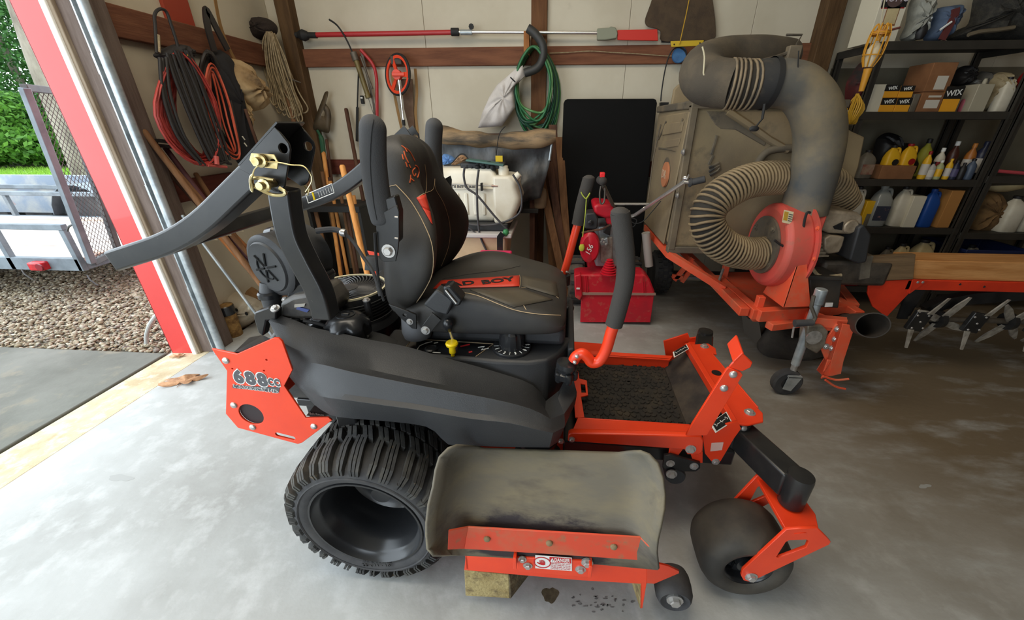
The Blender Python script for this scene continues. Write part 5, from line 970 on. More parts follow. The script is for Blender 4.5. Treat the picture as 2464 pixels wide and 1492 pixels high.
P = spl(quadY(bl, 3.5), 3, True); c = np.mean(P, 0); put(G().loft([[c+(k-c)*s+np.array((0, -.02*(1-s), 0)) for k in P] for s in (1, .6, .2)], cap=False), 'blade', M_shov, T, solid=.003)
put(G().tube(spl([pY(764, 314, 3.49), pY(774, 335, 3.47), pY(778, 368, 3.45)], 5), [.012]*4+[.02]*7, 10), 'socket', mat('green_socket', hx(34, 82, 56), .45), T)
leaning('hoe', 'dark hoe with a thin rusted handle behind the green-socketed shovel', (786, 338), (806, 500), 3.5, 3.4, .013, M_darkw, cat='hoe')
leaning('wooden_stake', 'brown wooden stake leaning on the wall right of the shovel', (833, 264), (872, 470), 3.52, 3.4, .016, M_darkw, cat='stake')
T, p, q, d = leaning('rake', 'bright new ash-handled rake leaning just behind the mower engine', (824, 402), (872, 610), 2.55, 2.45, .018, M_ash, cat='rake')
put(G().box(-.2, .2, -.01, .01, 0, .03).xf(rotz(.3), (q[0], q[1], .03)), 'rake_head', M_orange_dusty, T)
g = G()
for k in range(9): g.box(-.19+k*.0475-.004, -.19+k*.0475+.004, -.006, .006, -.028, .004)
put(g.xf(rotz(.3), (q[0], q[1], .03)), 'rake_teeth', M_steel, T)
# pickaxe hung by its head on the corner post
T = th('pickaxe', 'pickaxe with a curved rusty head leaning on the corner post over the rope', 'pickaxe', (pY(760, 520, 3.2)[0], 3.2, 0))
a, b = pY(683, 194, 3.38), pY(716, 330, 3.3); q = a+(b-a)*(a[2]/(a[2]-b[2])); put(G().tube([a, a+(q-a)*.25, q], [.019, .016, .02], 10), 'handle', M_oldw, T); T.location = (q[0], q[1], 0)
for ch in T.children: ch.data.transform(Matrix.Translation((pY(760, 520, 3.2)[0]-q[0], 3.2-q[1], 0)))
put(G().tube(spl([pY(*k, 3.37) for k in ((672, 188), (684, 190), (700, 191), (724, 199))], 5), [.006]*3+[.016]*6+[.012, .01, .008, .006, .005, .004, .003], 8), 'pick_head', M_steel, T)
# ---- rope coil and the dark cap over it on the corner post
T = th('rope_coil', 'thick coil of beige rope hanging on the corner post', 'rope', pY(680, 180, 3.42)); M_rope = mat('beige_rope', hx(170, 152, 120), .9, c2=hx(140, 122, 92), sc=40, bump=.4, bsc=220)
for k in range(22):
    r = random.Random(k+50); f = k/21; x0 = 632+f*36+r.uniform(-3, 3); xb = 672+f*52+r.uniform(-5, 5) if k % 2 else 650+f*66; yb = 268+26*f**.6+r.uniform(-22, 4); w = r.uniform(7, 16)
    P = [(640+f*14, 76), (x0, 110+r.uniform(-4, 4)), (x0+4+f*8, 170), ((x0+xb)/2+4, 225), (xb-w*.4, yb-14), (xb+w*.3, yb), (xb+w, yb-12), ((x0+xb)/2+w+6, 220), (x0+12+f*10, 150), (646+f*14, 80)]
    P = spl([pY(*q, 3.40-.05*sin(pi*f)-.018*(k % 3)) for q in P], 4); put(G().tube(P, .0055, 6), 'rope_strand', M_rope, T, smooth=60)
T = th('knit_cap', 'dark brown knit cap hung on a peg above the rope coil', 'cap', pY(634, 70, 3.42)); put(pillow([(608, 68), (612, 48), (632, 42), (654, 50), (668, 66), (664, 84), (640, 90), (620, 100), (610, 88)], 3.44, .1, 7, wr=.006), 'cap_body', mat('dark_knit', hx(48, 38, 32), .95, bump=.5, bsc=120), T, smooth=70)
# ---- large black panel and loose boards on the back wall
T = th('leaning_slab', 'tall black panel with rounded corners leaning on the back wall behind the red tiller', 'panel', (.40, 3.28, 0)); M_bp = mat('black_panel', hx(14, 14, 14), .8, c2=hx(20, 19, 18), sc=4, spec=.15)
a, b = pY(1357, 235, 3.3), pY(1590, 236, 3.3); w_, h_ = b[0]-a[0], a[2]; tl_p = [(a[0], .0), (b[0], .0)]
out = [(b[0]-.0, .01), (b[0], h_-.03), (b[0]-.01, h_-.008), (b[0]-.03, h_), (a[0]+.03, h_), (a[0]+.01, h_-.008), (a[0], h_-.03), (a[0], .01)]
o = plate('panel', [(x-.40, z) for x, z in out], [], ((0, .02, 0), (1, 0, 0), (0, .08, 1)), .045, M_bp, T, .006)
o = plate('panel_inset', [(x*.97-.40+.0117*1, z*.975+.015) for x, z in out], [], ((0, -.004, 0), (1, 0, 0), (0, .08, 1)), .002, mat('black_inset', hx(11, 11, 11), .7, spec=.15), T)
for k, (x, w, top, bx, lab) in enumerate(((1308, 17, 345, 1320, 'dark plank leaning upright, nearest the tarp'), (1330, 15, 300, 1342, 'tall brown plank leaning upright between tarp and black panel'), (1346, 13, 330, 1358, 'narrow grey-brown plank against the edge of the black panel'), (1322, 12, 390, 1350, 'short slanting stick in front of the leaning planks'), (1300, 13, 420, 1338, 'slanting brown lath in front of the leaning planks'))):
    Yt = 3.5-.05*k; p = pY(x, top, Yt); q = pY(bx+10, 640, Yt-.22); q = p+(q-p)*(p[2]/(p[2]-q[2])); ww = .035+.002*w; d = np.array((ww/2, 0, 0))
    T = th('plank', lab, 'plank', (q[0], q[1], 0)); put(G().loft([[q-d, q+d, q+d+np.array((0, .02, 0)), q-d+np.array((0, .02, 0))], [p-d, p+d, p+d+np.array((0, .02, 0)), p-d+np.array((0, .02, 0))]]), 'board', (M_oldw, M_darkw, M_oldw, M_darkw, M_oldw)[k], T, bev=.002)
# ---- tan cart with the sprayer tank and its fittings
T = th('garden_cart', 'tan poly garden cart with a grey rim under the white sprayer tank', 'cart', (-.58, 2.72, 0)); M_tan = mat('tan_poly', hx(206, 176, 142), .6, c2=hx(190, 160, 126), sc=5); M_rimg = mat('grey_rim_poly', hx(196, 190, 186), .5)
x1 = pY(1224, 590, 2.66)[0]; zt_ = pY(1150, 567, 2.62)[2]; x0 = x1-.72; y0, y1 = 2.62, 3.02
g = G().loft([[(x0+.06, y0+.06, .2), (x1-.06, y0+.06, .2), (x1-.06, y1-.04, .2), (x0+.06, y1-.04, .2)], [(x0, y0, zt_), (x1, y0, zt_), (x1, y1, zt_), (x0, y1, zt_)]]); put(g, 'tub', M_tan, T, bev=.02)
put(G().box(x0-.03, x1+.03, y0-.03, y1+.03, zt_-.01, zt_+.022), 'rim', M_rimg, T, bev=.008)
for y in (y0-.01, y1+.02):
    for x in (x0+.1, x1-.1): put(G().lathe([(.05, -.03), (.11, -.035), (.125, -.02), (.125, .02), (.11, .035), (.05, .03)], (x, y, .125), (0, 1, 0), 20), 'wheel', M_rubber, T)
put(G().tube([pY(*q, 2.57) for q in ((1210, 562), (1203, 570), (1203, 602))], .01, sq=(.006, .04), up=(0, 1, 0)), 'strap_bracket', M_black_metal, T); put(G().ball(pY(1217, 560, 2.6), .022, 10, (1, 1, 1.2)), 'green_clip', mat('green_cap', hx(60, 140, 84), .5), T)
TB = zt_+.022
T = th('sprayer_tank', 'white plastic sprayer tank with black pump fittings sitting on the tan cart', 'sprayer', (-.5, 2.8, TB)); M_poly = mat('translucent_white_poly', hx(236, 230, 214), .4, c2=hx(222, 212, 190), sc=3, spec=.4)
a = pY(1067, 405, 2.68); c = pY(1192, 405, 2.68); bx = pY(1192, 528, 2.68); lx = c[0]-.5
put(G().box(lx-.02, x1, 2.66, 2.96, TB, TB+.055), 'base_tray', M_black_plastic, T, bev=.01)
tz = TB+.055; top = a[2]
def blk(x0, x1, y0, y1, z0, z1, ch): return G().loft([[(x0+ch*f, y0+ch*f, z) , (x1-ch*f, y0+ch*f, z), (x1-ch*f, y1-ch*f, z), (x0+ch*f, y1-ch*f, z)] for z, f in ((z0, .6), (z0+ch, 0), (z1-ch, 0), (z1, .7))])
body = put(blk(lx, c[0], 2.69, 2.95, tz, top, .045), 'tank_body', M_poly, T, bev=.02, seg=3, smooth=50)
r_ = pY(1254, 480, 2.66)[0]; z1_ = pY(1235, 424, 2.66)[2]; zb2 = max(tz, pY(1200, 545, 2.66)[2])
put(G().loft([[(c[0]-.02+dx, 2.655+dy, z) for dx, dy in ((0, 0), (w-.03, 0), (w, .03), (w, .27), (w-.03, .3), (0, .3))] for z, w in ((zb2, (r_-c[0])*.72), (zb2+.1, (r_-c[0])*1.0), (z1_-.14, (r_-c[0])*1.12), (z1_-.07, (r_-c[0])*.98), (z1_-.04, (r_-c[0])*1.02), (z1_, (r_-c[0])*.8))]), 'tank_end', M_poly, T, bev=.02, seg=3, smooth=50)
p = pY(1212, 418, 2.74); put(G().lathe([(.035, -.05), (.035, .03), (.03, .035), (.03, .05), (.0, .052)], p, (0, 0, 1), 22), 'filler_neck', M_poly, T, smooth=50)
put(G().tube(spl([pY(*q, 2.7) for q in ((1216, 452), (1232, 436), (1250, 418))], 4), [.03, .028, .026, .026, .026, .025, .024, .022, .02], 14), 'carry_handle', M_poly, T, smooth=60)
for k in range(6): x = lx+.1+k*.06; put(G().box(x, x+.022, 2.682, 2.692, tz+.05, top-.16), 'moulded_rib', M_poly, T, bev=.006)
put(G().box(lx+.02, c[0]-.01, 2.68, 2.692, top-.135, top-.125), 'moulded_line', M_poly, T, bev=.004)
p = pY(1111, 450.5, 2.686); wtext('COUNTYLINE', 'tank_lettering', mat('dark_grey_print', hx(88, 88, 90), .6), p, (1, 0, -.02), (0, 0, 1), .032, T, sx=.92, bold=.0012)
a, b = pY(1072, 442, 2.66), pY(1198, 448, 2.66); wd = put(G().cyl(a, b, .0055, 8), 'spray_wand', M_chrome, T); put(G().cyl(a+(b-a)*.88, b, .008, 8), 'wand_nozzle', mat('brass', hx(176, 150, 140), .4, .6), wd); p = pY(1159, 448, 2.655); put(G().box(-.006, .006, -.012, .02, -.028, .02).xf(np.eye(3), p), 'wand_clip', M_dkcord, T)
g = put(G().box(-.14, .16, -.05, .06, -.02, .02).xf(np.eye(3), pY(1160, 398, 2.78)), 'pump_bracket', mat('pump_black', hx(44, 44, 46), .5), T, bev=.01)
for q, r, h in (((1124, 408), .016, .06), ((1136, 410), .02, .05), ((1150, 404), .022, .07), ((1164, 404), .02, .075), ((1176, 400), .018, .06), ((1186, 402), .022, .04)): p = pY(*q, 2.74); put(G().lathe([(r, -h/2), (r, h*.2), (r*.7, h*.25), (r*.7, h*.5)], p, (.1, 0, 1), 14), 'pump_fitting', M_dkcord, g)
put(G().box(-.09, .16, -.08, .04, -.006, .006, roty(.12)).xf(np.eye(3), pY(1158, 388, 2.76)), 'green_tray', mat('dull_green_tray', hx(76, 112, 108), .6), T, bev=.004)
for L, r in ((((1118, 402), (1116, 425), (1124, 452), (1150, 472), (1190, 520), (1224, 556)), .0075), (((1152, 408), (1148, 440), (1148, 480), (1150, 530), (1156, 570), (1172, 606)), .0075), (((1234, 420), (1250, 448), (1256, 480), (1250, 512), (1224, 530), (1190, 540), (1150, 542), (1120, 538)), .007), (((1120, 540), (1136, 554), (1150, 563)), .005)): put(G().tube(spl([pY(*q, 2.62+.01*(r == .007)) for q in L], 6), r, 8), 'spray_hose', mat('dark_hose', hx(66, 64, 66), .5), T, smooth=60)
T = th('blue_cushion', 'blue and tan padded cushion with a dark edge lying on the sprayer tank', 'cushion', pY(1095, 385, 2.85))
put(pillow([(1066, 396), (1066, 372), (1085, 374), (1100, 388), (1090, 396)], 2.87, .05, 3, wr=.003), 'blue_cover', mat('blue_cloth', hx(92, 132, 186), .8), T); put(pillow([(1086, 394), (1104, 376), (1114, 373), (1124, 382), (1112, 390), (1096, 397)], 2.86, .05, 4, wr=.003), 'tan_cover', mat('tan_leather', hx(176, 140, 108), .7), T)
put(G().tube(spl([pY(*q, 2.8) for q in ((1068, 398), (1086, 393), (1104, 374), (1116, 371), (1128, 384))], 5), .004, 6), 'dark_piping', M_dkcord, T)
# ---- tarp-covered bench behind the sprayer
T = th('tarp_bench', 'bench covered by a grey-black tarp with a dusty rolled top edge', 'tarp', (-.3, 3.2, 0)); M_tarp = mat('grey_black_tarp', hx(84, 86, 88), .42, c2=hx(48, 48, 49), sc=5, lo=.4, hi=.62, bump=.9, bsc=12, stretch=(1, 1, .4)); M_tarpd = mat('dusty_tarp_roll', hx(150, 124, 92), .8, c2=hx(76, 68, 58), sc=7, lo=.44, hi=.62, stretch=(.4, 1, 2))
rows = []; tr_ = random.Random(3)
for j in range(14):
    t = j/13; row = []
    for i in range(33):
        s = i/32; xl_, xr_ = 1058, 1334-34*t**1.3; y_ = 326+(20*sin(pi*s))+t*150; p = pY(xl_+(xr_-xl_)*s, y_, 3.0+.02*t+.05*sin(7*s+5*t+2*s*t)*t**.5+.035*sin(19*s+4*t)*t+.015*sin(37*s-6*t)*t-.10*(1-t)**2*0); row.append(p)
    rows.append(row)
put(G().grid(rows), 'tarp_sheet', M_tarp, T, solid=.003, smooth=80)
rings = []
for i in range(25):
    s = i/24; c = pY(1055+282*s, 322+14*sin(pi*s)+6*s, 3.0); r = .052+.012*sin(9*s)+.006*sin(23*s); rings.append([c+np.array((0, r*1.2*cos(a), r*(1+.2*sin(a*2+s*8))*sin(a))) for a in np.linspace(0, 2*pi, 15)[:-1]])
put(G().loft(rings), 'rolled_edge', M_tarpd, T, smooth=70)
a, b = pY(1062, 330, 3.1)[0], pY(1288, 330, 3.1)[0]
for x in (a, b-.02):
    for y in (3.12, 3.46): put(G().box(x-.02, x+.02, y-.02, y+.02, 0, 1.28), 'leg', M_darkw, T)
sz = pY(1280, 504, 3.06)[2]; put(G().box(a-.04, b+.03, 3.06, 3.5, sz-.03, sz), 'shelf_board', M_dkcord, T, bev=.003); put(G().box(a-.04, b+.03, 3.08, 3.5, 1.25, 1.29), 'top_board', M_darkw, T)
put(G().tube([pY(1207, 356, 2.94), pY(1193, 354, 2.94), pY(1194, 380, 2.94)], .0025, 5), 'hang_cord', M_dkcord, T); put(G().tube(spl([pY(*q, 2.93) for q in ((1216, 304), (1204, 318), (1198, 340), (1194, 378))], 4), .003, 5), 'hang_cord', M_dkcord, T)
put(G().box(-.025, .025, -.004, .004, -.028, .028).xf(np.eye(3), pY(1201, 385, 2.92)), 'yellow_tag', mat('yellow_tag', hx(228, 196, 40), .5), T); put(G().tube([pY(1328, 345, 2.97), pY(1322, 386, 2.97)], .008, 6), 'grey_tie', M_galv, T)
T = th('tan_jar', 'dusty tan jar standing on the bench end beside the tarp', 'jar', (pY(1300, 470, 3.12)[0], 3.14, sz)); p = pY(1300, 446, 3.12); rj = .055; put(G().lathe([(rj*.9, 0), (rj, .01), (rj*1.05, .1), (rj*.9, .14), (rj*.6, .155), (rj*.6, .18)], (pY(1298, 470, 3.12)[0], 3.14, sz), n=20), 'jar_body', mat('dusty_tan_clay', hx(128, 106, 82), .8), T)
# ---- red tiller
Y = 2.62; TY = 2.62
T = th('rotary_tiller', 'red walk-behind tiller with chrome handlebar in front of the black panel', 'tiller', (.46, 2.8, 0))
dp = .17
fl = quadY([(1399, 707), (1574, 708), (1565, 776), (1396, 776)], Y); 
for q in fl: q[2] = max(q[2], .012)
put(G().prism(fl, (0, .012, 0)), 'rear_flap', M_red_dusty, T, bev=.003)
top = quadY([(1383, 664), (1398, 661), (1552, 661), (1564, 672), (1576, 702), (1576, 710), (1398, 709), (1384, 712)], Y-.004)
put(G().prism(top, (0, dp, 0)), 'tine_hood', M_red_dusty, T, bev=.014, seg=3); put(G().prism(quadY([(1382, 664), (1398, 660), (1402, 712), (1396, 724), (1384, 716)], Y-.02), (0, .06, 0)), 'chain_case_end', M_red_dusty, T, bev=.008)
put(G().prism(quadY([(1400, 704), (1578, 706), (1578, 711), (1400, 710)], Y-.012), (0, .014, 0)), 'flap_hinge', mat('worn_hinge', hx(176, 140, 126), .5, .3), T)
for x in (1408, 1412, 1546, 1550): put(G().tube([pY(x, 664, Y-.006), pY(x+2, 704, Y-.008)], .004, 5), 'hood_rib', M_red, T)
put(G().box(-.012, .012, -.004, 0, -.006, .006).xf(np.eye(3), pY(1391, 694, Y-.026)), 'hood_label', M_white, T)
wx = pY(1392, 680, 2.86)[0]
for sx in (wx-.01, wx+.44): 
    w = put(G().lathe([(.08, -.06), (.15, -.065), (.185, -.04), (.19, 0), (.185, .04), (.15, .065), (.08, .06)], (sx, 3.06, .19), (1, 0, 0), 26), 'wheel', mat('dusty_tiller_tyre', hx(112, 102, 92), .9, c2=hx(80, 74, 68), sc=14), T); put(G().cyl((sx-.07, 3.06, .19), (sx+.07, 3.06, .19), .075, 16), 'wheel_rim', M_galv, w)
    g = G()
    for k in range(14): a = k*2*pi/14; g.box(-.055, .055, -.012, .012, .18, .2, rotx(a), (sx, 3.06, .19))
    tag(put(g, 'wheel_lugs', M_rubber, w), kind='stuff')
put(G().box(wx, wx+.44, 3.05, 3.07, .18, .2), 'axle', M_black_metal, T)
# engine
ex = pY(1450, 600, 2.86)[0]; put(G().box(ex-.1, ex+.12, 2.7, 3.0, pY(1450, 668, 2.7)[2], pY(1450, 668, 2.7)[2]+.05), 'engine_mount', M_red, T, bev=.006)
put(G().box(ex-.06, ex+.14, 2.72, 2.98, .42, .72), 'engine_block', M_galv, T, bev=.015); put(G().prism(quadY([(1444, 574), (1474, 570), (1474, 640), (1446, 632)], 2.69), (0, .05, 0)), 'crankcase_cover', mat('cast_aluminium', hx(186, 180, 172), .45, .5, c2=hx(140, 132, 122), sc=18), T, bev=.008)
put(G().prism(quadY([(1428, 494), (1440, 491), (1474, 494), (1482, 512), (1476, 524), (1456, 526), (1432, 518)], 2.64), (0, .26, 0)), 'fuel_tank', M_red, T, bev=.025, seg=3, smooth=50)
put(G().prism(quadY([(1456, 520), (1476, 516), (1480, 545), (1460, 540)], 2.66), (0, .12, 0)), 'fan_cover', M_red, T, bev=.012)
ac = put(G().prism(quadY([(1409, 514), (1432, 512), (1440, 526), (1438, 550), (1430, 553), (1407, 550)], 2.62), (0, .14, 0)), 'air_cleaner', M_black_plastic, T, bev=.01, seg=3); p = pY(1421, 536, 2.615); put(G().lathe([(.0, 0), (.018, 0), (.018, .008), (.012, .012)], p, (0, -1, 0), 14), 'cleaner_knob', M_black_gloss, ac)
p = pY(1420, 598, 2.6); rx = abs(pY(1438, 598, 2.6)[0]-p[0])
rc = put(G().lathe([(.105, .1), (.112, .05), (.108, .015), (.09, 0), (.0, -.002)], p+np.array((0, 0, 0)), (.0, 1, 0), 28, sx=.62), 'recoil_cover', M_red, T, smooth=40)
wtext('156', 'recoil_lettering', M_white, p+np.array((-.005, -.006, -.01)), (.35, 0, 1), (-1, 0, .3), .05, rc, shear=.2)
p = pY(1400, 596, 2.59); put(G().ball(p, .02, 8, (1, .6, 1.4)), 'yellow_leaf_tag', mat('yellow_green', hx(190, 190, 60), .7), T)
bt = pY(1466, 640, 2.6); g = G()
for k in range(7): g.lathe([(.014+.006*k, -.016*k), (.024+.006*k, -.016*k-.005), (.018+.006*k, -.016*k-.014)], bt+np.array((0, 0, .05)), (0, 0, 1), 14)
put(g, 'shift_boot', M_red, T); put(G().prism(quadY([(1442, 582), (1462, 572), (1464, 588), (1446, 592)], 2.64), (0, .03, 0)), 'carburettor', M_galv, T, bev=.004)
for q in ((1450, 576), (1453, 583), (1458, 588)): wbolt(pY(*q, 2.63), (0, -1, 0), .006, T)
put(G().prism(quadY([(1452, 560), (1462, 540), (1470, 545), (1468, 568)], 2.66), (0, .05, 0)), 'linkage_plate', M_black_metal, T, bev=.004); put(G().tube([pY(1400, 560, 2.64), pY(1450, 551, 2.6), pY(1470, 540, 2.6)], .007, 6), 'control_rod', M_darkw, T)
# handlebar
H1, H2 = pY(1529, 517, 2.68), pY(1646, 438, 2.3); put(G().tube([pY(1520, 520, 2.72), H1, H2], .012, 10), 'handlebar', M_chrome, T); gp_ = put(G().tube([pY(1658, 440, 2.29), pY(1697, 431, 2.26)], [.019, .018], 14).lathe([(.024, -.004), (.026, .004), (.02, .01)], pY(1660, 439, 2.29), (1, 0, 0), 14), 'hand_grip', M_rubber, T)
put(G().tube([H2, pY(1660, 439, 2.29)], .01, 8).ball(pY(1648, 429, 2.3), .014, 8).cyl(pY(1653, 432, 2.29), pY(1658, 420, 2.29), .005, 6), 'grip_clamp', M_chrome, T)
put(G().tube([pY(1476, 491, 2.66), pY(1568, 491, 2.66)], .008, 8), 'cross_bar', M_chrome, T); put(G().tube([pY(1452, 446, 2.5), pY(1478, 500, 2.68), pY(1515, 520, 2.72)], .012, 8), 'handlebar', M_oldw if 0 else M_steel, T)
b = pY(1447, 436, 2.5); put(G().tube([b+np.array((0, -.07, .01)), b+np.array((0, .06, 0))], .026, 14).ball(b+np.array((0, -.07, .01)), .026, 12), 'hand_grip', M_foam, T); put(G().box(-.014, .014, -.02, .02, -.012, .016).xf(np.eye(3), b+np.array((-.004, -.06, .042))), 'red_button', mat('red_button', hx(236, 40, 44), .4), T, bev=.004)
put(G().tube(spl([pY(*q, 2.48) for q in ((1446, 448), (1443, 470), (1446, 490), (1454, 484), (1456, 452))], 5), .006, 6), 'clutch_lever', M_steel, T)
put(G().tube(spl([pY(*q, 2.46) for q in ((1590, 484), (1570, 508), (1548, 532), (1530, 538), (1520, 534), (1510, 528))], 5), .0028, 5), 'control_cable', M_dkcord, T); put(G().tube(spl([pY(*q, 2.6) for q in ((1512, 520), (1516, 538), (1524, 546), (1532, 530), (1518, 524))], 5), .003, 5), 'control_cable', M_dkcord, T)
T = th('pink_tote', 'bright pink plastic lid edge showing behind the seat cushion by the tan cart', 'lid', pY(1205, 606, 2.5)); put(G().box(-.11, .11, -.05, .05, -.012, .012).xf(np.eye(3), pY(1192, 611, 2.53)), 'lid_edge', mat('bright_pink', hx(236, 60, 110), .5), T, bev=.008); put(G().box(-.1, .1, -.045, .045, -pY(1192, 611, 2.53)[2]+.002, -.012).xf(np.eye(3), pY(1192, 611, 2.53)), 'tote_body', M_grime if 0 else M_tan, T, bev=.01)
# lime green cord tied to the mower's far lap bar grip
T = th('lime_cord', 'thin lime green cord tied round the far lap bar grip', 'cord', M.o+M.u*.66+M.v*.87+np.array((0, 0, 1.0)))
def mwp(px, v): q = pv(*px, v); return M.o+q[0]*M.u+q[1]*M.v+np.array((0, 0, q[2]))
put(G().tube(spl([mwp(q, 2*VC-LB-.03) for q in ((1398, 462), (1402, 470), (1411, 478), (1420, 464))], 4)+[mwp((1411, 478), 2*VC-LB-.032)], .0022, 5), 'cord_loop', mat('lime_cord', hx(176, 190, 70), .7), T); put(G().tube(spl([mwp(q, 2*VC-LB-.03) for q in ((1411, 478), (1408, 520), (1403, 560), (1402, 570))], 4), .002, 5), 'cord_tail', mat('lime_cord', hx(176, 190, 70), .7), T)
# ================================================================ LEAF VACUUM TRAILER
VT = th('leaf_vacuum_trailer', 'dusty leaf vacuum trailer with big ribbed hose and red blower', 'trailer', (1.25, 2.6, 0))
M_dustpoly = mat('dusty_tan_poly', hx(128, 112, 88), .75, c2=hx(150, 132, 100), sc=2.2, lo=.4, hi=.65, c3=hx(84, 76, 64), sc3=3.5, lo3=.6, hi3=.74, bump=.06, bsc=120)
M_dustblk = mat('dusty_black_poly', hx(92, 84, 72), .75, c2=hx(122, 108, 86), sc=3, lo=.42, hi=.66, c3=hx(62, 60, 58), sc3=5, lo3=.58, hi3=.7)
HY = 2.45
a, b = pY(1606, 597, HY), pY(1674, 256, HY); hx0 = (a[0]+b[0])/2; hz0, hz1 = a[2], b[2]; hx1 = pY(2022, 300, HY)[0]; hyb = pX(1566, 402, hx0)[1]
hb = G().box(hx0, hx1, HY, hyb, hz0, hz1); hop = put(hb, 'hopper', M_dustpoly, VT, bev=.03, seg=3)
put(G().box(hx0-.012, hx0+.03, HY-.014, HY+.03, hz0-.01, hz1+.01), 'corner_post', M_dustblk, VT, bev=.006); put(G().box(hx0-.012, hx1+.01, HY-.016, hyb, hz1-.012, hz1+.03), 'lid_rim', M_dustblk, VT, bev=.008); put(G().box(hx0-.014, hx1+.01, HY-.012, HY+.04, hz0-.03, hz0+.012), 'bottom_rail', M_dustblk, VT, bev=.005)
put(G().prism([pY(x, y, HY+.12) for x, y in ((2000, 280), (2050, 316), (2082, 330), (2068, 400), (2036, 492), (1990, 520))], (0, .5, 0)), 'hopper_side', M_dustpoly, VT, bev=.01)
# raised and sunk relief of the moulded front: diagonal brace, arch
def fr_(px, Y=HY-.006): return [pY(x, y, Y) for x, y in px]
put(G().tube(fr_([(1752, 268), (1800, 300), (1850, 336), (1896, 362)]), .02, 6), 'moulded_brace', M_dustpoly, VT, smooth=60); put(G().tube(spl(fr_([(1815, 440), (1822, 400), (1840, 370), (1870, 358), (1930, 356)]), 5), .022, 8), 'moulded_arch', M_dustblk, VT, smooth=60)
put(G().prism(fr_([(1700, 268), (1745, 268), (1845, 340), (1840, 352), (1770, 312), (1735, 310), (1722, 300)], HY-.004), (0, .01, 0)), 'moulded_panel', M_dustblk, VT, bev=.004)
g = G()
for L in (((1725, 326), (1718, 350), (1712, 372)), ((1716, 374), (1708, 390), (1706, 396)), ((1706, 404), (1722, 396), (1730, 392)), ((1706, 414), (1724, 402), (1732, 398)), ((1708, 422), (1726, 412), (1732, 404)), ((1716, 428), (1718, 432), (1716, 436))): g.tube(fr_(L, HY-.003), .008, 5)
put(g, 'worn_marking', M_dustblk, VT)
# the end of the hopper (facing the door): door with hinges and round badge
def fe(px, X=None): return [pX(x, y, (hx0-.004) if X is None else X) for x, y in px]
ed = put(G().prism(fe([(1590, 280), (1664, 268), (1600, 588), (1552, 534)]), (-.012, 0, 0)), 'end_door', M_dustpoly, VT, bev=.008)
put(G().prism(fe([(1600, 298), (1648, 292), (1642, 318), (1596, 326)], hx0-.014), (-.01, 0, 0)), 'door_plate', M_dustpoly, VT, bev=.004); put(G().prism(fe([(1590, 340), (1640, 332), (1634, 352), (1586, 360)], hx0-.014), (-.008, 0, 0)), 'door_plate', M_dustpoly, VT, bev=.004)
for L in (((1603, 292), (1596, 312), (1584, 336)), ((1643, 286), (1638, 302)), ((1586, 356), (1626, 362)), ((1590, 300), (1572, 380), (1560, 480))): put(G().tube(fe(L, hx0-.02), .006, 6), 'door_groove', M_dustblk, VT)
for q in ((1644, 366), (1630, 470)): wbolt(pX(*q, hx0-.016), (-1, 0, 0), .012, VT)
p = pX(1603, 420, hx0-.02); rb = abs(pX(1603, 452, hx0-.02)[2]-p[2]); bd = put(G().lathe([(rb*1.2, 0), (rb*1.2, .006), (.001, .006)], p+np.array((.006, .03, .01)), (-1, 0, 0), 26), 'badge_ring', M_dustblk, VT); put(G().lathe([(rb, 0), (rb, .012), (.001, .014)], p, (-1, 0, 0), 26), 'round_badge', mat('faded_orange_badge', hx(190, 122, 84), .7), VT); wtext('DR', 'badge_lettering', mat('pale_print', hx(206, 180, 150), .7), p+np.array((-.016, 0, 0)), (0, -1, 0), (0, 0, 1), rb*.95, VT, thick=.001)
put(G().prism([pY(x, y, 3.0) for x, y in ((1612, 270), (1622, 214), (1634, 202), (1660, 204), (1676, 220), (1680, 262))], (0, .03, 0)), 'end_shield', M_dustpoly, VT, bev=.01)
# frame, wheels
for x in (1.06, 1.66): put(G().box(x-.025, x+.025, 2.0, hyb, .40, .45), 'frame_rail', M_orange_dusty, VT, bev=.004)
put(G().tube([np.array((hx0, hyb-.1, hz0-.04)), np.array((hx0, HY, hz0-.04)), np.array((1.06, 2.3, .44))], .02, sq=(.045, .03), up=(0, 0, 1)), 'hopper_rail', M_orange_dusty, VT)
for L in (((1668, 622), (1622, 674)), ((1678, 628), (1640, 678)), ((1618, 664), (1642, 668))): put(G().tube([pY(*q, 2.85) for q in L], .014, sq=(.028, .028)), 'frame_strut', M_orange_dusty, VT)
put(G().tube([pY(1650, 667, 2.9), pY(1745, 672, 2.9)], .012, 8), 'axle_brace', M_galv, VT)
wl_ = pZ(1588, 690)
for x in (.94, 1.72):
    w = put(G().lathe([(.08, -.07), (.15, -.075), (.176, -.05), (.18, 0), (.176, .05), (.15, .075), (.08, .07)], (x, 3.3, .182), (1, 0, 0), 28), 'wheel', M_rubber, VT); g = G()
    for k in range(22):
        for s in (-1, 0, 1): a = (k+.5*(s % 2))*2*pi/22; g.box(s*.04-.015, s*.04+.015, -.012, .012, .172, .187, rotx(a), (x, 3.3, .187))
    tag(put(g, 'tyre_tread', M_tread, w), kind='stuff'); put(G().cyl((x-.06, 3.3, .187), (x+.06, 3.3, .187), .09, 18), 'wheel_rim', M_galv, w)
put(G().cyl((.98, 3.3, .187), (1.72, 3.3, .187), .016), 'axle', M_black_metal, VT); put(G().tube([pY(1554, 560, 2.8), pY(1562, 640, 2.8)], .03, 12), 'white_post', mat('greyed_white_pipe', hx(170, 164, 156), .6), VT)
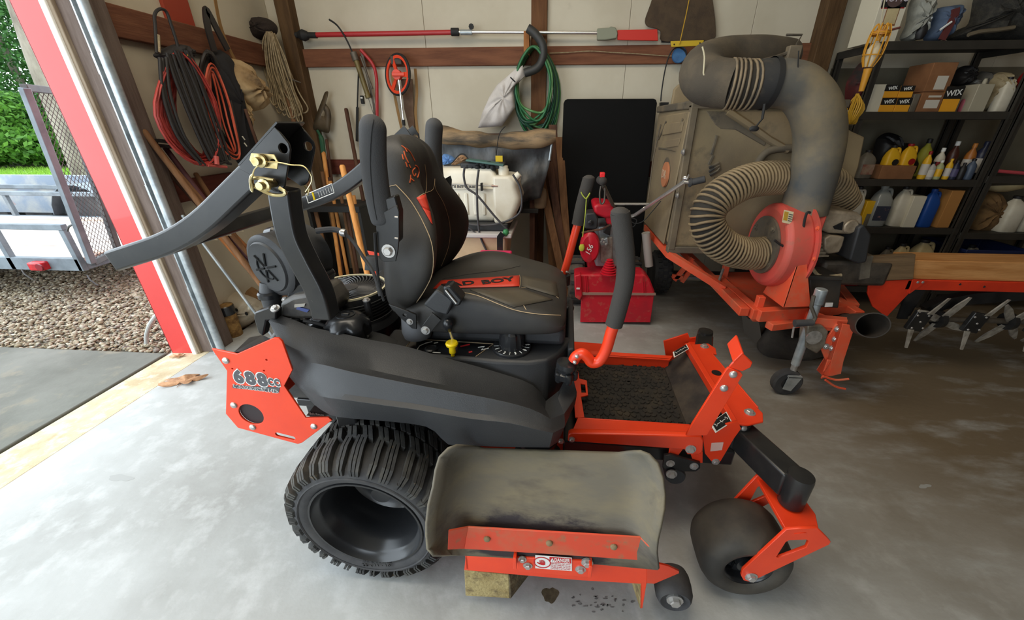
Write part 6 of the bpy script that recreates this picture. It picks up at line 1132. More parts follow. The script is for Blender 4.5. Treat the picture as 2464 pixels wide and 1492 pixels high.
# platform
pz = .42; g = G().prism([(*pZ(*q, pz)[:2], pz) for q in ((1740, 655), (1826, 755), (1958, 744), (1902, 652))], (0, 0, -.012)); put(g, 'platform', M_orange_dusty, VT, bev=.003)
c1, c2, c3, c4 = [pZ(*q, pz) for q in ((1726, 672), (1822, 758), (2052, 742), (1990, 660))]
put(G().tube([c1, c2], .03, sq=(.06, .05), up=(0, 0, 1)), 'platform_rail', M_orange_dusty, VT, bev=.003); put(G().tube([c2, c3], .03, sq=(.065, .05), up=(0, 0, 1)), 'platform_rail', M_orange_dusty, VT, bev=.003); put(G().tube([c3, c4], .03, sq=(.06, .05), up=(0, 0, 1)), 'platform_rail', M_orange_dusty, VT, bev=.003)
put(G().tube([c2+np.array((.06, -.03, -.05)), c3+np.array((-.1, -.03, -.05))], .03, sq=(.04, .05), up=(0, 0, 1)), 'draw_bar', M_orange_dusty, VT, bev=.003)
for q in ((1822, 748), (1742, 664)): p = pZ(*q, pz); put(G().box(-.018, .018, -.018, .018, -.06, .09).xf(np.eye(3), p), 'stake_lug', M_orange_dusty, VT, bev=.003)
put(G().box(1.12, 1.64, 2.05, 2.45, .36, .40), 'platform_base', M_black_metal, VT)
put(G().tube([pZ(1730, 676, .46), pZ(1740, 648, .5)], .008, 8), 'hold_down_clamp', M_zinc, VT)
# blower: volute facing the door side, with dusty inlet ring and support gusset
BX = 1.15; BYc = 2.15; bc = np.array((BX, BYc, pX(1868, 606, BX)[2])); g = G(); rings = []
for k in range(33):
    t = 2*pi*k/32; r = .2+.02*(k/32); rings.append((t, r))
put(G().lathe([(.0, 0), (.2, 0), (.222, .02), (.225, .06), (.222, .12), (.2, .14), (0, .14)], bc, (1, 0, 0), 40), 'blower_volute', mat('dusty_blower_red', hx(210, 80, 70), .55, c2=hx(184, 90, 74), sc=5, c3=hx(140, 104, 80), sc3=8, lo3=.6, hi3=.76), VT, bev=.006)
MB = MATS['dusty_blower_red']
put(G().lathe([(.235, .125), (.245, .125), (.245, .137), (.235, .137)], bc, (1, 0, 0), 40), 'volute_flange', MB, VT)
for k in range(10): a = k*2*pi/10; wbolt(bc+np.array((.124, .238*cos(a), .238*sin(a))), (-1, 0, 0), .008, VT, m=M_orange_dusty)
po = pY(1925, 510, 2.15); put(G().loft([[np.array((BX, y, z)) for y, z in ((BYc-.2, bc[2]), (BYc+.08, bc[2]+.02))]+[np.array((BX+.14, y, z)) for y, z in ((BYc+.08, bc[2]+.02), (BYc-.2, bc[2]))], [np.array((po[0]-.08, BYc-.1, po[2])), np.array((po[0]-.08, BYc+.08, po[2])), np.array((po[0]+.08, BYc+.08, po[2])), np.array((po[0]+.08, BYc-.1, po[2]))]]), 'outlet_duct', MB, VT, bev=.008)
put(G().lathe([(.05, 0), (.155, 0), (.155, .012), (.05, .012)], bc+np.array((-.014, 0, 0)), (1, 0, 0), 36), 'inlet_plate', M_dustblk, VT)
for k in range(4): a = k*pi/2+.6; wbolt(bc+np.array((-.016, .125*cos(a), .125*sin(a))), (-1, 0, 0), .012, VT, m=M_dustblk)
gs = [pY(*q, 1.93) for q in ((1926, 609), (1940, 611), (1951, 738), (1884, 740))]; put(G().prism(gs, (0, .012, 0)), 'support_gusset', M_orange_dusty, VT, bev=.002); gs2 = [gs[0], gs[3], gs[3]+np.array((-.01, .2, 0)), gs[0]+np.array((-.0, .1, 0))]; put(G().prism(gs2, (0.008, 0, 0)), 'support_gusset', M_orange_dusty, VT, bev=.002)
lq_ = [pY(*q, 2.0) for q in ((1887, 505), (1910, 510), (1904, 540), (1882, 535))]; lb_ = put(G().prism(lq_, (0, .002, 0)), 'warning_decal', mat('cream_decal', hx(224, 210, 170), .6), VT); f2 = lambda s, t: (lq_[0]*(1-s)+lq_[1]*s)*(1-t)+(lq_[3]*(1-s)+lq_[2]*s)*t+np.array((0, -.0015, 0))
put(G().prism([f2(.05, .1), f2(.48, .1), f2(.48, .8), f2(.05, .8)], (0, .001, 0)), 'decal_pictogram', mat('decal_yellow', hx(190, 150, 50), .6), lb_)
for k in range(4): put(G().tube([f2(.56, .25+k*.17), f2(.94, .25+k*.17)], .002, 4), 'decal_text', M_greyprint, lb_)
# discharge pipe: up, over and down-left to a ribbed duct and cloth elbow
def ptube(px, Ys, rs, name, m, n=22, k=6, ribs=None, **kw):
    P = [pY(x, y, Yy) for (x, y), Yy in zip(px, Ys)]; S = spl(P, k); R = np.interp(np.linspace(0, 1, len(S)), np.linspace(0, 1, len(rs)), rs)
    if ribs:   # a dark wall with one raised, dusty spiral rib wound round it
        d = np.cumsum([0]+[np.linalg.norm(b-a) for a, b in zip(S, S[1:])]); S = np.array(S); turns = int(d[-1]/ribs); nn = turns*18; tt = np.linspace(0, d[-1], nn); C_ = np.array([[np.interp(t, d, S[:, c]) for c in range(3)] for t in tt]); Rr = np.interp(tt, d, R)
        wall = put(G().tube(S, list(np.array(R)*.955), n), name, mat('dark_hose_wall', hx(44, 40, 34), .85), VT, smooth=70); hv = []; up = np.array((0.0, 1.0, .15))
        for i_ in range(nn):
            t = C_[min(i_+1, nn-1)]-C_[max(i_-1, 0)]; t /= np.linalg.norm(t); x_ = up-t*(up@t); x_ /= np.linalg.norm(x_); y_ = np.cross(t, x_); a_ = 2*pi*i_/18; up = x_*.9+up*.1 if 0 else x_; hv.append(C_[i_]+Rr[i_]*(cos(a_)*x_+sin(a_)*y_))
        put(G().tube(hv, ribs*.35, 5), 'spiral_rib', m, wall, smooth=80); return wall
    return put(G().tube(S, list(R), n), name, m, VT, smooth=70, **kw)
M_pipe = mat('dusty_grey_duct', hx(92, 90, 84), .7, c2=hx(132, 118, 92), sc=2.4, lo=.42, hi=.62, c3=hx(72, 78, 82), sc3=4, lo3=.56, hi3=.7)
dp_ = ptube(((1932, 512), (1944, 470), (1962, 400), (1972, 330), (1962, 265), (1930, 218), (1888, 202), (1848, 202)), (2.14, 2.14, 2.13, 2.12, 2.1, 2.1, 2.1, 2.1), (.108, .106, .107, .108, .105, .1, .098, .098), 'discharge_elbow', M_pipe, 28, 8)
ptube(((1852, 202), (1800, 206)), (2.1, 2.1), (.102, .1), 'rubber_sleeve', mat('black_sleeve', hx(46, 46, 46), .7, c2=hx(96, 86, 72), sc=5, lo=.5, hi=.7), 26); 
P = pY(1850, 202, 2.1); put(G().lathe([(.107, -.012), (.107, .012), (.1, .012), (.1, -.012)], P, (1, 0, -.05), 28, cap=False), 'band_clamp', M_dkcord, VT); p = pY(1840, 250, 2.02); put(G().cyl(p, p+np.array((0, -.01, -.06)), .006, 8).ball(p+np.array((-.03, -.02, -.1)), .014, 8, (1.6, .7, 1)).tube([p+np.array((0, -.01, -.06)), p+np.array((-.03, -.02, -.1))], .004, 6), 'clamp_handle', M_dkcord, VT)
ptube(((1812, 206), (1790, 205), (1770, 204), (1750, 203)), (2.1, 2.1, 2.105, 2.11), (.1, .1, .101, .102), 'ribbed_duct', mat('tan_ribbed_hose', hx(140, 122, 94), .75, c2=hx(96, 86, 72), sc=6), 26, 6, ribs=.017)
ptube(((1764, 204), (1726, 200), (1700, 193), (1688, 176), (1700, 156), (1745, 142), (1830, 136), (1895, 138)), (2.105, 2.14, 2.18, 2.28, 2.42, 2.55, 2.62, 2.7), (.1, .102, .104, .105, .105, .104, .1, .09), 'cloth_elbow', mat('dusty_mesh_cloth', hx(74, 67, 57), .9, c2=hx(100, 89, 72), sc=4, bump=.3, bsc=300), 26, 7)
put(G().lathe([(.0, .12), (.14, .115), (.24, .09), (.3, .04), (.31, .0), (.0, .0)], (pY(1815, 150, 2.8)[0], 2.88, hz1+.03), n=36), 'hopper_dome', M_dustblk, VT, smooth=60)
put(G().tube(spl([pY(*q, 2.08) for q in ((1690, 112), (1695, 135), (1694, 160), (1693, 178), (1700, 182), (1720, 168), (1730, 164))], 4), .0035, 6), 'tie_string', mat('white_string', hx(200, 190, 160), .8), VT)
put(G().tube([pY(*q, 2.45) for q in ((1892, 84), (1930, 84), (1918, 104), (1910, 130))], .0055, 6).tube([pY(*q, 2.3) for q in ((1826, 148), (1870, 136), (1910, 122))], .008, 6), 'latch_rod', M_steel, VT)
p = pY(1908, 128, 2.3); put(G().box(-.03, .03, -.02, .02, -.03, .03).xf(np.eye(3), p), 'latch_block', M_dustblk, VT, bev=.005)
put(G().tube([pY(*q, 2.02) for q in ((1922, 122), (1920, 160), (1916, 188))], .0025, 5), 'latch_wire', M_dkcord, VT)
# intake hose: from the inlet plate out, round the bend and away behind the pipe
ih = ptube(((1874, 606), (1840, 608), (1800, 610), (1756, 600), (1718, 572), (1700, 530), (1716, 488), (1764, 452), (1820, 432), (1890, 428), (1960, 430), (2004, 446), (2030, 490)), (2.13, 2.12, 2.1, 2.06, 2.04, 2.04, 2.06, 2.1, 2.16, 2.24, 2.32, 2.36, 2.4), (.082,)*13, 'intake_hose', mat('dusty_ribbed_hose', hx(150, 130, 98), .75, c2=hx(124, 106, 80), sc=5, c3=hx(92, 84, 70), sc3=3, lo3=.58, hi3=.72), 22, 8, ribs=.021)
put(G().lathe([(.09, -.012), (.09, .012), (.083, .012), (.083, -.012)], pY(1858, 607, 2.12), (1, .03, 0), 26, cap=False), 'hose_clamp', M_steel, VT)
put(G().tube(spl([pY(*q, 1.98) for q in ((1864, 578), (1884, 592), (1910, 592), (1928, 570), (1936, 530), (1942, 512), (1950, 512))], 5), .006, 7).tube(spl([pY(*q, 1.98) for q in ((1920, 590), (1928, 602), (1930, 612))], 4), .005, 6), 'throttle_cable', M_dkcord, VT)
# engine on the platform
ec = pY(2020, 575, 2.2); EY = 2.12
M_alu = mat('dusty_cast_aluminium', hx(176, 160, 138), .5, .35, c2=hx(132, 118, 98), sc=12)
me = put(G().prism(quadY([(1966, 512), (1980, 504), (2066, 512), (2078, 520), (2078, 548), (2066, 566), (1996, 562), (1970, 552)], EY-.02), (0, .2, 0)), 'engine_muffler', M_alu, VT, bev=.018, seg=3, smooth=50); p = pY(2046, 545, EY-.025); put(G().lathe([(.0, .0), (.032, 0), (.036, .006), (.03, .012)], p, (0, -1, 0), 22), 'exhaust_boss', M_alu, me); put(G().prism(quadY([(2006, 546), (2030, 534), (2026, 554), (2010, 552)], EY-.03), (0, .008, 0)), 'exhaust_port', M_darkhole, me)
ev = put(G().prism(quadY([(1984, 574), (2000, 566), (2034, 570), (2028, 592), (2020, 608), (1994, 612), (1984, 600)], EY-.03), (0, .1, 0)), 'valve_cover', M_alu, VT, bev=.008, seg=3); put(G().prism(quadY([(1954, 584), (1984, 572), (1990, 618), (1960, 622), (1952, 606)], EY+.0), (0, .14, 0)), 'cylinder_fins', M_alu, VT, bev=.006)
for k in range(5): put(G().box(-.055, .05, -.012, .02, -.004, .004).xf(np.eye(3), pY(1968, 582+k*8, EY+.0)), 'cooling_fin', M_alu, VT)
put(G().prism(quadY([(2066, 548), (2080, 540), (2098, 566), (2086, 632), (2066, 636), (2044, 626)], EY-.06), (0, .16, 0)), 'air_cleaner', M_black_plastic, VT, bev=.01, seg=3)
put(G().box(-.16, .2, -.14, .16, -.14, .0).xf(np.eye(3), pY(2020, 612, EY+.14)), 'crankcase', mat('dark_alloy', hx(84, 76, 66), .6, .2, c2=hx(58, 52, 46), sc=14), VT, bev=.02)
bt_ = [pY(*q, 1.98) for q in ((1948, 670), (2027, 672), (2018, 742), (1952, 738))]; bb_ = put(G().prism(bt_, (0, .15, 0)), 'battery_box', mat('black_battery_case', hx(48, 46, 44), .5, c2=hx(70, 64, 56), sc=6), VT, bev=.006); put(G().prism([pY(*q, 1.97) for q in ((1944, 664), (2030, 668), (2028, 676), (1946, 674))], (0, .17, 0)), 'battery_lid', MATS['black_battery_case'], bb_, bev=.004); put(G().prism([pY(*q, 1.975) for q in ((1988, 729), (2005, 729), (2003, 738), (1985, 739))], (0, .004, 0)), 'barcode_label', M_white, bb_)
put(G().tube(spl([pY(*q, 2.0) for q in ((1952, 640), (1966, 660), (1986, 666), (2024, 662))], 5), .009, 7), 'battery_strap', M_rope, VT)
# jack stand with caster
jb = pZ(1906, 946); JX, JY = jb[0], jb[1]; JY += .0
def jz(y): return pY(1930, y, JY)[2]
tz_ = pY(1978, 700, JY)[2]; JXt = pY(1975, 705, JY)[0]; JXb = pY(1916, 868, JY)[0]
JX = (JXt+JXb)/2; put(G().cyl((JX, JY, .19), (JX, JY, tz_), .021, 20), 'jack_tube', M_galv, VT); put(G().cyl((JX, JY, tz_-.07), (JX, JY, tz_+.01), .027, 20), 'jack_cap', M_galv, VT, bev=.004); put(G().cyl((JX, JY, .12), (JX, JY, .2), .016, 14), 'inner_tube', M_zinc, VT)
for s in (-1, 1): put(G().prism([(JX-.035, JY+s*.032, .13), (JX+.035, JY+s*.032, .13), (JX+.0, JY+s*.032, .04), (JX-.045, JY+s*.032, .05)], (0, s*.005, 0)), 'caster_fork', M_galv, VT)
put(G().box(-.035, .035, -.037, .037, .125, .135).xf(np.eye(3), (JX, JY, 0)), 'fork_plate', M_galv, VT); jw = put(G().lathe([(.03, -.022), (.068, -.024), (.078, -.016), (.078, .016), (.068, .024), (.03, .022)], (JX-.015, JY, .078), (0, 1, 0), 26), 'jack_wheel', M_rubber, VT); put(G().lathe([(.0, -.026), (.03, -.026), (.045, -.02)], (JX-.015, JY, .078), (0, 1, 0), 18), 'wheel_hub', M_black_gloss, jw)
JM = JY-.06
put(G().tube([pY(*q, JM) for q in ((1958, 712), (1952, 738), (1962, 764), (1958, 772))], .009, 8), 'crank_arm', M_steel, VT); put(G().tube([pY(1912, 778, JM), pY(1956, 776, JM)], [.018, .016], 14), 'crank_grip', M_rubber, VT); put(G().tube([pY(*q, JM) for q in ((1906, 812), (1910, 788), (1924, 784))], .005, 6), 'locking_pin', M_zinc, VT)
sb_ = put(G().prism([pY(*q, JY-.03) for q in ((1944, 784), (1980, 784), (1994, 798), (1986, 832), (1966, 852), (1938, 836))], (0, .07, 0)), 'swivel_bracket', mat('pitted_zinc', hx(150, 142, 128), .45, .5, c2=hx(110, 102, 90), sc=20), VT, bev=.006); put(G().lathe([(.03, -.005), (.038, -.005), (.038, .002), (.03, .002)], pY(1958, 812, JY-.032), (0, 1, 0), 22), 'swivel_ring', M_zinc, sb_)
HYb = JY-.02
put(G().prism([pY(*q, HYb) for q in ((2014, 780), (2030, 784), (2008, 880), (1986, 866), (1974, 836))], (0, .01, 0)), 'hitch_plate', M_orange_dusty, VT, bev=.002); put(G().prism([pY(*q, HYb-.03) for q in ((2028, 780), (2058, 784), (2030, 870), (2024, 900), (1996, 906), (2000, 870))], (0, .008, 0)).prism([pY(*q, HYb-.03) for q in ((2028, 780), (2000, 870), (1978, 904), (2000, 870))], (0, .05, 0)), 'hitch_angle', M_orange_dusty, VT, bev=.002); put(G().prism([pY(*q, HYb-.026) for q in ((1992, 866), (2004, 868), (1996, 906), (1976, 912))], (0, .008, 0)), 'hitch_angle', M_orange_dusty, VT, bev=.002)
for q in ((2016, 792), (2010, 816), (1988, 834), (2002, 838)): wbolt(pY(*q, HYb-.006), (0, -1, 0), .011, VT)
for L in (((1980, 905), (2010, 914), (2042, 912)), ((1986, 914), (2010, 930), (2034, 936))): put(G().tube(spl([pY(*q, HYb-.04) for q in L], 4), .006, 6), 'hitch_hook', M_orange_dusty, VT)
put(G().tube([np.array((JX+.1, JY, .43)), np.array((JX+.1, 2.05, .40))], .03, sq=(.06, .06), up=(0, 0, 1)), 'tongue', M_orange_dusty, VT, bev=.004); put(G().tube([np.array((JX, JY+.02, .45)), np.array((JX+.2, JY+.01, .44))], .02, sq=(.05, .05), up=(0, 0, 1)), 'jack_arm', M_orange_dusty, VT, bev=.003)
# short open pipe at the platform corner
pe = pY(2100, 783, 1.72); pi_ = pY(2036, 776, 2.0); put(G().loft([[p+r*(cos(t)*x_+sin(t)*z_) for t in np.linspace(0, 2*pi, 25)[:-1]] for p, r, x_, z_ in ((pi_, .05, np.array((.8, -.6, 0)), np.array((0, 0, 1))), (pe, .066, np.array((.93, -.37, 0)), np.array((0, 0, 1))), (pe, .061, np.array((.93, -.37, 0)), np.array((0, 0, 1))), (pi_, .045, np.array((.8, -.6, 0)), np.array((0, 0, 1))))], cap=False), 'exhaust_pipe', mat('grey_black_pipe', hx(70, 62, 54), .6, c2=hx(48, 44, 40), sc=6), VT, smooth=50)
put(G().loft([[pi_+.047*(cos(t)*np.array((.8, -.6, 0))+sin(t)*np.array((0, 0, 1))) for t in np.linspace(0, 2*pi, 25)[:-1]]], cap=False).prism([pi_+.046*(cos(t)*np.array((.8, -.6, 0))+sin(t)*np.array((0, 0, 1))) for t in np.linspace(0, 2*pi, 17)[:-1]], (.01, .02, 0)), 'pipe_bottom', M_darkhole, VT)
# dark rubber flap and folded mat on the floor under the platform
T = th('folded_mat', 'dark folded rubber mat heaped on the floor under the vacuum platform', 'mat', pZ(1900, 850)); q = [pZ(*k) for k in ((1826, 852), (1960, 868), (2010, 840), (1960, 800), (1850, 800))]; c = np.mean(q, 0); S = spl(q, 8, True); rings = []
for s, h in ((1, 0), (1.02, .03), (.95, .1), (.8, .15), (.55, .15), (.2, .13)): rings.append([c+(p-c)*s+np.array((0, 0, h+.014*sin(9*i/len(S)*6.28+s*9)*(h > .02)+.02*sin(4*i/len(S)*6.28+2))) for i, p in enumerate(S)])
for r in rings:
    for p in r: p[2] = max(.001, p[2])
put(G().loft(rings), 'mat_body', mat('dark_dusty_mat', hx(58, 52, 46), .9, c2=hx(78, 70, 60), sc=8, bump=.3, bsc=60), T, smooth=70)
T = th('mud_flap', 'grey rubber flap standing on the floor beside the folded mat', 'flap', pZ(1812, 812)); a, b = pZ(1790, 800), pZ(1836, 846); put(G().loft([[a, b, b+np.array((.01, .012, 0)), a+np.array((.01, .012, 0))], [a+np.array((-.03, .08, .16)), b+np.array((-.03, .08, .17)), b+np.array((-.02, .092, .17)), a+np.array((-.02, .092, .16))]]), 'flap_sheet', mat('grey_rubber_flap', hx(92, 84, 74), .85), T, bev=.003)
# ================================================================ SHELVING ON THE RIGHT
M_shelf = mat('black_shelf_steel', hx(58, 54, 48), .55, c2=hx(46, 43, 38), sc=5)
SY = 3.10; SB = 3.52
def shelf_unit(name, label, x0, x1, levels, top):
    T = th(name, label, 'shelf', ((x0+x1)/2, (SY+SB)/2, 0))
    for z in levels:
        s = put(G().box(x0, x1, SY, SB, z-.008, z), 'shelf_board', M_shelf, T); put(G().box(x0, x1, SY-.006, SY+.002, z-.045, z+.003).box(x0-.004, x0+.004, SY, SB, z-.045, z+.003).box(x1-.004, x1+.004, SY, SB, z-.045, z+.003), 'shelf_lip', M_shelf, s, bev=.002)
    for x in (x0+.02, x1-.02):
        for y in (SY+.004, SB-.004): put(G().box(x-.022, x+.022, y-.004, y+.004, 0, top).box(x-.022, x-.016, y-.02, y+.02, 0, top), 'upright', M_shelf, T)
    return T
L1, L2, L3, L4, L5 = 1.829, 1.432, .998, .652, .168
shelf_unit('shelving_unit', 'black steel shelving unit crowded with jugs and boxes in the back right corner', 2.04, 3.03, (L1, L2, L3, L4, L5), 1.83)
M1, M2, M3 = pY(2420, 418, SY)[2]-.02, pY(2400, 562, SY)[2], .168
shelf_unit('shelving_unit', 'second shelving unit, cut by the right edge of the picture', 3.06, 4.0, (M1, M2, M3), 1.6)
def X_(x, y, Y): return pY(x, y, Y)[0]
def ext(x0, x1, ytop, z, Y):
    """left and right x at the shelf line and the height of a thing standing on level z at depth Y, read from picture columns"""
    dd = ray(x0, 0); 
    ybot = None
    lo, hi = 0, 1400
    for _ in range(40):
        mid = (lo+hi)/2
        if pY((x0+x1)/2, mid, Y)[2] > z: lo = mid
        else: hi = mid
    ybot = lo; a, b = pY(x0, ybot, Y), pY(x1, ybot, Y); return a[0], b[0], max(.03, pY((x0+x1)/2, ytop, Y)[2]-z)
GRP = {}
def carton(label, x0, x1, ytop, z, m, Y=SY+.02, d=.2, cat='box', name='carton', flap=True, group=None, dz=0):
    a, b, h = ext(x0, x1, ytop, z+dz, Y); T = th(name, label, cat, ((a+b)/2, Y+d/2, z+dz), group); put(G().box(a, b, Y, Y+d, z+dz+.0005, z+dz+h), 'box_body', m, T, bev=.003)
    if flap: put(G().box(a+.002, b-.002, Y+d*.48, Y+d*.52, z+dz+h, z+dz+h+.0015), 'tape_seam', mat('packing_tape', hx(150, 124, 88), .4), T)
    return T, a, b, h, z+dz, Y
def face(T, a, b, s0, s1, z0, z1, Y, m, name='print', e=.0012): put(G().box(a+(b-a)*s0, a+(b-a)*s1, Y-e, Y-.0001, z0, z1), name, m, T)
M_card = mat('brown_cardboard', hx(146, 100, 64), .9, c2=hx(128, 86, 54), sc=6); M_whitebox = mat('white_carton', hx(214, 206, 184), .8); M_wixo = mat('amber_box', hx(238, 166, 40), .6); M_wixb = mat('filter_black', hx(28, 26, 24), .6)
M_lab = mat('cream_label', hx(206, 200, 186), .7); M_capd = mat('dark_cap', hx(34, 32, 32), .5)
def jug(label, x0, x1, ytop, z, m, Y=SY+.03, d=None, cap=None, lab=None, cat='jug', name='jug', handle=True, group=None, lean=0):
    a, b, h = ext(x0, x1, ytop, z, Y); w = b-a; d = d or w*.8; T = th(name, label, cat, ((a+b)/2, Y+d/2, z), group); c = np.array(((a+b)/2, Y+d/2, z))
    def rr(s, hz, sh=0): 
        k = .22; pts = []
        for i in range(24):
            t = 2*pi*i/24; x = cos(t); y = sin(t); e = .5; pts.append(c+np.array((w/2*s*(abs(x)**e)*(1 if x > 0 else -1)*.98+sh*w, d/2*s*(abs(y)**e)*(1 if y > 0 else -1)*.98, hz*h)))
        return pts
    put(G().loft([rr(.9, .002), rr(1, .03), rr(1, .6), rr(.96, .66), rr(.75, .78, -.02), rr(.45, .87, -.05), rr(.3, .9, -.06), rr(.3, .94, -.06)]), 'body', m, T, smooth=60)
    cm = cap or M_capd; cc = c+np.array((-.06*w, 0, 0)); put(G().lathe([(w*.18, .93*h), (w*.19, .94*h), (w*.19, .995*h), (w*.15, h)], cc, n=16), 'cap', cm, T, smooth=50)
    if handle: put(G().tube(spl([c+np.array((.06*w, -d*.0, .9*h)), c+np.array((.34*w, 0, .9*h)), c+np.array((.44*w, 0, .78*h)), c+np.array((.42*w, 0, .62*h))], 5), w*.085, 10), 'handle', m, T, smooth=60)
    if lab: put(G().box(a+w*.12, b-w*.12, Y-.002, Y+.01, z+h*.16, z+h*.52), 'label', lab, T, bev=.001)
    return T, a, b, h
def bottle(label, x0, x1, ytop, z, m, Y=SY+.03, cap=None, lab=None, group=None, neck=.35, name='bottle', cat='bottle'):
    a, b, h = ext(x0, x1, ytop, z, Y); r = (b-a)/2; c = ((a+b)/2, Y+r, z); T = th(name, label, cat, c, group)
    put(G().lathe([(r*.9, .001), (r, .012), (r, h*.62), (r*.85, h*.72), (r*neck, h*.84), (r*neck, h*.9)], c, n=18), 'body', m, T, smooth=50); put(G().lathe([(r*neck*1.25, h*.88), (r*neck*1.25, h*.985), (r*neck, h)], c, n=14), 'cap', cap or M_capd, T)
    if lab: put(G().lathe([(r*1.01, h*.16), (r*1.015, h*.17), (r*1.015, h*.54), (r*1.01, h*.55)], c, n=18, cap=False), 'label', lab, T)
    return T
M_wpoly = mat('white_hdpe', hx(216, 208, 188), .5, c2=hx(200, 190, 168), sc=8); M_beige = mat('yellowed_hdpe', hx(204, 186, 142), .55, c2=hx(182, 162, 118), sc=8); M_blue = mat('blue_hdpe', hx(26, 72, 146), .45); M_yel = mat('yellow_hdpe', hx(232, 180, 36), .45); M_clear = mat('cloudy_clear_plastic', hx(150, 152, 146), .25, spec=.6); M_darkbl = mat('dark_blue_plastic', hx(36, 42, 66), .4); M_grime = mat('greyed_plastic', hx(116, 108, 94), .6, c2=hx(92, 84, 72), sc=10); M_redp = mat('dark_red_plastic', hx(146, 24, 26), .45)
# top shelf
T, a, b, h, z, Y = carton('white jar carton with a black heading on the top shelf', 2088, 2152, -30, L1, M_whitebox, SY+.04)
zt2 = pY(2150, 18, Y)[2]; face(T, a, b, .06, .97, zt2, zt2+.13, Y, M_wixb); wtext('NOMO', 'carton_heading', mat('pale_violet_print', hx(200, 190, 200), .6), ((a+b)/2, Y-.002, zt2+.05), (1, 0, 0), (0, 0, 1), .07, T, sx=.75); face(T, a, b, .08, .92, zt2-.006, zt2, Y, M_redp)
face(T, a, b, .3, .78, z+.09, z+.19, Y, M_card, 'jar_picture'); face(T, a, b, .33, .75, z+.1, z+.18, Y, M_beige, 'jar_picture', .002); put(G().lathe([(.0, 0), (.05, 0), (.05, .001), (0, .001)], ((a+b)/2, Y-.001, z+.235), (0, -1, 0), 20, sx=1.0).xf(np.eye(3)), 'lid_picture', mat('lid_print', hx(90, 70, 66), .6), T); put(G().tube([pY(2116, 79, Y-.003), pY(2166, 66, Y-.003)], .006, 4), 'spoon_picture', mat('spoon_print', hx(128, 70, 60), .6), T)
T = th('clear_bag', 'clear crinkled plastic bag standing between the jar carton and the blue bundle', 'bag', pY(2200, 96, SY+.06)); put(pillow([(2165, 96), (2178, 60), (2192, 0), (2240, -10), (2222, 50), (2202, 98)], SY+.14, .1, 5, wr=.012), 'bag_film', mat('crinkled_film', hx(160, 160, 150), .2, c2=hx(122, 122, 114), sc=9, spec=.8, bump=.5, bsc=24), T)
T = th('blue_bundle', 'blue-grey padded bundle with a dark strap on the top shelf', 'bundle', pY(2250, 97, SY+.05)); put(pillow([(2222, 98), (2232, 66), (2242, 36), (2256, 20), (2300, 14), (2304, 26), (2290, 60), (2262, 98)], SY+.12, .1, 8, wr=.006), 'padded_body', mat('slate_blue_cloth', hx(84, 100, 124), .8, c2=hx(64, 76, 96), sc=9), T); put(G().tube(spl([pY(*q, SY+.02) for q in ((2300, 20), (2296, 40), (2280, 70), (2266, 96))], 4), .012, sq=(.01, .04), up=(0, 1, 0)), 'strap', mat('maroon_strap', hx(96, 44, 42), .7), T); put(G().tube(spl([pY(*q, SY+.012) for q in ((2262, 72), (2276, 62), (2290, 52))], 4), .006, 5), 'white_edging', M_white, T); put(G().ball(pY(2218, 74, SY+.06), .035, 10, (.9, .8, 1.6)), 'dark_knob', M_capd, T)
T = th('mesh_bag', 'black mesh bag filling the right end of the top shelf', 'bag', pY(2400, 99, SY+.05)); put(pillow([(2280, 98), (2300, 74), (2330, 56), (2350, -20), (2420, -50), (2500, -40), (2520, 99), (2400, 100)], SY+.18, .15, 9, wr=.014), 'mesh_body', mat('black_mesh', hx(48, 46, 42), .9, c2=hx(70, 66, 58), sc=30, bump=.6, bsc=160), T); put(G().tube(spl([pY(*q, SY+.02) for q in ((2330, 84), (2360, 76), (2400, 72), (2440, 66))], 4), .012, 6), 'pale_strap', mat('dusty_strap', hx(112, 100, 80), .8), T)
# second shelf
T = th('red_black_bag', 'dark red and black bag behind the hanging work lamp', 'bag', pY(2065, 262, SY+.1)); put(pillow([(2038, 262), (2034, 210), (2050, 176), (2072, 150), (2088, 160), (2080, 220), (2074, 264)], SY+.15, .1, 3), 'bag_body', mat('dark_red_cloth', hx(86, 26, 28), .7, c2=hx(34, 28, 28), sc=4, lo=.45, hi=.55), T)
carton('plain white carton on the second shelf, left of the amber filter boxes', 2083, 2112, 203, L2, M_whitebox, flap=False)
def wix(label, x0, x1, ytop, dz, Y=SY+.02):
    T, a, b, h, z, Y = carton(label, x0, x1, ytop, L2, M_wixo, Y, .12, flap=False, dz=dz, name='filter_box'); face(T, a, b, 0, 1, z+h*.52, z+h*1.0, Y, M_wixb, 'black_band'); wtext('WIX', 'box_lettering', M_white, ((a+b)/2, Y-.002, z+h*.74), (1, 0, .12), (0, 0, 1), min(h*.36, (b-a)*.42), T, sx=1.0, bold=.0008); return h
h = wix('amber and black filter box, lower left of the stack of four', 2112, 2148, 236, 0); h2 = wix('amber and black filter box, lower right of the stack of four', 2149, 2184, 236, 0)
hh = max(h, h2)+.001
wix('amber and black filter box, upper left of the stack of four', 2122, 2158, 204, hh); wix('amber and black filter box, upper right of the stack of four', 2159, 2193, 206, hh)
carton('grey narrow box between the filter boxes and the brown cartons', 2186, 2200, 226, L2, M_grime, flap=False, d=.12)
T, a, b, h, z, Y = carton('brown carton with a white label, lower of the two stacked', 2203, 2258, 222, L2, M_card); face(T, a, b, .25, .85, z+h*.2, z+h*.62, Y, M_lab, 'label'); face(T, a, b, .3, .85, z+h*.74, z+h*.84, Y, M_lab, 'label')
T, a, b, h2, z, Y = carton('brown carton with a white label, upper of the two stacked', 2222, 2280, 150, L2, M_card, dz=h+.002); face(T, a, b, .35, .8, z+h2*.08, z+h2*.55, Y, M_lab, 'label')
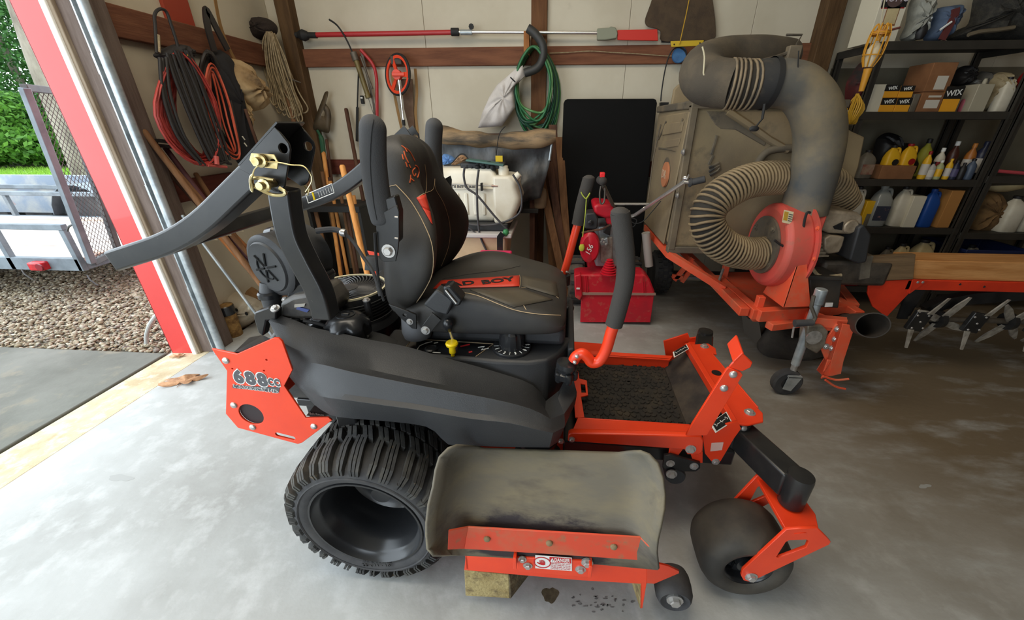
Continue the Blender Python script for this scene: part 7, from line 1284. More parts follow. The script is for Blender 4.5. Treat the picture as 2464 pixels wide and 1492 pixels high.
T, a, b, h, z, Y = carton('dark brown tall carton just behind the stacked brown cartons', 2188, 2236, 160, L2, mat('dark_cardboard', hx(84, 58, 40), .9), SY+.24, .1, flap=False); face(T, a, b, .3, .6, z+h*.45, z+h*.65, Y, M_lab, 'label')
wix('larger amber and black filter box right of the brown cartons', 2255, 2298, 208, 0)
T = th('grey_sack', 'grey crumpled plastic sack on the second shelf behind the pale can', 'sack', pY(2340, 262, SY+.18)); put(pillow([(2306, 250), (2300, 214), (2318, 190), (2336, 196), (2360, 172), (2384, 184), (2380, 230), (2350, 256)], SY+.22, .1, 11, wr=.01), 'sack_body', mat('grey_film', hx(98, 94, 86), .4, c2=hx(66, 64, 58), sc=8, bump=.4, bsc=30), T)
T = th('dark_tangle', 'dark cap and cord tangle on top of the filter box at the cartons', 'cord', pY(2310, 205, SY+.16)); put(pillow([(2290, 204), (2300, 170), (2326, 158), (2340, 176), (2322, 204)], SY+.2, .08, 13), 'cord_heap', M_capd, T)
bottle('pink bottle low beside the pale rectangular can', 2312, 2332, 226, L2, mat('pink_plastic', hx(176, 92, 104), .5), SY+.06)
T, a, b, h, z, Y = carton('pale grey rectangular can with a small spout on the second shelf', 2328, 2366, 202, L2, mat('pale_can', hx(176, 168, 146), .5), d=.1, cat='can', name='rectangular_can', flap=False); put(G().lathe([(.012, 0), (.012, .02), (.008, .034)], (b-.03, Y+.05, z+h), n=12), 'spout', MATS['pale_can'], T)
T = th('wrapped_parcel', 'beige plastic-wrapped parcel between the pale can and the white jug', 'parcel', pY(2390, 262, SY+.08)); put(pillow([(2366, 264), (2372, 220), (2392, 180), (2420, 176), (2430, 210), (2416, 264)], SY+.12, .08, 17, wr=.01), 'wrapped_body', mat('beige_wrap', hx(166, 150, 116), .5, c2=hx(126, 108, 78), sc=8, bump=.4, bsc=30), T)
jug('white jug at the right end of the second shelf', 2392, 2424, 184, L2, M_wpoly, SY+.02)
jug('dark red bottle with a white cap at the right end of the second shelf', 2426, 2456, 156, L2, M_redp, SY+.04, cap=M_white, name='bottle', cat='bottle', handle=False)
# third shelf
T, a, b, h = jug('white tub with a worn label at the left end of the third shelf', 2062, 2098, 362, L3, M_grime, SY+.02, lab=mat('worn_label', hx(150, 128, 106), .7, c2=hx(130, 70, 56), sc=20), name='tub', cat='tub', handle=False)
T, a, b, h, z, Y = carton('open brown tray carton holding the two yellow bottles', 2112, 2194, 399, L3, M_card, d=.14, name='tray_carton', flap=False)
T, a, b, h = jug('yellow oil bottle with a black round emblem, left in the brown tray', 2118, 2152, 350, L3+.0, M_yel, SY+.055, d=.07, name='oil_bottle', cat='bottle'); put(G().lathe([(.022, 0), (.022, .002), (.016, .002)], ((a+b)/2+.01, SY+.053, L3+h*.5), (0, -1, 0), 16), 'round_emblem', M_wixb, T)
T, a, b, h = jug('yellow oil bottle with a red round emblem, right in the brown tray', 2156, 2190, 346, L3+.0, M_yel, SY+.055, d=.07, cap=M_redp, name='oil_bottle', cat='bottle'); put(G().lathe([(.022, 0), (.022, .002), (.016, .002)], ((a+b)/2+.01, SY+.053, L3+h*.5), (0, -1, 0), 16), 'round_emblem', M_redp, T)
T = th('black_bag', 'black lumpy bag behind the yellow bottles', 'bag', pY(2140, 428, SY+.22)); put(pillow([(2100, 420), (2104, 350), (2118, 326), (2146, 320), (2168, 345), (2190, 350), (2196, 420)], SY+.27, .1, 19), 'bag_body', mat('black_bin_film', hx(28, 26, 26), .5), T)
bottle('yellow-green capped can behind the yellow bottles', 2200, 2226, 334, L3, mat('yellow_green_cap', hx(176, 170, 56), .6), SY+.2)
wl = mat('white_print_label', hx(206, 200, 190), .6)
bottle('yellow bottle with a white top label, leftmost in the row of small bottles', 2212, 2229, 364, L3, M_yel, SY+.03, M_redp, wl); bottle('white bottle with a dark cap second in the row of small bottles', 2230, 2246, 390, L3, mat('silver_white', hx(176, 172, 164), .4), SY+.02, M_capd, wl)
bottle('pale green bottle with a yellow foot third in the row of small bottles', 2248, 2264, 386, L3, mat('pale_green_plastic', hx(170, 174, 126), .5), SY+.02, M_white, M_yel); bottle('red-labelled white bottle standing behind the small bottle row', 2240, 2260, 356, L3, M_wpoly, SY+.1, M_white, M_redp); bottle('brown bottle with a white cap at the back of the third shelf', 2268, 2290, 340, L3, mat('brown_plastic', hx(76, 40, 30), .4), SY+.16, M_white)
bottle('yellow trigger-necked bottle right of the small bottle row', 2270, 2284, 382, L3, M_yel, SY+.03, M_yel, wl); bottle('violet-black oil bottle near the right end of the third shelf', 2286, 2302, 386, L3, M_darkbl, SY+.02, M_capd, mat('violet_label', hx(84, 80, 116), .5)); bottle('black oil bottle third from the right end of the third shelf', 2304, 2320, 392, L3, M_capd, SY+.02)
bottle('amber bottle with a pale label standing behind the black oil bottles', 2310, 2332, 345, L3, mat('amber_plastic', hx(176, 108, 44), .4), SY+.12, mat('amber_cap', hx(190, 120, 50), .5), wl); bottle('tall navy bottle with a pale label at the right end of the third shelf', 2336, 2364, 340, L3, M_darkbl, SY+.1, M_darkbl, wl); bottle('blue-grey bottle in front at the right end of the third shelf', 2322, 2342, 382, L3, mat('blue_grey_plastic', hx(74, 86, 104), .4), SY+.02)
# fourth shelf
jug('white jug at the left end of the fourth shelf, half behind the blower pipe', 2034, 2064, 450, L4, M_wpoly, SY+.03); T, a, b, h, z, Y = carton('yellow carton with a dark base left on the fourth shelf', 2066, 2096, 484, L4, M_yel, SY+.04, d=.1, flap=False); face(T, a, b, .3, 1, z, z+h*.5, Y, M_grime, 'dark_print')
jug('clear jug with a dark label on the fourth shelf', 2088, 2130, 448, L4, M_clear, SY+.02, lab=mat('dark_jug_label', hx(52, 56, 72), .5, c2=hx(150, 110, 100), sc=26, lo=.6, hi=.66), cap=M_clear); jug('white jug with a yellow-edged label in the middle of the fourth shelf', 2140, 2174, 450, L4, M_wpoly, SY+.03)
carton('plain cream carton between the white jug and the blue jug', 2170, 2200, 472, L4, M_whitebox, SY+.01, flap=False, d=.12); jug('blue antifreeze jug on the fourth shelf', 2208, 2242, 456, L4, M_blue, SY+.02, cap=M_blue); carton('tall tan carton at the right end of the fourth shelf', 2252, 2282, 458, L4, mat('tan_carton', hx(176, 122, 62), .85), SY+.02, flap=False, d=.12)
# bottom shelf
jug('yellowed jug lying left on the bottom shelf', 2130, 2164, 588, L5+.02, M_beige, SY+.03); jug('yellowed jug with a large handle on the bottom shelf, beside another', 2176, 2226, 580, L5+.02, M_beige, SY+.04); jug('dusty grey jug at the left of the bottom shelf', 2100, 2128, 596, L5+.02, M_grime, SY+.05)
T, a, b, h = jug('dark red fuel can behind the vacuum engine', 2004, 2076, 612, L5-.0, M_redp, SY+.0, d=.2, name='fuel_can', cat='can')
jug('grey jug at the right end of the bottom shelf', 2262, 2296, 600, L5+.02, M_grime, SY+.04); jug('pale jug at the right end of the bottom shelf', 2292, 2326, 592, L5+.02, mat('pale_jug', hx(150, 142, 124), .5), SY+.05)
# second unit
T = th('red_pole', 'thin pinkish red pole lying along the edge of the second shelving unit', 'pole', pY(2430, 416, SY+.03)); put(G().cyl(pY(2394, 411, SY+.02), pY(2500, 420, SY+.02), .012, 10), 'pole', mat('pink_red_paint', hx(196, 76, 84), .5), T)
T = th('sand_bag', 'mottled brown paper bag on the second shelving unit', 'bag', pY(2360, 556, SY+.08)); put(pillow([(2326, 556), (2340, 500), (2358, 468), (2396, 462), (2412, 500), (2394, 556)], SY+.16, .1, 23, wr=.008), 'bag_body', mat('mottled_brown_paper', hx(122, 92, 54), .9, c2=hx(86, 62, 36), sc=12), T)
T = th('tan_plate', 'tan shallow dish lying on top of the mottled brown bag', 'dish', pY(2410, 462, SY+.1)); p = pY(2412, 455, SY+.12); put(G().lathe([(.03, -.02), (.1, .0), (.12, .02), (.11, .02), (.03, -.005)], p, (0, .2, 1), 24), 'dish_body', M_beige, T)
jug('white bottle on its pale tray on the second shelving unit', 2404, 2450, 474, M2+.0, M_wpoly, SY+.02, name='bottle', cat='bottle', handle=False); jug('white jug cut by the right picture edge on the second unit', 2448, 2490, 490, M2, M_wpoly, SY+.05)
T = th('blue_bin', 'dark blue plastic bin on the bottom of the second shelving unit', 'bin', (3.4, SY+.2, M3)); put(G().loft([[(3.16+k, SY+.0+k, z), (3.62-k, SY+k, z), (3.62-k, SY+.38-k, z), (3.16+k, SY+.38-k, z)] for k, z in ((.04, M3+.001), (0, M3+.3), (-.012, M3+.3), (-.012, M3+.325), (.006, M3+.325), (.03, M3+.02))], cap=True), 'bin_body', mat('navy_bin', hx(30, 42, 84), .5), T, bev=.004)
# ---- work lamp hanging before the shelves
LY = 2.9
T = th('work_lamp', 'yellow caged work lamp hanging by its cord in front of the shelving', 'work lamp', pY(2090, 180, LY)); M_lampy = mat('work_lamp_yellow', hx(222, 158, 48), .5)
a, b = pY(2108, 96, LY), pY(2070, 222, LY); put(G().tube([pY(2089, 165, LY), pY(2072, 220, LY)], [.022, .014], 14), 'handle', M_lampy, T); ax_ = pY(2112, 96, LY)-pY(2088, 160, LY); hh = np.linalg.norm(ax_); c0 = pY(2088, 162, LY)
put(G().lathe([(.02, 0), (.034, .05), (.036, .09), (.02, .12), (.0, .13)], c0, ax_, 16), 'bulb', mat('frosted_bulb', hx(220, 205, 170), .25), T, smooth=60)
ax_ = ax_/hh; t1 = np.cross(ax_, (0, 1, 0)); t1 /= np.linalg.norm(t1); t2 = np.cross(ax_, t1); g = G(); prof_ = [(.024, 0), (.044, .05), (.05, .11), (.046, .18), (.026, .215), (.004, hh)]
for k in range(8):
    al = k*pi/4; g.tube(spl([c0+ax_*hgt+(t1*cos(al)+t2*sin(al))*r for r, hgt in prof_], 4), .0035, 5)
for hgt, r in ((.06, .046), (.17, .047)): g.tube([c0+ax_*hgt+(t1*cos(al)+t2*sin(al))*r for al in np.linspace(0, 2*pi, 17)[:-1]], .0035, 5, loop=True)
put(g, 'wire_cage', M_lampy, T); put(G().lathe([(.045, .0), (.047, .02), (.03, .02)], c0+ax_*.16, ax_, 16, cap=False), 'cage_cap', mat('cage_amber', hx(190, 124, 40), .5), T)
put(G().tube(spl([pY(*q, LY) for q in ((2112, 98), (2116, 86), (2122, 40), (2134, -30))], 4), .003, 5), 'hang_string', MATS['white_string'], T)
for k in range(7):
    P = [pY(2064+rnd.uniform(-3, 3), 226, LY), pY(2044+k*5, 250+rnd.uniform(-4, 4), LY-.01*k), pY(2036+k*4, 280, LY-.012*k), pY(2050+rnd.uniform(-6, 8), 298, LY-.02), pY(2068+k*2, 262, LY-.01), pY(2066, 230, LY)]
    put(G().tube(spl(P, 4), .0045, 5), 'cord_loop', mat('yellow_cord', hx(196, 152, 42), .6), T)
put(G().ball(pY(2047, 296, LY), .02, 10, (1.3, 1, .8)), 'plug_end', MATS['beige_wrap'], T)
# ---- things above the vacuum: floor mats, cord winder, blue disc
T = th('floor_mat', 'brown rubber car floor mat hung flat high on the back wall', 'mat', pY(1640, 50, 3.54)); Y = 3.55
put(G().prism(quadY(spl([(1574, -20), (1566, 8), (1553, 44), (1554, 58), (1562, 65), (1578, 68), (1590, 76), (1592, 98), (1640, 100), (1715, 96), (1722, 60), (1718, 20), (1712, -20)], 3), Y), (0, .012, 0)), 'mat_sheet', mat('brown_mat_rubber', hx(84, 68, 50), .9, c2=hx(70, 56, 42), sc=14, bump=.3, bsc=120), T, bev=.003)
put(G().prism(quadY([(1592, 94), (1716, 92), (1724, 98), (1720, 104), (1592, 102)], Y+.012), (0, .012, 0)), 'under_mat', mat('dark_mat_edge', hx(40, 36, 32), .9), T)
T = th('cord_winder', 'yellow plastic bar with a yellow cord hung below the brown floor mat', 'cord winder', pY(1653, 104, 3.48)); put(G().prism(quadY([(1614, 99), (1694, 96), (1692, 110), (1616, 113)], 3.45), (0, .015, 0)), 'bar', mat('yellow_bar', hx(206, 172, 42), .5), T, bev=.003)
put(G().tube(spl([pY(*q, 3.44) for q in ((1662, -20), (1652, 30), (1645, 62), (1637, 98), (1634, 106))], 4), .0035, 5), 'yellow_cord', MATS['yellow_cord'], T)
for q in ((1622, 107), (1684, 104)): put(G().cyl(pY(*q, 3.449), pY(*q, 3.46), .006, 8), 'bar_hole', M_darkhole, T)
T = th('slack_cord', 'slack tan cord strung along the upper girt on both sides of the blue disc', 'cord', pY(1450, 128, 3.55)); put(G().tube(spl([pY(*q, 3.553) for q in ((1322, 128), (1370, 126), (1420, 123), (1470, 126), (1540, 130), (1612, 135), (1660, 134))], 4), .0035, 5), 'cord', MATS['beige_rope'], T)
T = th('blue_disc', 'round blue plate with a black cord loop hung on the upper girt', 'disc', pY(1635, 132, 3.5)); p = pY(1635, 132, 3.5); put(G().lathe([(.0, 0), (.048, .0), (.053, .006), (.053, .014), (0, .016)], p, (.1, 1, 0), 28, sx=1), 'disc', mat('blue_disc', hx(62, 112, 160), .55, c2=hx(48, 92, 138), sc=12), T)
put(G().tube(spl([pY(*q, 3.49) for q in ((1590, 244), (1592, 220), (1600, 170), (1612, 130), (1630, 114), (1650, 126), (1651, 160), (1648, 200))], 5), .005, 6), 'black_cord', M_dkcord, T)
T = th('black_wall_box', 'small black box on the wall right of the black panel', 'box', pY(1602, 255, 3.52)); put(G().prism(quadY([(1590, 246), (1610, 246), (1606, 264), (1590, 266)], 3.5), (0, .05, 0)), 'box', M_dkcord, T, bev=.003)
# ================================================================ ATTACHMENT AT THE RIGHT (tine cultivator)
AY = 2.15
T = th('tine_cultivator', 'orange pull-behind cultivator with steel star tines and a wooden weight beam', 'cultivator', (2.5, 2.25, 0)); M_beam = wood('new_pine_beam', hx(206, 150, 92), hx(178, 120, 66), 'X'); M_bright_or = mat('bright_orange_red', hx(222, 60, 30), .45, c2=hx(196, 50, 26), sc=4)
bm_ = [pY(*q, AY) for q in ((2204, 630), (2464, 634), (2464, 688), (2203, 672))]; q = [pY(*k, AY-.002) for k in ((2205, 627), (2470, 641), (2470, 690), (2201, 672))]
xL, xR = q[0][0], q[0][0]+1.05; zT, zB = q[0][2], q[3][2]
put(G().box(xL, xR, AY, AY+.16, zB, zT), 'weight_beam', M_beam, T, bev=.004)
put(G().prism([pY(*k, AY-.02) for k in ((2096, 618), (2204, 612), (2198, 672), (2094, 678))], (0, .03, 0)), 'dusty_plank', wood('dusty_plank', hx(126, 102, 74), hx(100, 80, 58), 'X'), T, bev=.003); put(G().tube(spl([pY(*k, AY-.03) for k in ((2088, 616), (2082, 640), (2078, 670))], 4), .006, sq=(.012, .05), up=(0, 1, 0)), 'plank_strap', M_grime, T)
put(G().box(xL-.005, xR, AY-.012, AY+.17, zB-.06, zB-.001), 'frame_channel', M_bright_or, T, bev=.004)
put(G().prism([pY(*k, AY-.016) for k in ((2199, 672), (2232, 676), (2190, 706), (2184, 704))], (0, .01, 0)), 'channel_gusset', M_bright_or, T)
put(G().prism(quadY([(2092, 679), (2197, 672), (2188, 706), (2134, 763), (2124, 756), (2100, 738), (2088, 706)], AY-.012), (0, .012, 0)), 'end_plate', M_bright_or, T, bev=.003); put(G().tube(quadY([(2197, 672), (2188, 706)], AY-.016), .004, 5), 'plate_fold', M_bright_or, T)
for k in ((2208, 679), (2220, 679)): wbolt(pY(*k, AY-.014), (0, -1, 0), .008, T, 'dome')
for k in ((2310, 684), (2368, 690)): put(G().cyl(pY(*k, AY-.014), pY(*k, AY-.002), .006, 8), 'channel_hole', M_darkhole, T)
put(G().tube([pY(*k, AY+.1) for k in ((2225, 748), (2268, 728), (2330, 716), (2480, 704))], .03, sq=(.07, .05), up=(0, 0, 1)), 'draft_bar', M_black_metal, T)
axz = pY(2258, 768, AY+.02)[2]; xs = [pY(x, y, AY+.02)[0] for x, y in ((2200, 764), (2258, 768), (2332, 772), (2424, 776))]
put(G().cyl((xs[0]-.02, AY+.02, axz), (xR, AY+.02, axz), .016, 12), 'tine_axle', M_steel, T)
M_tine = mat('worn_tine_steel', hx(186, 180, 168), .35, .3, c2=hx(120, 112, 100), sc=18)
for i, x in enumerate((xs[1], xs[3], xs[3]+.28)):
    s = put(G().cyl((x-.012, AY+.02, axz), (x+.012, AY+.02, axz), .05, 16), 'star_hub', M_black_metal, T)
    for k in range(4):
        al = k*pi/2+.25+i*.3; d = np.array((.16*cos(al), .35*cos(al)*0+.0, 0)); dirv = np.array((.25*cos(al)+.05, -.55*sin(al+.9)*.6, sin(al)+.0)); dirv = np.array((.62*sin(al), -.35*cos(al), cos(al))); dirv /= np.linalg.norm(dirv); sd = np.cross(dirv, (0, 1, 0)); sd /= np.linalg.norm(sd); c = np.array((x, AY+.0, axz))
        ln = .19 if c[2]+dirv[2]*.19 > .01 else (c[2]-.01)/-dirv[2]
        put(G().loft([[c+dirv*t+sd*w, c+dirv*t-sd*w, c+dirv*t-sd*w+np.array((0, .008, 0)), c+dirv*t+sd*w+np.array((0, .008, 0))] for t, w in ((.03, .02), (.12, .02), (ln*.97, .006))]), 'tine', M_tine, s)
for i, x in enumerate((xs[0], xs[2], xs[2]+.34)):
    hp_ = put(G().box(-.045, .045, -.012, .012, -.06, .06, roty(.2)).xf(np.eye(3), (x, AY-.01, axz)), 'hub_plate', M_black_metal, T, bev=.004)
    for dx, dz in ((-.03, .04), (.03, .04), (-.03, -.04), (.03, -.04), (0, 0)): wbolt((x+dx, AY-.026, axz+dz), (0, -1, 0), .006, hp_, 'dome')
    for sgn in (1, -1): put(G().loft([[np.array((x+.03*sgn, AY-.03, axz+sgn*.05))+np.array((dx, dy, 0)) for dx, dy in ((-.014, 0), (.014, 0), (.014, .008), (-.014, .008))], [np.array((x+.05*sgn+.02, AY-.05, max(.012, axz+sgn*.16)))+np.array((dx, dy, 0)) for dx, dy in ((-.006, 0), (.006, 0), (.006, .008), (-.006, .008))]]), 'side_tine', M_tine, hp_)
for x in (xL+.12, xR-.1): put(G().prism([(x-.03, AY+.05, axz-.02), (x+.03, AY+.05, axz-.02), (x+.05, AY+.05, zB-.05), (x-.05, AY+.05, zB-.05)], (0, .012, 0)), 'axle_hanger', M_black_metal, T)
# ================================================================ LEFT WALL
# galvanised door track with its rail and clips
T = th('door_track', 'galvanised steel overhead-door track running up the wooden jamb', 'track', (-2.14, 2.03, 0))
xx = pY(357, 400, 2.02)[0]; rings = []; tr = .021
for z in (.0, 2.7): rings.append([(xx+r*cos(t), 2.02+r*sin(t), z) for r, t in [(tr, t) for t in np.linspace(-2.9, 1.6, 17)]+[(tr-.004, t) for t in np.linspace(1.6, -2.9, 17)]])
put(G().loft(rings), 'track_channel', M_galv, T, smooth=50); put(G().box(xx-.05, xx-.018, 2.03, 2.036, 0, 2.7), 'track_flange', M_galv, T); put(G().box(xx-.053, xx-.046, 2.012, 2.036, 0, 2.7), 'flange_lip', M_galv, T)
for z in (.42, 1.02, 1.62): put(G().box(xx-.085, xx-.02, 2.036, 2.049, z-.045, z+.045), 'track_bracket', M_galv, T, bev=.003)
for z in (.86, .93, 1.0, 1.07): put(G().box(xx-.036, xx-.030, 2.0275, 2.0305, z-.014, z+.014), 'slot', M_darkhole, T)
LX = -2.2
# red hose coil
M_rh = mat('red_rubber_hose', hx(176, 62, 54), .5, c2=hx(150, 48, 44), sc=12); M_bh = mat('black_rubber_hose', hx(40, 37, 36), .6)
def coil(T, cx, cy, rx, ry, n, m, Xs, seed, r=.006, sk=.16, nm='hose_loop'):
    q = random.Random(seed)
    for k in range(n):
        f = k/max(1, n-1); ax, ay = rx*(.35+.65*f)+q.uniform(-4, 4), ry*(.82+.18*f)+q.uniform(-5, 5); ox = q.uniform(-4, 4); P = []
        for t in np.linspace(0, 2*pi, 27)[:-1]:
            x = ax*sin(t)*(1-.38*max(0, cos(t))); y = -ay*cos(t); P.append(pX(cx+ox+x+sk*y*(1 if y > 0 else .7)+22*max(0, y/ay)**2, cy+y, Xs[0]+(Xs[1]-Xs[0])*f+.012*sin(3*t+k)))
        put(G().tube(P, r, 6, loop=True), nm, m, T, smooth=60)
T = th('red_air_hose', 'red air hose coiled with black hose strands on the left wall', 'hose', pX(440, 260, LX)); coil(T, 448, 262, 78, 134, 26, M_rh, (-2.19, -2.08), 3); 
for si, P in enumerate((((418, 128), (440, 190), (476, 290), (520, 382), (536, 392)), ((440, 124), (474, 210), (504, 300), (536, 388)), ((404, 140), (412, 230), (446, 330), (498, 396)))):
    for k in range(6 if si < 2 else 3): put(G().tube(spl([pX(x+rnd.uniform(-3, 3)+(k-2.5)*7, y+rnd.uniform(-3, 3), -2.075-.006*(k % 2)) for x, y in P], 5), .0085, 7), 'black_strand', M_bh, T, smooth=60)
put(G().tube(spl([pX(*q, -2.12) for q in ((377, 128), (374, 70), (372, 36), (384, 22), (400, 28), (412, 60), (426, 104), (430, 128))], 5), .0075, 8), 'hook_loop', M_bh, T); put(G().tube([pX(380, 84, -2.118), pX(382, 126, -2.118)], .009, 8), 'hose_fitting', M_rope, T); put(pillow([(368, 134), (390, 118), (424, 106), (452, 116), (460, 134), (440, 150), (400, 148)], 0, .07, 5, X=-2.16), 'strap_bundle', mat('black_webbing', hx(40, 37, 36), .8), T); put(G().ball(pX(451, 133, -2.08), .012, 8), 'yellow_tag', M_yellow, T); put(G().tube([pX(520, 376, -2.06), pX(522, 396, -2.06)], .014, 8).tube([pX(500, 398, -2.07), pX(545, 402, -2.07)], .008, 8), 'hose_coupling', mat('faded_red_fitting', hx(186, 84, 76), .5), T)
T = th('black_air_hose', 'black and red hose coil hanging right of the red air hose', 'hose', pX(520, 260, LX)); coil(T, 520, 250, 40, 128, 9, M_bh, (-2.2, -2.12), 5, .009, .2); coil(T, 524, 268, 34, 116, 4, mat('orange_hose', hx(196, 84, 56), .5), (-2.11, -2.09), 8, .0055, .2)
T = th('black_instrument_bag', 'long black fabric bag hanging on the left wall behind the hose coils', 'bag', pX(560, 250, LX)); put(pillow([(492, 146), (500, 130), (530, 120), (546, 140), (556, 180), (572, 250), (592, 320), (612, 366), (600, 392), (574, 396), (548, 340), (520, 250), (500, 190)], 0, .09, 6, X=-2.19), 'bag_body', mat('black_bag_fabric', hx(30, 29, 32), .85), T, smooth=70)
put(G().tube(spl([pX(*q, -2.15) for q in ((516, 124), (500, 66), (496, 26), (506, 40), (530, 86), (548, 120))], 5), .016, sq=(.01, .045), up=(1, 0, 0)), 'carry_strap', mat('glossy_strap', hx(34, 32, 32), .35), T)
for q in ((583, 328), (588, 344)): put(G().tube([pX(*q, -2.09), pX(q[0]+6, q[1]+8, -2.09)], .004, 5), 'frayed_patch', M_whitebox, T)
T = th('canvas_tool_bag', 'stained beige canvas bag hanging at the corner of the left wall', 'bag', pX(590, 210, LX)); M_canv = mat('stained_canvas', hx(176, 150, 110), .9, c2=hx(140, 112, 76), sc=5, c3=hx(84, 64, 46), sc3=8, lo3=.58, hi3=.72); put(pillow([(540, 186), (552, 140), (576, 160), (600, 186), (622, 214), (632, 228), (628, 250), (612, 268), (590, 256), (574, 240), (556, 220)], 0, .12, 9, X=-2.17, wr=.012), 'bag_body', M_canv, T, smooth=70); put(pillow([(562, 226), (586, 250), (596, 280), (598, 308), (586, 312), (570, 280)], 0, .06, 4, X=-2.17), 'hanging_pocket', M_canv, T, smooth=70); put(G().tube(spl([pX(*q, -2.16) for q in ((516, -10), (530, 60), (552, 118), (580, 170), (602, 206))], 4), .005, sq=(.004, .024), up=(1, 0, 0)), 'shoulder_strap', MATS['tan_strap'], T); put(G().tube([pX(590, 262, -2.08), pX(606, 310, -2.08), pX(620, 350, -2.1)], .01, 8), 'tool_handle', M_darkw, T)
T = th('outlet_box', 'grey electrical box mounted on the left wall near the track', 'electrical box', pX(343, 296, -2.26)); put(G().prism([pX(*q, -2.2) for q in ((331, 278), (348, 276), (358, 312), (340, 318))], (-.085, 0, 0)), 'box', mat('blue_grey_box', hx(92, 98, 104), .5), T, bev=.005); put(G().prism([pX(*q, -2.197) for q in ((336, 284), (346, 283), (352, 308), (343, 311))], (-.004, 0, 0)), 'cover_plate', M_grime, T)
# tools leaning along the left wall
def lean_left(name, label, a, b, Xa, Xb, r, m, cat='tool'):
    p, q = pX(*a, Xa), pX(*b, Xb); q = p+(q-p)*(p[2]/(p[2]-q[2])); T = th(name, label, cat, (q[0], q[1], 0)); put(G().tube([q+np.array((0, 0, r)), p], r, 10).ball(p, r*.98, 8), 'handle', m, T, smooth=60); return T, p, q
T, p, q = lean_left('bow_rake', 'dark red handled rake leaning head up on the left wall', (398, 356), (470, 452), -2.22, -2.14, .014, mat('maroon_handle', hx(84, 44, 48), .6), 'rake'); put(G().prism([pX(*k, -2.2) for k in ((370, 334), (404, 338), (404, 346), (370, 342))], (.03, 0, 0)).prism([pX(*k, -2.2) for k in ((372, 346), (405, 350), (405, 358), (372, 354))], (.03, 0, 0)), 'rake_head', M_black_metal, T)
lean_left('broom_handle', 'thick brown broom handle leaning nearest the door track', (348, 318), (486, 500), -2.2, -2.06, .017, M_oldw, 'handle'); lean_left('old_handle', 'grey-brown weathered handle leaning between the rake and broom handle', (372, 376), (520, 540), -2.24, -2.1, .015, M_darkw, 'handle'); lean_left('worn_handle', 'brown handle with a worn pale band in the leaning row', (404, 388), (500, 500), -2.16, -2.07, .014, M_oldw, 'handle'); lean_left('short_handle', 'short wooden handle end leaning below the hose coils', (472, 420), (560, 560), -2.18, -2.05, .014, M_oldw, 'handle')
lean_left('orange_handle', 'orange-brown handle leaning on the left wall behind the air filter', (505, 540), (600, 650), -2.1, -1.96, .017, wood('orange_brown_handle', hx(178, 112, 62), hx(150, 90, 48), 'Z'), 'handle'); lean_left('varnished_handle', 'varnished handle leaning just right of the orange-brown one', (530, 530), (626, 630), -2.1, -1.96, .013, wood('varnish_handle', hx(150, 98, 60), hx(124, 78, 46), 'Z'), 'handle'); lean_left('grey_pipe', 'thin grey pipe leaning over the white jug', (440, 520), (550, 668), -2.1, -2.0, .009, M_galv, 'pipe')
T = th('red_bar', 'flat red steel bar leaning beside the door track', 'bar', pZ(545, 775)); a, b = pY(460, 600, 2.36), pY(536, 748, 2.32); b[2] = max(b[2], .004); d = np.array((.03, 0, 0)); put(G().loft([[p-d, p+d, p+d+np.array((0, .012, 0)), p-d+np.array((0, .012, 0))] for p in (a, b)]), 'bar', mat('faded_red_bar', hx(196, 62, 58), .5), T)
# cork-like cylinder with black collar, dirty white jug, sack
cb = pZ(565, 806); T = th('barked_cylinder', 'tan bark-like cylinder with a black and chrome collar beside the door track', 'cylinder', cb); hz_ = pY(545, 735, cb[1])[2]; r_ = .052; M_cork = mat('tan_bark', hx(168, 132, 78), .9, c2=hx(112, 82, 46), sc=20, lo=.42, hi=.62, bump=.6, bsc=50)
put(G().lathe([(r_*.95, 0), (r_, .01), (r_, hz_-.0), (r_*.9, hz_)], cb, n=28), 'body', M_cork, T, smooth=40); put(G().lathe([(r_*1.03, hz_-.065), (r_*1.05, hz_-.06), (r_*1.05, hz_-.004), (r_*.95, hz_+.002), (r_*.9, hz_-.01)], cb, n=28), 'collar', M_black_gloss, T); put(G().box(-.032, .0, -.01, .014, -.03, .03).xf(rotz(-.4), cb+np.array((-.028, -.045, hz_-.034))), 'chrome_clasp', M_chrome, T, bev=.003)
jb_ = pZ(592, 790); T = th('dirty_white_jug', 'dirty white plastic jug lying on its side by the left wall', 'jug', jb_); put(pillow([(540, 730), (548, 706), (566, 702), (600, 712), (622, 722), (636, 736), (632, 750), (610, 772), (588, 790), (570, 776), (556, 756)], jb_[1]+.06, .11, 21, wr=.006), 'jug_body', mat('dirty_white_poly', hx(190, 178, 156), .6, c2=hx(128, 108, 82), sc=7, lo=.5, hi=.68), T, smooth=70)
for q in ((569, 746), (593, 755)): put(G().ball(pY(*q, jb_[1]-.05), .012, 8, (1, .5, 1.2)), 'dirt_spot', M_darkhole, T)
put(G().lathe([(.022, 0), (.024, .012), (.018, .02)], pY(604, 738, jb_[1]-.06), (-.6, -.6, .3), 14), 'jug_cap', M_whitebox, T)
sb__ = pZ(600, 760); T = th('burlap_sack', 'tan burlap sack slumped against the wall behind the white jug', 'sack', (sb__[0], 2.55, 0)); put(pillow([(530, 670), (546, 664), (560, 682), (592, 684), (622, 700), (634, 720), (620, 760), (580, 766), (548, 740), (538, 700)], 2.6, .12, 25, wr=.01), 'sack_body', mat('tan_burlap', hx(150, 116, 78), .95, c2=hx(120, 90, 58), sc=9), T, smooth=70)
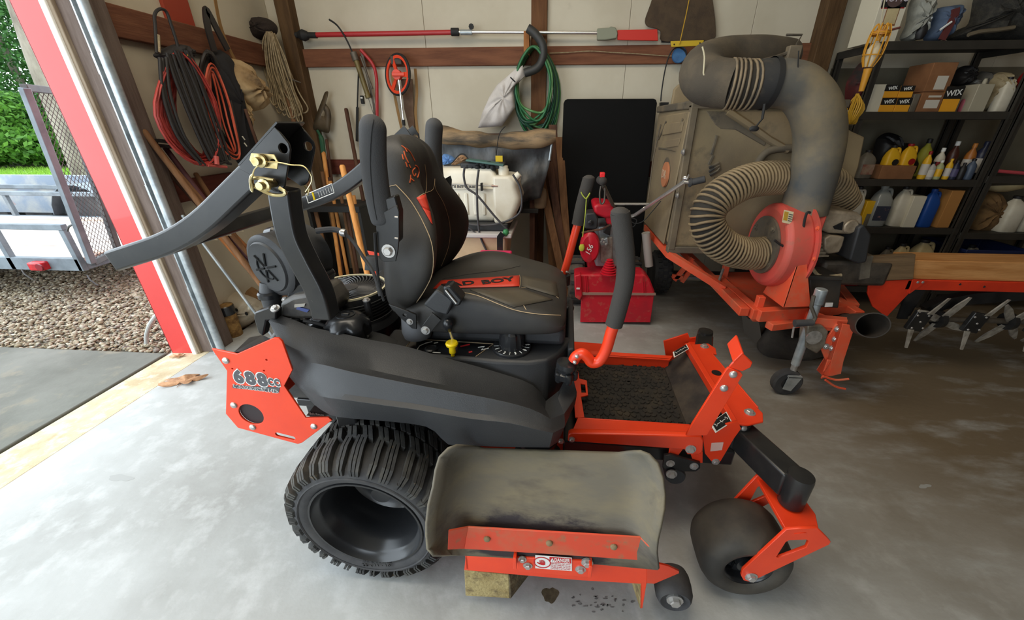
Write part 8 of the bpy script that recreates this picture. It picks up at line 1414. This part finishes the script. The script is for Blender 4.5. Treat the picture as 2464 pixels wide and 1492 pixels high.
# black tool rack in the corner with handles standing in it
T = th('tool_rack', 'black tool rack full of wooden handles in the back corner', 'tool rack', (-1.55, 3.2, 0)); ry = 3.15; a, b = pY(742, 500, ry), pY(868, 500, ry); put(G().box(a[0], b[0], ry-.03, ry+.3, a[2]-.03, a[2]+.02), 'rack_rail', M_dkcord, T, bev=.004); put(G().box(a[0], b[0], ry-.03, ry+.3, .05, .1), 'rack_base', M_dkcord, T, bev=.004)
for x in (a[0]+.01, b[0]-.01): put(G().box(x-.012, x+.012, ry-.025, ry+.29, 0, a[2]), 'rack_side', M_dkcord, T)
for k in range(7): x = a[0]+.05+k*(b[0]-a[0]-.1)/6; hh_ = rnd.uniform(.75, 1.0); y_ = ry+rnd.uniform(.05, .22); o = th('racked_handle', ('pale', 'old brown', 'dark brown', 'reddish brown', 'grey', 'short tan', 'thick brown')[k]+' wooden handle '+('first', 'second', 'third', 'fourth', 'fifth', 'sixth', 'seventh')[k]+' from the left in the corner rack', 'handle', (x, y_, .1), 'handles standing in the corner rack'); put(G().tube([(x, y_, .101), (x+.02, y_, hh_)], .014, 8), 'handle', (M_oldw, M_darkw, M_ash)[k % 3], o)
# dry oak leaf on the floor by the door; bits of leaf on the slab edge
def leaf(label, px, sc, rot, seed, m, z=.0):
    c = pZ(*px, z); T = th('dry_leaf', label, 'leaf', c); out = []
    for i in range(40):
        t = 2*pi*i/40; r = (.075+.03*cos(5*t))*(1-.25*cos(t)*.3)*sc; x, y = r*1.25*cos(t), r*.6*sin(t); out.append((x*cos(rot)-y*sin(rot), x*sin(rot)+y*cos(rot), .004+.02*sc*abs(sin(2*t+seed))+.006*cos(7*t)))
    n = len(out); g = G().add([(0, 0, .006)]+out, [(0, 1+i, 1+(i+1) % n) for i in range(n)]); o = g.build('leaf_blade', m, T, solid=.001, smooth=60)
    G().tube([(0, 0, .007), (-.06*sc*cos(rot+1.2), -.06*sc*sin(rot+1.2), .004)], .0016, 5).build('leaf_stem', m, T)
M_leafd = mat('dry_brown_leaf', hx(186, 142, 104), .8, c2=hx(150, 106, 72), sc=40)
leaf('dry brown oak leaf lying on the concrete near the door', (448, 918), 1.0, .35, 1, M_leafd); leaf('small curled leaf scrap on the tan slab edge', (430, 858), .4, .1, 2, M_leafd, -.004)
# bent grey conduit rising from the gravel beside the door trim
T = th('grey_conduit', 'bent grey conduit rising from the gravel beside the red door trim', 'conduit', pY(358, 826, 2.12)); put(G().tube(spl([pY(*q, 2.12) for q in ((353, 826), (352, 808), (358, 786), (370, 766), (382, 752))], 5), .012, 10), 'conduit_pipe', mat('grey_pvc', hx(170, 172, 168), .5), T)
